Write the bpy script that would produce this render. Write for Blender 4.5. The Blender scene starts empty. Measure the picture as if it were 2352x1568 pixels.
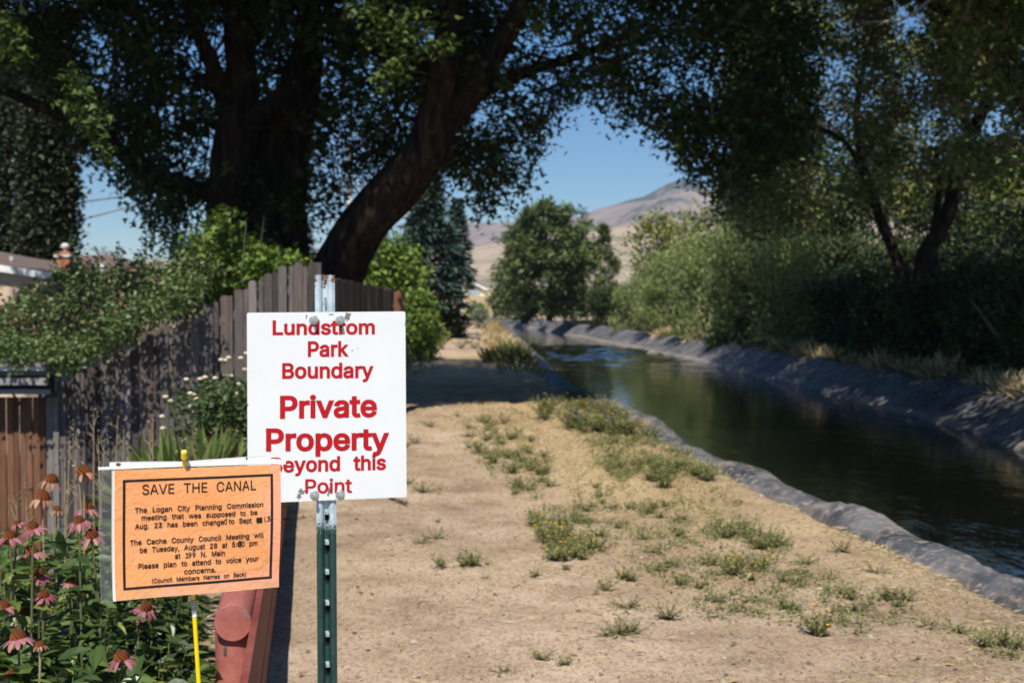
import bpy, math, random, json
import numpy as np
from mathutils import Vector, Matrix, geometry

S = bpy.context.scene
COL = S.collection
rng = np.random.default_rng(7)
random.seed(7)
PI = math.pi

# ------------------------------------------------------------------ camera, sky, sun, exposure
F_PX = 3266.7                     # 50 mm lens on a 36 mm sensor, in 1/2352ths of the picture's width
PITCH = math.atan(97 / F_PX)
EYE = 1.6
cam = bpy.data.cameras.new("camera")
cam.lens = 50
cam.sensor_width = 36
cam.clip_start = 0.05
cam.clip_end = 20000
cam.dof.use_dof = True
cam.dof.focus_distance = 2.95
cam.dof.aperture_fstop = 7.6
cam.dof.aperture_blades = 0
camo = bpy.data.objects.new("camera", cam)
camo.location = (0, 0, EYE)
camo.rotation_euler = (PI / 2 - PITCH, 0, 0)
COL.objects.link(camo)
S.camera = camo

SUN_EL = math.radians(54)
SUN_AZ = math.radians(6)          # degrees to the left of straight behind the camera
to_sun = Vector((-math.cos(SUN_EL) * math.sin(SUN_AZ), -math.cos(SUN_EL) * math.cos(SUN_AZ), math.sin(SUN_EL)))
world = bpy.data.worlds.new("World")
S.world = world
world.use_nodes = True
wn = world.node_tree.nodes
wl = world.node_tree.links
sky = wn.new("ShaderNodeTexSky")
sky.sky_type = 'NISHITA'
sky.sun_disc = False
sky.sun_elevation = SUN_EL
sky.sun_rotation = math.atan2(to_sun.x, to_sun.y)
sky.altitude = 1400
sky.air_density = 1.0
sky.dust_density = 0.15
sky.ozone_density = 5.0
hs = wn.new("ShaderNodeHueSaturation")
hs.inputs['Saturation'].default_value = 1.24
wl.new(sky.outputs[0], hs.inputs['Color'])
wl.new(hs.outputs[0], wn['Background'].inputs[0])
wn['Background'].inputs[1].default_value = 0.083
sl = bpy.data.lights.new("sun", 'SUN')
sl.energy = 5.0
sl.angle = math.radians(0.5)
sl.color = (1.0, 0.95, 0.87)
so = bpy.data.objects.new("sun", sl)
so.rotation_euler = to_sun.to_track_quat('Z', 'Y').to_euler()
so.location = (0, -5, 30)
COL.objects.link(so)
S.view_settings.view_transform = 'Standard'
S.view_settings.look = 'None'
S.view_settings.exposure = 0.36
S.view_settings.gamma = 1
S.cycles.max_bounces = 6
S.cycles.diffuse_bounces = 3
S.cycles.glossy_bounces = 3
S.cycles.transmission_bounces = 3
S.cycles.transparent_max_bounces = 8
S.cycles.use_denoising = True
S.cycles.sample_clamp_indirect = 4

# ------------------------------------------------------------------ helpers
def ray(x, y):
    u = (x - 1176) / F_PX
    v = -(y - 784) / F_PX
    c, s = math.cos(PITCH), math.sin(PITCH)
    return np.array([u, v * s + c, v * c - s])

def at(x, y, d):
    r = ray(x, y)
    p = r * (d / r[1])
    return np.array([p[0], p[1], p[2] + EYE])

def at_n(x, y, d):
    u = (x - 1176) / F_PX
    v = -(y - 784) / F_PX
    c, s = math.cos(PITCH), math.sin(PITCH)
    k = d / (v * s + c)
    return np.stack([u * k, d + 0 * u, EYE + (v * c - s) * k], -1)

def gnd(x, y, z=0.0):
    r = ray(x, y)
    k = (z - EYE) / r[2]
    return np.array([r[0] * k, r[1] * k, z])

def hash2(ix, iy, s):
    h = (ix.astype(np.int64) * 374761393 + iy.astype(np.int64) * 668265263 + s * 974711) & 0x7fffffff
    h = ((h ^ (h >> 13)) * 1274126177) & 0x7fffffff
    return ((h ^ (h >> 16)) & 0xffff) / 65535.0

def vnoise(x, y, s=0):
    x = np.asarray(x, float); y = np.asarray(y, float)
    ix = np.floor(x); iy = np.floor(y)
    fx = x - ix; fy = y - iy
    fx = fx * fx * (3 - 2 * fx); fy = fy * fy * (3 - 2 * fy)
    a = hash2(ix, iy, s); b = hash2(ix + 1, iy, s); c = hash2(ix, iy + 1, s); d = hash2(ix + 1, iy + 1, s)
    return (a * (1 - fx) + b * fx) * (1 - fy) + (c * (1 - fx) + d * fx) * fy - 0.5

def fbm(x, y, s=0, o=4):
    t = 0; a = 1.0
    for k in range(o):
        t = t + a * vnoise(x * 2 ** k, y * 2 ** k, s + k)
        a *= 0.5
    return t

def tag(o, label=None, cat=None, group=None, kind=None):
    if label: o["label"] = label
    if cat: o["category"] = cat
    if group: o["group"] = group
    if kind: o["kind"] = kind
    return o

def thing(name, loc, label, cat, group=None):
    o = bpy.data.objects.new(name, None)
    o.empty_display_size = 0.1
    o.location = tuple(float(v) for v in loc)
    COL.objects.link(o)
    return tag(o, label, cat, group)

def new_mesh(name, verts, loops, starts, totals, tint=None, smooth=False):
    me = bpy.data.meshes.new(name)
    verts = np.ascontiguousarray(verts, np.float32)
    me.vertices.add(len(verts))
    me.vertices.foreach_set('co', verts.ravel())
    me.loops.add(len(loops))
    me.loops.foreach_set('vertex_index', np.ascontiguousarray(loops, np.int32))
    me.polygons.add(len(starts))
    me.polygons.foreach_set('loop_start', np.ascontiguousarray(starts, np.int32))
    me.polygons.foreach_set('loop_total', np.ascontiguousarray(totals, np.int32))
    me.polygons.foreach_set('use_smooth', np.full(len(starts), bool(smooth)))
    if tint is not None:
        at_ = me.attributes.new('tint', 'FLOAT', 'POINT')
        at_.data.foreach_set('value', np.ascontiguousarray(tint, np.float32))
    me.update(calc_edges=True)
    me.validate()
    return me

def link(name, me, mat, parent=None, loc=None):
    o = bpy.data.objects.new(name, me)
    if mat is not None:
        for m in (mat if isinstance(mat, (list, tuple)) else [mat]):
            me.materials.append(m)
    COL.objects.link(o)
    if parent is not None: o.parent = parent
    if loc is not None: o.location = tuple(float(v) for v in loc)
    return o

def wloc(o):
    p = np.array(o.location)
    while o.parent is not None:
        o = o.parent
        p = p + np.array(o.location)
    return p

class MB:
    def __init__(self):
        self.v = []; self.f = []; self.t = []; self.n = 0
    def add(self, verts, faces, tint=0.5):
        verts = np.asarray(verts, float).reshape(-1, 3)
        self.v.append(verts)
        self.t.append(np.broadcast_to(np.asarray(tint, float), (len(verts),)))
        self.f += [tuple(i + self.n for i in f) for f in faces]
        self.n += len(verts)
    def box(self, c, size, rot=None, tint=0.5):
        s = np.array(size) / 2
        v = np.array([[x, y, z] for x in (-1, 1) for y in (-1, 1) for z in (-1, 1)]) * s
        if rot is not None: v = v @ np.array(rot).T
        self.add(v + np.array(c), [(0, 1, 3, 2), (4, 6, 7, 5), (0, 4, 5, 1), (2, 3, 7, 6), (0, 2, 6, 4), (1, 5, 7, 3)], tint)
    def tube(self, pts, rad, n=8, bump=0.0, seed=0, caps=True, tint=0.5):
        pts = np.asarray(pts, float); m = len(pts)
        rad = np.broadcast_to(np.asarray(rad, float), (m,))
        tan = np.gradient(pts, axis=0)
        tan /= np.linalg.norm(tan, axis=1)[:, None] + 1e-9
        ref = np.array([1.0, 0, 0]) if abs(tan[0][0]) < 0.8 else np.array([0, 1.0, 0])
        V = []
        for i in range(m):
            a = np.cross(tan[i], ref); a /= np.linalg.norm(a)
            b = np.cross(tan[i], a)
            ref = np.cross(a, tan[i])
            for k in range(n):
                th = 2 * PI * k / n
                r = rad[i]
                if bump:
                    r *= 1 + bump * (math.sin(3 * th + seed) * .5 + math.sin(5 * th + i * .7 + seed * 2) * .5 + random.uniform(-.5, .5))
                V.append(pts[i] + r * (math.cos(th) * a + math.sin(th) * b))
        F = []
        for i in range(m - 1):
            for k in range(n):
                F.append((i * n + k, i * n + (k + 1) % n, (i + 1) * n + (k + 1) % n, (i + 1) * n + k))
        if caps:
            F.append(tuple(reversed(range(n)))); F.append(tuple((m - 1) * n + k for k in range(n)))
        self.add(V, F, tint)
    def lathe(self, c, prof, n=16, tint=0.5):
        V = []; F = []
        for (r, z) in prof:
            for k in range(n):
                th = 2 * PI * k / n
                V.append((c[0] + r * math.cos(th), c[1] + r * math.sin(th), c[2] + z))
        for i in range(len(prof) - 1):
            for k in range(n):
                F.append((i * n + k, i * n + (k + 1) % n, (i + 1) * n + (k + 1) % n, (i + 1) * n + k))
        F.append(tuple(reversed(range(n)))); F.append(tuple((len(prof) - 1) * n + k for k in range(n)))
        self.add(V, F, tint)
    def build(self, name, mat, parent=None, smooth=False, loc=None, world_coords=True):
        v = np.concatenate(self.v)
        if parent is not None and world_coords: v = v - wloc(parent)
        elif loc is not None: v = v - np.array(loc)
        loops = np.array([i for f in self.f for i in f]); tot = np.array([len(f) for f in self.f])
        st = np.concatenate([[0], np.cumsum(tot)[:-1]])
        me = new_mesh(name, v, loops, st, tot, np.concatenate(self.t), smooth)
        return link(name, me, mat, parent, loc if parent is None else None)

def grid_mesh(name, P, mat, parent=None, tint=None, smooth=True, flip=False):
    """P: rows x cols x 3"""
    r, c = P.shape[:2]
    idx = np.arange(r * c).reshape(r, c)
    q = np.stack([idx[:-1, :-1], idx[:-1, 1:], idx[1:, 1:], idx[1:, :-1]], -1).reshape(-1, 4)
    if flip: q = q[:, ::-1]
    V = P.reshape(-1, 3)
    if parent is not None: V = V - wloc(parent)
    me = new_mesh(name, V, q.ravel(), np.arange(len(q)) * 4, np.full(len(q), 4), None if tint is None else tint.ravel(), smooth)
    return link(name, me, mat, parent)

# leaf outlines: (vertices x, y, z), faces
def _star():
    pts = []
    for a, r in ((-90, .10), (-50, .42), (-22, .26), (8, .62), (40, .34), (90, 1.0), (140, .34), (172, .62), (202, .26), (230, .42)):
        pts.append((r * .62 * math.cos(math.radians(a)), .12 + r * .72 * math.sin(math.radians(a)), -.10 * r * r))
    v = [(0, .12, .03)] + pts
    f = [(0, i, i % 10 + 1) for i in range(1, 11)]
    return np.array(v), f
LEAF = {
    'maple': _star(),
    'diamond': (np.array([(0, 0, 0), (.30, .5, .06), (0, 1, -.05), (-.30, .5, .06)]), [(0, 1, 2), (0, 2, 3)]),
    'lance': (np.array([(0, 0, 0), (.14, .3, .05), (.11, .65, .03), (0, 1, -.12), (-.11, .65, .03), (-.14, .3, .05), (0, .45, 0)]),
              [(0, 1, 6), (1, 2, 6), (2, 3, 6), (3, 4, 6), (4, 5, 6), (5, 0, 6)]),
    'needle': (np.array([(-.05, 0, 0), (.05, 0, 0), (.09, .6, .0), (0, 1, -.05), (-.09, .6, 0)]), [(0, 1, 2, 3, 4)]),
    'blade': (np.array([(-.04, 0, 0), (.04, 0, 0), (.03, .55, .05), (0, 1, -.1), (-.03, .55, .05)]), [(0, 1, 2, 3, 4)]),
}

def norm(a):
    return a / (np.linalg.norm(a, axis=-1, keepdims=True) + 1e-9)

def leaf_arrays(P, size, shape, tint, axis=None, up=0.5, droop=0.3, width=1.0):
    """P: N x 3 positions. Returns verts, loops, starts, totals, tints."""
    T, faces = LEAF[shape]
    N = len(P)
    nrm = rng.normal(size=(N, 3)); nrm[:, 2] = np.abs(nrm[:, 2]) * (1 + up) + up
    nrm = norm(nrm)
    if axis is None:
        axis = rng.normal(size=(N, 3)); axis[:, 2] -= droop
    ax = norm(axis - nrm * np.sum(axis * nrm, -1, keepdims=True))
    sd = np.cross(ax, nrm)
    size = np.broadcast_to(np.asarray(size, float), (N,))
    V = (P[:, None, :] + size[:, None, None] * (T[None, :, 0, None] * width * sd[:, None, :] + T[None, :, 1, None] * ax[:, None, :] + T[None, :, 2, None] * nrm[:, None, :]))
    k = len(T)
    fl = np.array([i for f in faces for i in f]); ft = np.array([len(f) for f in faces])
    loops = (np.arange(N)[:, None] * k + fl[None, :]).ravel()
    tot = np.tile(ft, N)
    st = np.concatenate([[0], np.cumsum(tot)[:-1]])
    tv = np.repeat(np.broadcast_to(np.asarray(tint, float), (N,)), k)
    return V.reshape(-1, 3), loops, st, tot, tv

def merge(arrs):
    V, L, T, TT = [], [], [], []
    n = 0
    for v, l, s, t, tv in arrs:
        V.append(v); L.append(l + n); T.append(t); TT.append(tv); n += len(v)
    t = np.concatenate(T)
    return np.concatenate(V), np.concatenate(L), np.concatenate([[0], np.cumsum(t)[:-1]]), t, np.concatenate(TT)

def leaves(name, P, size, shape, tint, mat, parent=None, **kw):
    v, l, s, t, tv = leaf_arrays(P, size, shape, tint, **kw)
    if parent is not None: v = v - wloc(parent)
    return link(name, new_mesh(name, v, l, s, t, tv), mat, parent)

def clumps(C, n, rad, flat=0.8):
    """n leaf positions round every centre; returns positions and clump number"""
    K = len(C)
    rad = np.broadcast_to(np.asarray(rad, float), (K,))
    d = rng.normal(size=(K, n, 3)) * rad[:, None, None] * .6
    d[..., 2] *= flat
    return (C[:, None, :] + d).reshape(-1, 3), np.repeat(np.arange(K), n)

# ------------------------------------------------------------------ materials
def mk(name):
    m = bpy.data.materials.new(name); m.use_nodes = True
    nt = m.node_tree
    return m, nt, nt.nodes['Principled BSDF']

def ramp(nt, stops, fac=None):
    r = nt.nodes.new("ShaderNodeValToRGB")
    e = r.color_ramp.elements
    e[0].position, e[0].color = stops[0][0], (*stops[0][1], 1)
    e[1].position, e[1].color = stops[-1][0], (*stops[-1][1], 1)
    for p, c in stops[1:-1]:
        k = e.new(p); k.color = (*c, 1)
    if fac is not None: nt.links.new(fac, r.inputs[0])
    return r

def noise(nt, scale, detail=4, rough=.6, coord='Object', stretch=None, dist=0):
    tc = nt.nodes.new("ShaderNodeTexCoord")
    n = nt.nodes.new("ShaderNodeTexNoise")
    n.inputs['Scale'].default_value = scale
    n.inputs['Detail'].default_value = detail
    n.inputs['Roughness'].default_value = rough
    n.inputs['Distortion'].default_value = dist
    src = tc.outputs[coord]
    if stretch:
        mp = nt.nodes.new("ShaderNodeMapping"); mp.inputs['Scale'].default_value = stretch
        nt.links.new(src, mp.inputs[0]); src = mp.outputs[0]
    nt.links.new(src, n.inputs['Vector'])
    return n

def bump(nt, bs, h, strength, dist=.01):
    b = nt.nodes.new("ShaderNodeBump")
    b.inputs['Strength'].default_value = strength; b.inputs['Distance'].default_value = dist
    nt.links.new(h, b.inputs['Height']); nt.links.new(b.outputs[0], bs.inputs['Normal'])
    return b

def mixc(nt, a, b, fac, mode='MIX'):
    m = nt.nodes.new("ShaderNodeMix"); m.data_type = 'RGBA'; m.blend_type = mode
    for s, v in ((m.inputs['Factor'], fac), (m.inputs[6], a), (m.inputs[7], b)):
        if hasattr(v, 'links'): nt.links.new(v, s)
        elif isinstance(v, (int, float)): s.default_value = v
        else: s.default_value = (*v, 1)
    return m.outputs[2]

def plain(name, stops, scale=6, rough=.7, spec=.3, bmp=0, bdist=.005, stretch=None, metal=0, coord='Object', detail=5):
    m, nt, bs = mk(name)
    n = noise(nt, scale, detail, coord=coord, stretch=stretch)
    if len(stops) == 1: stops = [stops[0], stops[0]]
    k = len(stops)
    r = ramp(nt, [(.3 + .4 * i / (k - 1), c) for i, c in enumerate(stops)], n.outputs['Fac'])
    nt.links.new(r.outputs[0], bs.inputs['Base Color'])
    bs.inputs['Roughness'].default_value = rough
    bs.inputs['Specular IOR Level'].default_value = spec
    bs.inputs['Metallic'].default_value = metal
    if bmp: bump(nt, bs, n.outputs['Fac'], bmp, bdist)
    return m

def leafmat(name, cols, trans=.22, rough=.5, spec=.3):
    m, nt, bs = mk(name)
    a = nt.nodes.new("ShaderNodeAttribute"); a.attribute_name = 'tint'
    k = len(cols)
    r = ramp(nt, [(i / (k - 1), c) for i, c in enumerate(cols)], a.outputs['Fac'])
    nt.links.new(r.outputs[0], bs.inputs['Base Color'])
    bs.inputs['Roughness'].default_value = rough
    bs.inputs['Specular IOR Level'].default_value = spec
    t = nt.nodes.new("ShaderNodeBsdfTranslucent")
    tcol = mixc(nt, r.outputs[0], (.9, 1.0, .35), .5, 'MULTIPLY')
    nt.links.new(r.outputs[0], t.inputs[0])
    mx = nt.nodes.new("ShaderNodeMixShader"); mx.inputs[0].default_value = trans
    nt.links.new(bs.outputs[0], mx.inputs[1]); nt.links.new(t.outputs[0], mx.inputs[2])
    nt.links.new(mx.outputs[0], nt.nodes['Material Output'].inputs[0])
    return m

def tintmat(name, cols, rough=.7, spec=.2, grain=None, bmp=0, bdist=.003):
    """colour by the part's own tint plus grain noise"""
    m, nt, bs = mk(name)
    a = nt.nodes.new("ShaderNodeAttribute"); a.attribute_name = 'tint'
    k = len(cols)
    r = ramp(nt, [(i / (k - 1), c) for i, c in enumerate(cols)], a.outputs['Fac'])
    col = r.outputs[0]
    if grain:
        n = noise(nt, grain[0], 5, stretch=grain[1])
        g = ramp(nt, [(.3, (grain[2],) * 3), (.7, (1, 1, 1))], n.outputs['Fac'])
        col = mixc(nt, col, g.outputs[0], 1.0, 'MULTIPLY')
        if bmp: bump(nt, bs, n.outputs['Fac'], bmp, bdist)
    nt.links.new(col, bs.inputs['Base Color'])
    bs.inputs['Roughness'].default_value = rough; bs.inputs['Specular IOR Level'].default_value = spec
    return m

# ------------------------------------------------------------------ the lie of the land
LD = np.array([-6, 0, 5, 7.76, 9.63, 11.8, 14.8, 18.1, 25.8, 35, 50.8, 70, 98, 110, 125, 150, 220, 1500.])
LX = np.array([4.0, 3.6, 3.1, 2.79, 2.58, 2.28, 1.98, 1.72, .98, .68, .30, -.1, -.9, -4, -13, -33, -70, -70.])
RD = np.array([-6, 10, 19.4, 31.4, 37.6, 48, 60, 72, 85, 98, 110, 125, 150, 220, 1500.])
RX = np.array([7.6, 7.2, 7.0, 6.9, 6.5, 5.9, 5.0, 3.9, 2.7, 1.5, -1.2, -9.5, -28, -64, -64.])
WATER_Z = -.45
def smooth_curve(D, X):
    dd = np.linspace(D[0], 230, 1200)
    xx = np.interp(dd, D, X)
    k = np.exp(-np.linspace(-2, 2, 21) ** 2); k /= k.sum()
    xp = np.concatenate([np.full(10, xx[0]), xx, np.full(10, xx[-1])])
    xs = np.convolve(xp, k, 'valid')
    return lambda d: np.interp(d, dd, xs)
XL = smooth_curve(LD, LX)
XR = smooth_curve(RD, RX)

def zground(X, D):
    X = np.asarray(X, float); D = np.asarray(D, float)
    o = XL(D); w = XR(D)
    far = np.maximum(0, D - 118) * .02
    far = np.where(far > 3, 3 + (far - 3) * .3, far)
    z = .05 * fbm(X * .7, D * .7, 3) + .02 * fbm(X * 3, D * 3, 9)
    for ro in (1.35, 2.75):      # faint wheel tracks along the path
        z = z - .022 * np.exp(-((o - X - ro - .12 * vnoise(D * .35, D * 0, 12)) / .11) ** 2) * (X < o)
    z = z * np.clip((o - X) / .4, .2, 1)
    # embankment falling to the houses' side
    xf = np.interp(D, [0, 8, 16, 20, 40, 60], [-2.6, -2.4, -2.05, -2.2, -4.5, -7])
    e = np.maximum(0, xf - X)
    z = z - np.minimum(1.75, e * .5) * np.clip((D - 4) / 5, .25, 1) * np.clip((110 - D) / 40, 0, 1)
    # trough of the canal
    t = np.clip((X - (o + .2)) / 1.0, 0, 1)
    trough = -.12 * np.clip((X - (o - .3)) / .3, 0, 1) - 1.05 * t
    r = np.clip((X - (w - .5)) / 1.45, 0, 1)
    right = -1.15 + 1.23 * r + .03 * np.maximum(0, X - w - 1.2) * np.clip((60 - (X - w)) / 30, 0, 1)
    mid = (o + w) / 2
    zc = np.where(X < mid, trough, right)
    z = np.where(X > o - .3, zc + z * .3 * (r > .99), z)
    return z + far

def zg(x, d): return float(zground(np.array([x]), np.array([d]))[0])

# ground sheet
rows = np.concatenate([np.arange(-6, 4, .5), np.arange(4, 22, .11), np.arange(22, 50, .4), np.arange(50, 130, 1.6), np.arange(130, 260, 10), [300, 400, 600, 900, 1400, 2200]])
tl = np.concatenate([np.array([700, 400, 250, 150, 100, 70, 50, 35, 26, 20, 16, 13, 11]), np.arange(9.5, 5, -.4), np.arange(5, .05, -.08), [0]])
tm = np.array([.08, .2, .5, .85, 1.2])
trr = np.concatenate([[-1.0, -.5, -.2, .1, .4, .7, .95, 1.1], np.arange(1.4, 4, .25), np.arange(4, 12, .8), [14, 17, 21, 27, 36, 50, 70, 100, 160, 260, 420, 700]])
D_ = rows[:, None]
Xg = np.concatenate([XL(D_) - tl[None, :], XL(D_) + tm[None, :], XR(D_) + trr[None, :]], 1)
Dg = np.broadcast_to(D_, Xg.shape)
Zg = zground(Xg, Dg)
cover = np.zeros_like(Xg)
o_ = XL(Dg)
strip = np.clip(1 - np.abs((o_ - Xg) - 1.0) / 1.6, 0, 1) * np.clip((Dg - 6) / 6, 0, 1)
cover = np.clip(strip + .35 * fbm(Xg * 1.2, Dg * .5, 21) + .15, 0, 1) * .55
cover = np.where((Dg > 24) & (Xg < o_), np.clip(.25 + .5 * fbm(Xg * .9, Dg * .25, 5), 0, .6), cover)
cover = np.where(Dg > 112, .55, cover)
cover = np.where((Xg > XR(Dg)) & (Dg < 100), .95, cover)
cover = np.where((Xg < -2.4) & (Dg < 100), .8, cover)
G = np.stack([Xg, Dg, Zg], -1)

def ground_material():
    m, nt, bs = mk("sandy_ground")
    a = nt.nodes.new("ShaderNodeAttribute"); a.attribute_name = 'tint'
    n1 = noise(nt, 1.6, 8, .65)
    n2 = noise(nt, 22, 6, .7)
    n3 = noise(nt, 130, 3, .7)
    sand = ramp(nt, [(.30, (.31, .235, .165)), (.45, (.49, .372, .262)), (.58, (.59, .458, .335)), (.72, (.66, .535, .41))], n1.outputs['Fac'])
    straw = ramp(nt, [(.3, (.38, .275, .155)), (.7, (.68, .52, .30))], n2.outputs['Fac'])
    soil = ramp(nt, [(.3, (.055, .042, .03)), (.7, (.15, .11, .075))], n2.outputs['Fac'])
    ad = nt.nodes.new("ShaderNodeMath"); ad.operation = 'MULTIPLY_ADD'
    nt.links.new(n2.outputs['Fac'], ad.inputs[0]); ad.inputs[1].default_value = .5; nt.links.new(a.outputs['Fac'], ad.inputs[2])
    n7 = noise(nt, .45, 3, .5, stretch=(1, .5, 1))
    g7 = ramp(nt, [(.38, (.80, .78, .76)), (.6, (1.05, 1.04, 1.03))], n7.outputs['Fac'])
    s1 = ramp(nt, [(.35, (0, 0, 0)), (.75, (1, 1, 1))], ad.outputs[0])
    s2 = ramp(nt, [(.66, (0, 0, 0)), (.8, (1, 1, 1))], a.outputs['Fac'])
    c = mixc(nt, sand.outputs[0], straw.outputs[0], s1.outputs[0])
    c = mixc(nt, c, soil.outputs[0], s2.outputs[0])
    c = mixc(nt, c, g7.outputs[0], 1.0, 'MULTIPLY')
    # dark crumbs and pale grit
    g = ramp(nt, [(.36, (.50, .46, .43)), (.46, (1, 1, 1)), (.62, (1, 1, 1)), (.70, (1.35, 1.33, 1.3))], n3.outputs['Fac'])
    c = mixc(nt, c, g.outputs[0], .9, 'MULTIPLY')
    n6 = noise(nt, 45, 5, .75, stretch=(1, .6, 1))
    g6 = ramp(nt, [(.40, (.60, .55, .50)), (.50, (1, 1, 1)), (.6, (1.08, 1.07, 1.05))], n6.outputs['Fac'])
    c = mixc(nt, c, g6.outputs[0], .8, 'MULTIPLY')
    g2 = ramp(nt, [(.36, (.62, .58, .54)), (.47, (1, 1, 1))], n2.outputs['Fac'])
    c = mixc(nt, c, g2.outputs[0], .55, 'MULTIPLY')
    nt.links.new(c, bs.inputs['Base Color'])
    bs.inputs['Roughness'].default_value = .95; bs.inputs['Specular IOR Level'].default_value = .1
    mm = nt.nodes.new("ShaderNodeMath"); mm.operation = 'ADD'
    nt.links.new(n2.outputs['Fac'], mm.inputs[0]); nt.links.new(n3.outputs['Fac'], mm.inputs[1])
    bump(nt, bs, mm.outputs[0], .8, .014)
    return m
go = grid_mesh("ground", G, ground_material(), None, cover, True)
tag(go, "sandy canal path running into dry grass and bare soil", "ground", kind="structure")

# canal lining: grey sheet draped over both banks
def liner_material():
    m, nt, bs = mk("grey_canal_sheet")
    n1 = noise(nt, 1.3, 8, .7)
    n2 = noise(nt, 14, 6, .7)
    c = ramp(nt, [(.38, (.030, .033, .042)), (.5, (.085, .088, .098)), (.64, (.17, .166, .165))], n1.outputs['Fac'])
    d = ramp(nt, [(.50, (0, 0, 0)), (.66, (1, 1, 1))], n2.outputs['Fac'])
    cc = mixc(nt, c.outputs[0], (.30, .25, .20), d.outputs[0])
    a = nt.nodes.new("ShaderNodeAttribute"); a.attribute_name = 'tint'
    cc = mixc(nt, cc, (.30, .25, .20), a.outputs['Fac'])
    nt.links.new(cc, bs.inputs['Base Color'])
    bs.inputs['Roughness'].default_value = .7; bs.inputs['Specular IOR Level'].default_value = .3
    bump(nt, bs, n2.outputs['Fac'], .5, .02)
    return m
LINER = liner_material()
dr = np.concatenate([np.arange(-4, 30, .12), np.arange(30, 60, .4), np.arange(60, 170, 1.5)])
def liner(name, offs, zs, curve, seed, label, rim=None):
    offs = np.array(offs); zs = np.array(zs)
    k = np.linspace(0, len(offs) - 1, 30)
    oo = np.interp(k, np.arange(len(offs)), offs); zz = np.interp(k, np.arange(len(offs)), zs)
    Dm, O = np.meshgrid(dr, oo, indexing='ij')
    Zm = np.broadcast_to(zz[None, :], Dm.shape).copy()
    wr = (.17 if rim == 'l' else .10) * fbm(Dm * .9 + O * .8, O * .6 + 3, seed) + (.07 if rim == 'l' else .05) * fbm(Dm * 3.1 + O * 2.5, O * .9, seed + 5)
    edge = .22 * fbm(Dm[:, :1] * .55, Dm[:, :1] * 0 + seed, seed + 9, 3)
    X = curve(Dm) + O + edge * np.clip(1 - np.abs(np.linspace(0, 1, 30)) * (1 if rim == 'l' else 0), 0, 1)
    far = np.maximum(0, Dm - 118) * .02
    Zm = Zm + wr * .7 + far
    t = np.zeros_like(Zm)
    if rim == 'r':
        t = np.clip(1 - np.abs(Zm - (WATER_Z + .07)) / .07, 0, 1) * np.clip(.7 + fbm(Dm * .4, Dm * 0, 31), 0, 1)
    if rim == 'l':
        fr = np.broadcast_to(np.linspace(0, 1, 30)[None, :], Dm.shape)
        t = np.clip(.62 - fr * 3.2 + 1.7 * fbm(Dm * 1.5, O * 4 + Dm * .3, 35) + .5 * fbm(Dm * 6, O * 9, 36), 0, 1)
        fold = np.abs(fbm(Dm * 1.6 + O * 2.2, O * .7 + 5, 37)) ** .5
        Zm = Zm + .05 * (fold - .4) - .03 * t * np.clip(1 - fr * 2, 0, 1)
    o = grid_mesh(name, np.stack([X, Dm, Zm], -1), LINER, None, t, True)
    return tag(o, label, "canal lining", kind="structure")
liner("canal_lining", [-.20, -.15, -.05, .06, .18, .33, 1.2], [-.08, .01, .05, .05, .0, -.16, -.9], XL, 41, "grey wrinkled sheet lining the canal's near bank beside the sandy path", 'l')
liner("canal_lining", [-.7, -.1, .0, .10, .80, 1.0, 1.25], [-.95, -.50, -.42, -.36, .13, .19, .10], XR, 53, "grey wrinkled sheet lining the canal's far bank under the trees", 'r')

# water
def water_material():
    m, nt, bs = mk("dark_canal_water")
    bs.inputs['Base Color'].default_value = (.004, .0045, .003, 1)
    bs.inputs['Roughness'].default_value = .05
    bs.inputs['IOR'].default_value = 1.33
    n = noise(nt, 2.2, 4, .6, stretch=(1.0, .5, 1), dist=.4)
    n2 = noise(nt, 9, 3, .6, stretch=(1.0, .35, 1))
    ad = nt.nodes.new("ShaderNodeMath"); ad.operation = 'MULTIPLY_ADD'
    nt.links.new(n2.outputs['Fac'], ad.inputs[0]); ad.inputs[1].default_value = .25; nt.links.new(n.outputs['Fac'], ad.inputs[2])
    bump(nt, bs, ad.outputs[0], .35, .03)
    return m
dw = np.concatenate([np.arange(-5, 36, .5), np.arange(36, 64, .2), np.arange(64, 200, 2)])
A = np.linspace(0, 1, 30)
Xw = (XL(dw) + .2)[:, None] * (1 - A) + (XR(dw) + .45)[:, None] * A
Zw = WATER_Z + np.broadcast_to((np.maximum(0, dw - 118) * .02)[:, None], Xw.shape)
# a riffle where the canal steps down
Zw = Zw + .15 * np.exp(-((dw[:, None] - 54) / 9) ** 2) * fbm(Xw * 1.6, np.broadcast_to(dw[:, None] * 1.1, Xw.shape), 77)
wo = grid_mesh("water", np.stack([Xw, np.broadcast_to(dw[:, None], Xw.shape), Zw], -1), water_material())
tag(wo, "dark still canal water with tree reflections", "water", kind="structure")

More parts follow.
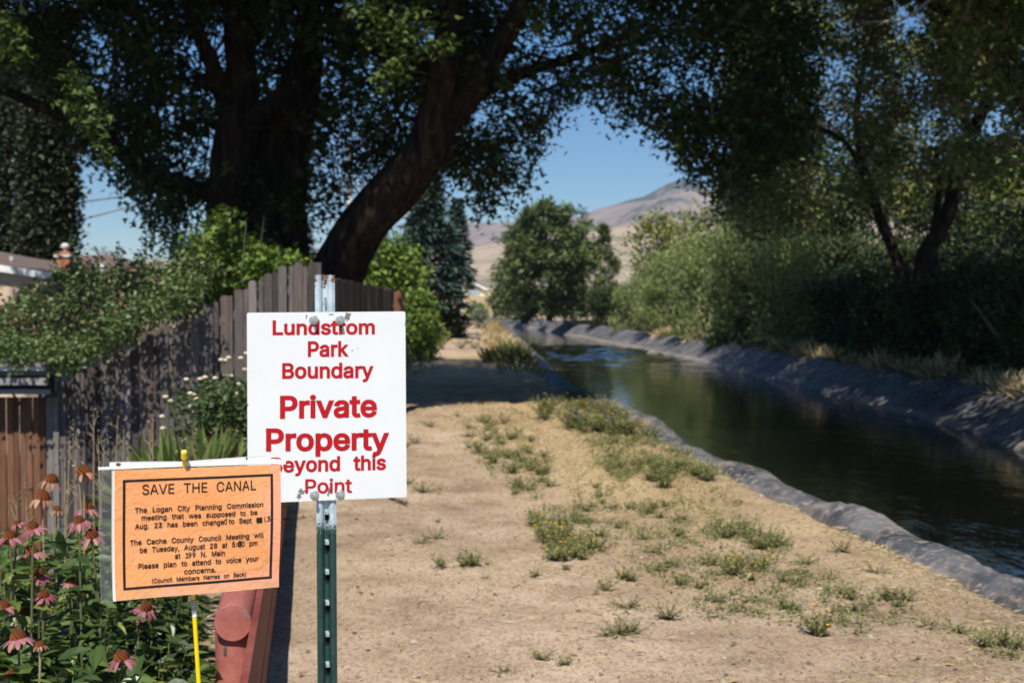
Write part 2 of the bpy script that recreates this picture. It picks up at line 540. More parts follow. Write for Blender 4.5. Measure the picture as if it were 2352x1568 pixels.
# hills
def hill(name, xs, ys, zf, mat, label):
    X, Y = np.meshgrid(xs, ys)
    o = grid_mesh(name, np.stack([X, Y, zf(X, Y)], -1), mat, flip=False)
    return tag(o, label, "hill", kind="structure")
def hill_material(name, a, b, dark, scale):
    m, nt, bs = mk(name)
    n1 = noise(nt, scale, 9, .62)
    n2 = noise(nt, scale * 5, 6, .6)
    c = ramp(nt, [(.3, a), (.7, b)], n2.outputs['Fac'])
    d = ramp(nt, [(.50, (0, 0, 0)), (.56, (1, 1, 1))], n1.outputs['Fac'])
    cc = mixc(nt, c.outputs[0], dark, d.outputs[0])
    nt.links.new(cc, bs.inputs['Base Color']); bs.inputs['Roughness'].default_value = 1; bs.inputs['Specular IOR Level'].default_value = 0
    return m
PX = np.array([400, 700, 900, 1040, 1100, 1170, 1260, 1340, 1400, 1450, 1500, 1545, 1580, 1630, 1700, 1800, 1950, 2200, 2500, 2800.])
PY = np.array([600, 570, 545, 515, 503, 500, 498, 488, 466, 446, 428, 411, 415, 436, 452, 455, 430, 440, 500, 560.])
ridge = np.array([at(x, y, 1600) for x, y in zip(PX, PY)])
def zmount(X, Y):
    top = np.interp(X * 1600 / Y, ridge[:, 0], ridge[:, 2])
    k = np.clip((Y - 620) / (1600 - 620), 0, 1)
    shape = np.where(Y < 1600, k ** 1.3, np.clip(1 - (Y - 1600) / 900, 0, 1))
    gull = np.abs(fbm(X / 110 + Y / 260, Y / 420, 61)) * 75 * k * (1 - np.clip((Y - 1450) / 150, 0, 1) * .8)
    return top * shape - gull + 8 * fbm(X / 60, Y / 60, 62) * k * np.clip((1600 - Y) / 400, .08, 1) + 2
hill("mountain", np.linspace(-900, 1400, 260), np.linspace(620, 2400, 150), zmount,
     hill_material("dry_mountain_slope", (.21, .175, .165), (.30, .255, .24), (.085, .105, .10), .010), "dry pinkish brown mountain with dark green scrub patches")
P2X = np.array([300, 800, 1050, 1100, 1180, 1300, 1380, 1450, 1520, 1600, 1700, 1900, 2200, 2600.])
P2Y = np.array([610, 600, 585, 575, 560, 550, 538, 528, 524, 535, 520, 500, 470, 470.])
r2 = np.array([at(x, y, 520) for x, y in zip(P2X, P2Y)])
def zfoot(X, Y):
    top = np.interp(X * 520 / Y, r2[:, 0], r2[:, 2])
    k = np.clip((Y - 230) / 290, 0, 1)
    return top * np.where(Y < 520, k * k * (3 - 2 * k), np.clip(1 - (Y - 520) / 200, 0, 1)) + 1.5 * fbm(X / 40, Y / 40, 71) * k + 1.0
hill("hill", np.linspace(-300, 420, 140), np.linspace(232, 720, 70), zfoot,
     hill_material("dry_grass_slope", (.33, .265, .20), (.42, .34, .265), (.22, .20, .15), .02), "low tan foothill of dry grass below the mountain")

# ------------------------------------------------------------------ lettering
GL = json.loads(r'''{"g":{"(":[[[45,103],[50,162],[66,221],[88,270],[118,270],[95,214],[81,157],[76,103],[80,57],[94,8],[118,-48],[88,-48],[56,27],[51,46],[47,66],[45,84]]],")":[[[19,-48],[43,9],[57,58],[61,103],[56,157],[41,214],[19,270],[48,270],[71,221],[86,162],[92,103],[91,84],[89,65],[86,46],[81,27],[48,-48]]],",":[[[19,-60],[34,36],[68,36],[42,-60]]],".":[[[48,-2],[43,-2],[39,-1],[35,2],[31,4],[29,8],[26,12],[25,16],[25,20],[25,25],[26,29],[29,33],[31,37],[35,40],[39,42],[43,43],[48,43],[52,43],[56,42],[60,40],[64,37],[67,33],[69,29],[70,25],[71,20],[70,16],[69,12],[67,8],[64,4],[60,2],[56,-1],[52,-2]]],"0":[[[113,-3],[100,-2],[87,0],[76,5],[65,12],[56,21],[47,31],[40,43],[34,57],[30,72],[27,89],[25,107],[24,127],[25,147],[27,165],[30,182],[35,197],[40,211],[48,223],[56,234],[65,242],[76,249],[87,254],[100,257],[113,258],[127,257],[139,254],[151,249],[161,242],[171,234],[179,223],[186,211],[192,197],[197,182],[200,165],[202,147],[203,127],[202,107],[200,89],[197,72],[192,57],[186,43],[179,31],[171,21],[162,12],[151,5],[140,0],[127,-2]],[[113,25],[122,26],[131,28],[138,32],[145,37],[151,44],[157,52],[161,61],[165,72],[172,127],[165,182],[161,193],[157,203],[151,211],[145,218],[138,223],[131,227],[122,229],[113,230],[104,229],[96,227],[88,223],[82,218],[75,211],[70,203],[65,193],[62,182],[55,127],[62,72],[65,61],[70,52],[75,44],[82,37],[88,32],[96,28],[104,26]]],"1":[[[38,0],[38,27],[195,27],[195,0]],[[138,254],[138,0],[106,0],[106,224],[105,224],[43,179],[43,213],[99,254]]],"2":[[[32,0],[32,24],[117,114],[141,141],[155,163],[160,186],[160,192],[159,198],[157,204],[154,209],[150,214],[146,218],[142,222],[137,224],[112,230],[105,229],[98,228],[92,226],[86,224],[81,220],[77,216],[73,212],[69,207],[67,201],[65,195],[64,188],[64,181],[33,181],[33,192],[35,202],[39,212],[43,221],[49,229],[55,237],[63,243],[72,248],[81,252],[91,255],[101,257],[112,258],[124,257],[134,255],[144,252],[153,248],[161,243],[169,237],[175,230],[181,223],[185,214],[188,205],[190,196],[191,186],[185,159],[168,129],[133,90],[76,30],[76,28],[195,28],[195,0]]],"3":[[[109,-3],[98,-3],[87,-1],[76,1],[66,5],[57,9],[49,15],[41,21],[35,29],[30,37],[26,46],[23,55],[22,66],[55,66],[56,60],[57,54],[60,48],[63,44],[67,39],[72,35],[77,32],[83,30],[109,25],[138,30],[143,33],[149,37],[153,41],[157,46],[160,52],[163,58],[164,65],[165,72],[164,79],[163,86],[161,92],[158,98],[154,104],[150,109],[144,113],[137,117],[130,120],[121,122],[111,123],[101,124],[78,124],[78,150],[144,224],[144,226],[35,226],[35,254],[186,254],[186,230],[106,139],[106,144],[119,145],[132,144],[144,142],[154,138],[164,133],[172,127],[179,119],[185,111],[190,102],[194,93],[196,83],[196,72],[196,62],[194,51],[190,42],[185,33],[179,25],[172,18],[164,12],[154,6],[144,2],[133,-1],[121,-3]]],"5":[[[111,-3],[100,-3],[89,-1],[79,2],[70,6],[61,10],[54,16],[47,23],[41,30],[37,38],[33,47],[31,56],[30,65],[61,65],[62,60],[64,54],[66,49],[69,44],[87,30],[111,25],[118,25],[125,27],[132,29],[138,32],[144,36],[149,41],[153,46],[157,52],[160,59],[162,66],[163,73],[164,81],[163,89],[162,97],[160,104],[157,111],[153,117],[148,122],[143,127],[137,131],[131,134],[124,137],[117,138],[109,138],[84,134],[64,123],[34,126],[48,254],[183,254],[183,226],[75,226],[67,151],[68,151],[89,162],[115,167],[147,160],[172,143],[189,116],[195,82],[195,70],[193,58],[189,48],[184,38],[178,29],[171,21],[163,14],[154,8],[144,3],[134,-1],[123,-3]]],"8":[[[113,-3],[101,-3],[89,-1],[78,2],[68,6],[58,11],[50,17],[43,23],[37,31],[32,39],[29,48],[27,58],[26,68],[26,76],[28,83],[30,91],[33,98],[51,121],[56,125],[63,128],[69,131],[76,132],[76,133],[67,136],[59,141],[52,147],[46,154],[41,162],[38,171],[36,180],[35,190],[36,200],[38,209],[41,217],[45,225],[51,232],[57,239],[65,244],[73,249],[82,253],[92,256],[102,257],[113,258],[124,257],[134,256],[144,253],[153,249],[161,244],[169,239],[175,232],[181,225],[185,217],[188,209],[190,200],[191,190],[190,180],[188,171],[185,162],[180,154],[174,147],[167,141],[159,137],[150,133],[150,132],[157,131],[164,128],[170,125],[176,121],[194,98],[197,91],[199,83],[200,76],[200,68],[200,58],[198,48],[194,39],[189,31],[183,23],[176,17],[168,11],[158,6],[148,2],[137,-1],[126,-3]],[[113,25],[142,30],[148,33],[153,37],[158,41],[161,46],[164,51],[167,57],[168,63],[168,69],[168,76],[167,83],[164,89],[161,94],[157,99],[153,104],[147,108],[141,111],[135,114],[128,116],[121,117],[113,118],[105,117],[98,116],[91,114],[85,111],[79,108],[73,104],[69,99],[65,94],[62,89],[59,83],[58,76],[58,69],[58,63],[59,57],[61,51],[64,46],[68,41],[73,37],[78,33],[84,30]],[[113,145],[137,150],[142,153],[146,157],[150,161],[154,165],[156,170],[158,176],[159,182],[160,188],[159,194],[158,200],[156,205],[154,210],[151,215],[147,218],[142,222],[138,225],[113,230],[89,225],[84,222],[79,218],[76,215],[72,210],[70,205],[68,200],[67,194],[66,188],[67,182],[68,176],[70,170],[72,165],[76,161],[79,157],[84,153],[89,150]]],"9":[[[113,258],[125,257],[135,255],[146,252],[155,247],[164,241],[171,234],[178,226],[184,217],[189,207],[192,197],[194,185],[194,173],[186,135],[158,84],[100,0],[65,0],[151,124],[154,124],[144,111],[128,101],[109,97],[98,98],[87,100],[78,103],[69,107],[60,112],[53,119],[47,126],[41,134],[37,144],[34,154],[32,164],[32,176],[32,187],[34,198],[38,209],[42,218],[48,227],[55,235],[63,241],[71,247],[81,252],[91,255],[102,257]],[[113,230],[106,230],[99,228],[93,226],[87,223],[82,219],[77,215],[73,209],[69,204],[66,197],[64,191],[63,183],[63,176],[63,168],[64,161],[66,154],[69,148],[73,142],[77,137],[82,132],[87,129],[93,126],[99,123],[106,122],[113,122],[120,122],[127,123],[133,126],[139,129],[145,132],[149,137],[154,142],[157,147],[160,154],[162,160],[163,168],[164,175],[163,183],[162,190],[160,197],[157,204],[154,209],[150,215],[145,219],[139,223],[133,226],[127,228],[120,230]]],":":[[[48,-2],[43,-2],[39,-1],[35,2],[31,4],[29,8],[26,12],[25,16],[25,20],[25,25],[26,29],[29,33],[31,37],[35,40],[39,42],[43,43],[48,43],[52,43],[56,42],[60,40],[64,37],[67,33],[69,29],[70,25],[71,20],[70,16],[69,12],[67,8],[64,4],[60,2],[56,-1],[52,-2]],[[48,135],[43,136],[39,137],[35,139],[31,142],[29,146],[26,149],[25,154],[25,158],[25,163],[26,167],[29,171],[31,174],[35,177],[39,179],[43,181],[48,181],[52,181],[56,179],[60,177],[64,174],[67,171],[69,167],[70,163],[71,158],[70,154],[69,149],[67,146],[64,142],[60,139],[56,137],[52,136]]],"A":[[[8,0],[101,254],[138,254],[231,0],[198,0],[144,151],[132,186],[116,239],[123,239],[106,185],[95,151],[43,0]],[[55,71],[55,99],[185,99],[185,71]]],"B":[[[30,0],[30,254],[121,254],[133,254],[145,252],[155,249],[164,245],[173,240],[180,235],[186,228],[190,221],[194,213],[197,205],[199,196],[199,187],[199,179],[198,172],[196,166],[193,160],[178,143],[157,133],[157,131],[164,130],[170,129],[176,126],[182,123],[187,119],[192,114],[197,108],[201,102],[205,94],[207,86],[208,78],[209,68],[208,59],[207,50],[204,41],[200,33],[195,26],[189,20],[181,14],[172,9],[162,5],[151,2],[138,1],[123,0]],[[62,29],[122,29],[136,29],[148,31],[157,35],[165,40],[171,46],[175,53],[177,60],[178,68],[177,75],[176,81],[174,86],[171,92],[168,97],[163,102],[158,106],[153,109],[147,112],[140,114],[132,115],[124,115],[62,115]],[[62,143],[119,143],[144,148],[149,151],[154,155],[158,159],[162,163],[164,168],[166,174],[168,180],[168,186],[167,194],[165,202],[161,208],[156,214],[150,219],[141,223],[131,225],[120,226],[62,226]]],"C":[[[134,-3],[118,-2],[103,1],[88,6],[75,12],[63,21],[52,32],[43,44],[35,58],[28,73],[24,90],[21,108],[20,127],[21,146],[24,165],[28,181],[35,197],[43,210],[52,223],[63,233],[75,242],[88,249],[103,254],[118,257],[134,258],[170,252],[201,236],[224,209],[236,174],[204,174],[195,197],[179,214],[158,224],[134,228],[122,227],[111,225],[101,221],[92,216],[83,210],[75,202],[68,192],[62,182],[58,170],[54,157],[52,143],[52,127],[52,111],[54,97],[58,84],[63,72],[68,62],[75,53],[83,45],[92,38],[101,33],[112,29],[122,27],[134,26],[158,30],[179,40],[195,57],[204,80],[236,80],[224,45],[201,19],[170,2]]],"E":[[[30,0],[30,254],[186,254],[186,226],[62,226],[62,143],[178,143],[178,114],[62,114],[62,29],[188,29],[188,0]]],"H":[[[30,0],[30,254],[62,254],[62,144],[196,144],[196,254],[228,254],[228,0],[196,0],[196,116],[62,116],[62,0]]],"L":[[[30,0],[30,254],[62,254],[62,29],[181,29],[181,0]]],"M":[[[30,0],[30,254],[76,254],[139,94],[144,79],[150,61],[156,42],[161,24],[154,24],[159,41],[165,61],[171,79],[176,94],[238,254],[284,254],[284,0],[252,0],[252,145],[252,163],[253,184],[253,207],[253,229],[256,229],[249,205],[241,181],[234,161],[228,145],[171,0],[143,0],[85,145],[80,160],[72,181],[65,204],[56,229],[59,229],[60,208],[60,186],[61,164],[61,145],[61,0]]],"N":[[[30,0],[30,254],[68,254],[172,91],[181,75],[194,53],[207,27],[202,27],[200,54],[200,79],[199,97],[199,254],[232,254],[232,0],[193,0],[101,145],[89,165],[74,191],[54,226],[60,227],[61,192],[62,164],[62,145],[62,0]]],"P":[[[30,0],[30,254],[118,254],[132,254],[144,252],[156,248],[166,244],[175,238],[183,231],[190,223],[195,215],[199,205],[202,195],[204,185],[204,174],[204,163],[202,152],[199,142],[195,133],[190,124],[183,116],[175,109],[166,104],[156,99],[144,96],[132,94],[118,93],[55,93],[55,121],[116,121],[126,122],[134,123],[142,125],[149,128],[154,132],[159,136],[163,141],[167,147],[172,174],[167,201],[163,206],[159,211],[154,216],[148,219],[142,222],[134,224],[126,226],[116,226],[62,226],[62,0]]],"S":[[[112,-4],[98,-4],[86,-2],[74,1],[64,5],[54,10],[46,15],[38,22],[32,30],[27,39],[23,48],[20,58],[19,68],[52,68],[53,61],[55,55],[58,49],[62,44],[66,39],[71,35],[77,32],[83,29],[112,25],[143,30],[149,33],[155,37],[160,41],[165,46],[168,51],[171,57],[172,63],[173,70],[172,75],[171,81],[169,85],[166,89],[148,102],[122,111],[92,120],[77,124],[64,130],[53,137],[43,145],[36,153],[30,163],[27,174],[26,186],[27,197],[29,206],[32,215],[37,224],[44,231],[51,238],[59,244],[69,249],[79,253],[90,256],[101,257],[114,258],[126,257],[137,256],[148,253],[158,249],[167,244],[175,238],[182,232],[189,224],[193,216],[197,208],[199,199],[200,189],[169,189],[167,198],[163,206],[158,213],[151,219],[143,223],[134,227],[124,229],[112,229],[84,224],[78,221],[73,218],[68,214],[64,209],[61,204],[59,199],[58,194],[58,188],[58,182],[60,176],[62,171],[65,167],[85,154],[106,147],[132,140],[156,132],[179,119],[197,99],[200,92],[202,85],[204,78],[204,69],[203,59],[201,50],[198,40],[193,32],[187,24],[180,17],[171,11],[162,5],[151,1],[139,-2],[126,-4]]],"T":[[[16,226],[16,254],[208,254],[208,226],[128,226],[128,0],[96,0],[96,226]]],"V":[[[102,0],[8,254],[42,254],[96,103],[108,69],[124,15],[117,15],[133,69],[145,103],[197,254],[231,254],[139,0]]],"a":[[[80,-4],[71,-4],[63,-3],[55,0],[47,2],[40,6],[34,11],[29,16],[24,22],[20,29],[17,37],[16,45],[15,54],[16,62],[17,69],[19,75],[22,80],[25,85],[29,90],[34,93],[39,97],[63,105],[89,110],[117,113],[133,117],[135,119],[136,121],[137,124],[138,127],[138,128],[133,148],[131,152],[128,156],[124,159],[120,161],[98,165],[75,161],[59,150],[50,137],[20,146],[24,154],[29,161],[34,167],[39,173],[66,188],[97,192],[119,190],[143,180],[148,176],[153,172],[157,166],[161,160],[164,153],[167,145],[168,136],[168,126],[168,0],[138,0],[138,26],[136,26],[126,12],[108,1]],[[85,23],[93,23],[101,24],[108,26],[114,29],[119,33],[124,37],[128,42],[132,47],[134,52],[136,57],[137,63],[138,69],[138,95],[130,91],[116,88],[100,86],[88,84],[67,79],[52,70],[49,66],[47,62],[46,58],[46,52],[46,48],[47,43],[49,40],[51,36],[65,26]]],"b":[[[115,-4],[106,-4],[99,-3],[92,-1],[86,2],[69,16],[59,29],[56,29],[56,0],[26,0],[26,254],[57,254],[57,160],[59,160],[69,173],[86,186],[92,189],[98,191],[106,192],[115,192],[126,191],[137,189],[147,185],[156,180],[165,174],[173,166],[179,157],[185,146],[189,135],[193,122],[194,109],[195,94],[194,80],[193,66],[189,54],[185,42],[179,32],[173,23],[165,15],[157,8],[147,3],[137,-1],[126,-3]],[[110,23],[119,24],[126,26],[133,29],[140,33],[145,38],[150,44],[154,51],[158,58],[164,95],[158,131],[155,138],[150,145],[146,151],[140,156],[134,160],[126,163],[119,164],[110,165],[102,164],[94,163],[87,160],[81,156],[75,151],[70,145],[66,139],[62,131],[56,95],[63,58],[66,50],[70,43],[75,37],[81,32],[87,28],[94,26],[102,24]]],"c":[[[104,-4],[91,-3],[79,-1],[69,3],[58,8],[49,15],[41,23],[34,32],[28,43],[23,54],[20,66],[18,80],[17,94],[18,108],[20,122],[23,134],[28,146],[34,156],[41,165],[49,173],[58,180],[69,185],[79,189],[91,191],[104,192],[130,189],[153,178],[170,161],[181,138],[151,131],[145,145],[135,155],[121,162],[104,165],[95,164],[86,162],[79,159],[73,155],[67,150],[62,144],[58,137],[54,129],[48,94],[54,59],[58,51],[62,44],[67,38],[73,33],[79,29],[86,26],[95,24],[104,23],[121,26],[135,33],[146,44],[152,59],[181,51],[171,28],[153,11],[130,0]]],"d":[[[98,-4],[86,-3],[75,-1],[65,3],[56,8],[47,15],[40,23],[33,32],[27,42],[23,54],[20,66],[18,80],[17,94],[18,109],[20,122],[23,135],[27,146],[33,157],[40,166],[47,174],[56,180],[65,185],[75,189],[86,191],[98,192],[106,192],[114,191],[121,189],[126,186],[144,173],[153,160],[155,160],[155,254],[186,254],[186,0],[156,0],[156,29],[153,29],[143,16],[126,2],[120,-1],[114,-3],[106,-4]],[[102,23],[111,24],[118,26],[125,28],[132,32],[137,37],[142,43],[146,50],[150,58],[156,95],[150,131],[146,139],[142,145],[137,151],[132,156],[125,160],[118,163],[111,164],[102,165],[94,164],[86,163],[79,160],[72,156],[67,151],[62,145],[58,138],[54,131],[48,95],[54,58],[58,51],[62,44],[67,38],[73,33],[79,29],[86,26],[94,24]]],"e":[[[106,-4],[93,-3],[80,-1],[69,3],[58,8],[49,15],[41,23],[34,32],[28,42],[23,54],[20,66],[18,79],[17,93],[18,108],[20,121],[23,133],[28,145],[33,155],[40,165],[48,173],[58,180],[68,185],[78,189],[90,191],[103,192],[133,187],[160,170],[165,164],[170,157],[175,150],[179,141],[186,97],[186,85],[37,85],[37,110],[169,110],[155,101],[149,134],[146,141],[141,147],[137,152],[131,157],[125,160],[118,163],[111,165],[103,165],[94,165],[87,163],[80,160],[73,157],[67,152],[62,147],[58,141],[54,135],[52,128],[50,121],[48,113],[48,105],[48,89],[48,79],[50,69],[52,61],[55,53],[59,46],[64,40],[69,35],[76,31],[82,27],[90,25],[98,24],[106,23],[127,26],[143,36],[153,53],[182,45],[180,38],[177,32],[172,25],[168,20],[141,2]]],"g":[[[103,-75],[67,-70],[41,-55],[25,-35],[51,-20],[61,-33],[77,-44],[103,-49],[114,-48],[124,-46],[133,-42],[141,-38],[147,-31],[152,-23],[155,-14],[156,-3],[156,34],[153,34],[143,21],[126,8],[120,5],[114,4],[106,3],[97,2],[86,3],[76,5],[66,9],[56,13],[48,19],[40,27],[33,35],[28,45],[23,56],[20,68],[18,81],[17,96],[18,110],[20,123],[23,135],[27,147],[33,157],[40,166],[48,174],[56,180],[66,185],[76,189],[87,191],[98,192],[106,192],[114,191],[121,189],[127,186],[144,173],[154,159],[157,159],[157,190],[186,190],[186,-4],[186,-16],[183,-27],[180,-36],[175,-45],[169,-52],[162,-59],[154,-64],[145,-68]],[[102,30],[111,30],[118,32],[125,34],[132,38],[137,42],[142,47],[146,53],[150,61],[156,96],[150,132],[147,139],[142,146],[138,151],[132,156],[126,160],[119,163],[111,164],[102,165],[94,164],[86,163],[79,160],[73,156],[67,151],[62,145],[58,139],[54,131],[48,96],[54,61],[58,54],[62,48],[67,42],[73,38],[79,34],[86,32],[94,30]]],"h":[[[57,113],[57,0],[26,0],[26,254],[57,254],[57,144],[51,144],[56,156],[62,166],[68,175],[76,181],[84,186],[94,189],[103,192],[114,192],[123,192],[132,190],[140,188],[148,184],[154,180],[161,174],[166,168],[170,160],[174,152],[177,142],[178,132],[179,120],[179,0],[148,0],[148,118],[147,128],[145,137],[142,145],[136,152],[130,158],[123,161],[114,164],[105,165],[98,164],[92,163],[86,161],[80,159],[75,155],[71,151],[67,147],[63,141],[60,135],[58,129],[57,121]]],"i":[[[26,0],[26,190],[57,190],[57,0]],[[42,221],[38,222],[34,223],[30,225],[27,227],[24,230],[22,234],[21,238],[21,242],[21,246],[22,249],[24,253],[27,256],[30,259],[34,260],[38,261],[42,262],[46,261],[50,260],[54,259],[57,256],[60,253],[62,249],[63,246],[63,242],[63,238],[62,234],[60,230],[57,227],[54,225],[50,223],[46,222]]],"k":[[[55,68],[55,106],[60,106],[142,190],[180,190],[92,100],[89,100]],[[26,0],[26,254],[57,254],[57,0]],[[147,0],[74,93],[96,114],[186,0]]],"l":[[[70,-1],[59,0],[50,2],[43,5],[37,10],[32,16],[29,24],[27,32],[26,42],[26,254],[57,254],[57,49],[60,31],[62,29],[65,27],[69,26],[73,26],[80,26],[85,27],[90,1],[81,0]]],"m":[[[26,0],[26,190],[56,190],[56,148],[54,148],[66,173],[86,188],[110,193],[120,192],[129,190],[137,186],[144,180],[150,174],[154,166],[158,157],[160,147],[156,147],[158,154],[161,160],[164,166],[169,172],[190,187],[218,193],[226,193],[234,191],[242,189],[249,186],[255,182],[261,177],[266,171],[270,164],[274,156],[276,148],[278,138],[278,128],[278,0],[248,0],[248,127],[247,136],[245,145],[241,151],[236,156],[230,160],[224,163],[217,165],[209,165],[203,165],[197,164],[192,162],[187,160],[183,157],[179,153],[175,150],[173,145],[168,124],[168,0],[137,0],[137,130],[136,137],[134,144],[131,150],[126,156],[121,160],[115,163],[107,165],[100,165],[79,160],[74,157],[70,154],[66,149],[63,145],[60,139],[58,133],[57,126],[57,119],[57,0]]],"n":[[[57,113],[57,0],[26,0],[26,190],[56,190],[56,144],[51,144],[56,156],[62,166],[68,175],[76,181],[84,186],[94,189],[103,192],[114,192],[123,192],[132,190],[140,188],[147,184],[154,180],[160,174],[166,168],[170,160],[174,152],[176,142],[178,132],[179,120],[179,0],[148,0],[148,118],[147,128],[145,137],[142,145],[136,152],[130,158],[123,161],[114,164],[105,165],[98,164],[92,163],[86,161],[80,159],[75,155],[71,151],[67,147],[63,141],[60,135],[58,129],[57,121]]],"o":[[[104,-4],[91,-3],[79,-1],[69,3],[58,8],[49,15],[41,23],[34,32],[28,43],[23,54],[20,66],[18,80],[17,94],[18,108],[20,122],[23,134],[28,146],[34,156],[41,165],[49,173],[58,180],[69,185],[79,189],[91,191],[104,192],[116,191],[128,189],[139,185],[149,180],[159,173],[167,165],[174,156],[180,146],[184,134],[188,122],[190,108],[191,94],[190,80],[188,66],[184,54],[180,43],[174,32],[167,23],[159,15],[149,8],[139,3],[128,-1],[116,-3]],[[104,23],[113,24],[121,26],[129,29],[135,33],[141,38],[146,44],[150,51],[154,59],[160,94],[154,129],[150,137],[146,144],[141,150],[135,155],[129,159],[121,162],[113,164],[104,165],[95,164],[86,162],[79,159],[73,155],[67,150],[62,144],[58,137],[54,129],[48,94],[54,59],[58,51],[62,44],[67,38],[73,33],[79,29],[86,26],[95,24]]],"p":[[[26,-71],[26,190],[56,190],[56,160],[59,160],[69,173],[86,186],[92,189],[98,191],[106,192],[115,192],[126,191],[137,189],[147,185],[156,180],[165,174],[173,166],[179,157],[185,146],[189,135],[193,122],[194,109],[195,94],[194,80],[193,66],[189,54],[185,42],[179,32],[173,23],[165,15],[157,8],[147,3],[137,-1],[126,-3],[115,-4],[106,-4],[99,-3],[92,-1],[86,2],[69,16],[59,29],[57,29],[57,-71]],[[110,23],[119,24],[126,26],[133,29],[140,33],[145,38],[150,44],[154,51],[158,58],[164,95],[158,131],[155,138],[150,145],[146,151],[140,156],[134,160],[126,163],[119,164],[110,165],[102,164],[94,163],[87,160],[81,156],[75,151],[70,145],[66,139],[62,131],[56,95],[63,58],[66,50],[70,43],[75,37],[81,32],[87,28],[94,26],[102,24]]],"r":[[[26,0],[26,190],[56,190],[56,160],[58,160],[61,167],[65,173],[70,179],[76,184],[83,187],[90,190],[98,192],[107,192],[115,192],[122,192],[122,161],[115,162],[103,163],[80,157],[75,154],[70,151],[66,146],[63,142],[60,137],[58,131],[57,125],[57,118],[57,0]]],"s":[[[91,-4],[56,2],[49,5],[42,9],[36,14],[31,19],[26,25],[23,32],[20,39],[18,47],[47,53],[49,46],[53,40],[57,34],[62,30],[68,27],[75,25],[82,23],[91,23],[100,23],[108,25],[116,27],[122,31],[127,36],[131,40],[133,46],[134,51],[134,56],[132,60],[130,64],[127,68],[123,71],[118,74],[113,76],[106,78],[75,85],[63,89],[52,93],[43,98],[36,104],[31,111],[27,119],[24,127],[23,137],[24,145],[26,152],[29,159],[33,166],[38,172],[43,177],[50,181],[58,185],[66,188],[74,190],[84,192],[94,192],[127,186],[134,183],[140,179],[145,175],[149,170],[162,145],[134,139],[132,144],[129,149],[126,153],[121,158],[116,162],[110,164],[102,166],[94,166],[86,166],[78,164],[71,162],[65,158],[61,154],[57,150],[55,144],[54,139],[55,134],[56,129],[59,125],[62,122],[86,111],[115,105],[127,101],[137,97],[146,92],[153,86],[159,79],[162,71],[165,63],[166,53],[165,45],[163,37],[160,30],[156,24],[151,17],[145,12],[138,7],[130,3],[121,0],[112,-2],[102,-4]]],"t":[[[102,190],[102,164],[3,164],[3,190]],[[32,236],[63,236],[63,49],[63,43],[64,38],[66,34],[68,31],[71,28],[75,26],[80,25],[85,25],[93,26],[101,27],[107,1],[96,-1],[84,-2],[73,-1],[62,1],[53,5],[46,11],[40,18],[36,26],[33,36],[32,46]]],"u":[[[91,-3],[82,-2],[73,-1],[65,2],[57,5],[51,10],[44,15],[39,22],[35,29],[31,38],[28,47],[27,58],[26,69],[26,190],[57,190],[57,72],[58,62],[60,52],[63,44],[68,37],[75,32],[82,28],[91,26],[100,25],[107,25],[113,27],[119,28],[125,31],[130,34],[134,38],[138,43],[142,48],[144,54],[146,61],[148,68],[148,76],[148,190],[179,190],[179,0],[149,0],[149,46],[154,46],[149,34],[143,23],[136,15],[129,8],[120,4],[111,0],[101,-2]]],"v":[[[81,0],[9,190],[42,190],[83,78],[93,43],[103,10],[92,10],[101,43],[112,78],[152,190],[186,190],[113,0]]],"w":[[[69,0],[11,190],[44,190],[67,107],[77,68],[88,21],[82,21],[93,67],[103,107],[126,190],[158,190],[181,107],[191,68],[201,21],[196,21],[206,68],[217,107],[240,190],[272,190],[215,0],[184,0],[159,86],[152,112],[145,140],[138,169],[145,169],[138,140],[131,112],[124,86],[99,0]]],"y":[[[24,-69],[31,-43],[36,-44],[52,-44],[55,-44],[59,-42],[62,-40],[65,-37],[75,-18],[81,-1],[9,190],[42,190],[83,78],[93,43],[103,10],[92,10],[101,43],[112,78],[153,190],[186,190],[102,-29],[88,-54],[70,-68],[46,-73],[32,-72]]]},"a":{"(":137,")":137,",":94,".":94,"0":227,"1":227,"2":227,"3":227,"5":227,"8":227,"9":227,":":94,"A":240,"B":228,"C":255,"E":209,"H":258,"L":196,"M":314,"N":262,"P":222,"S":223,"T":224,"V":240,"a":195,"b":212,"c":198,"d":212,"e":202,"g":213,"h":205,"i":83,"k":190,"l":95,"m":305,"n":205,"o":208,"p":212,"r":130,"s":182,"t":114,"u":205,"v":195,"w":284,"y":195}}''')
_gc = {}
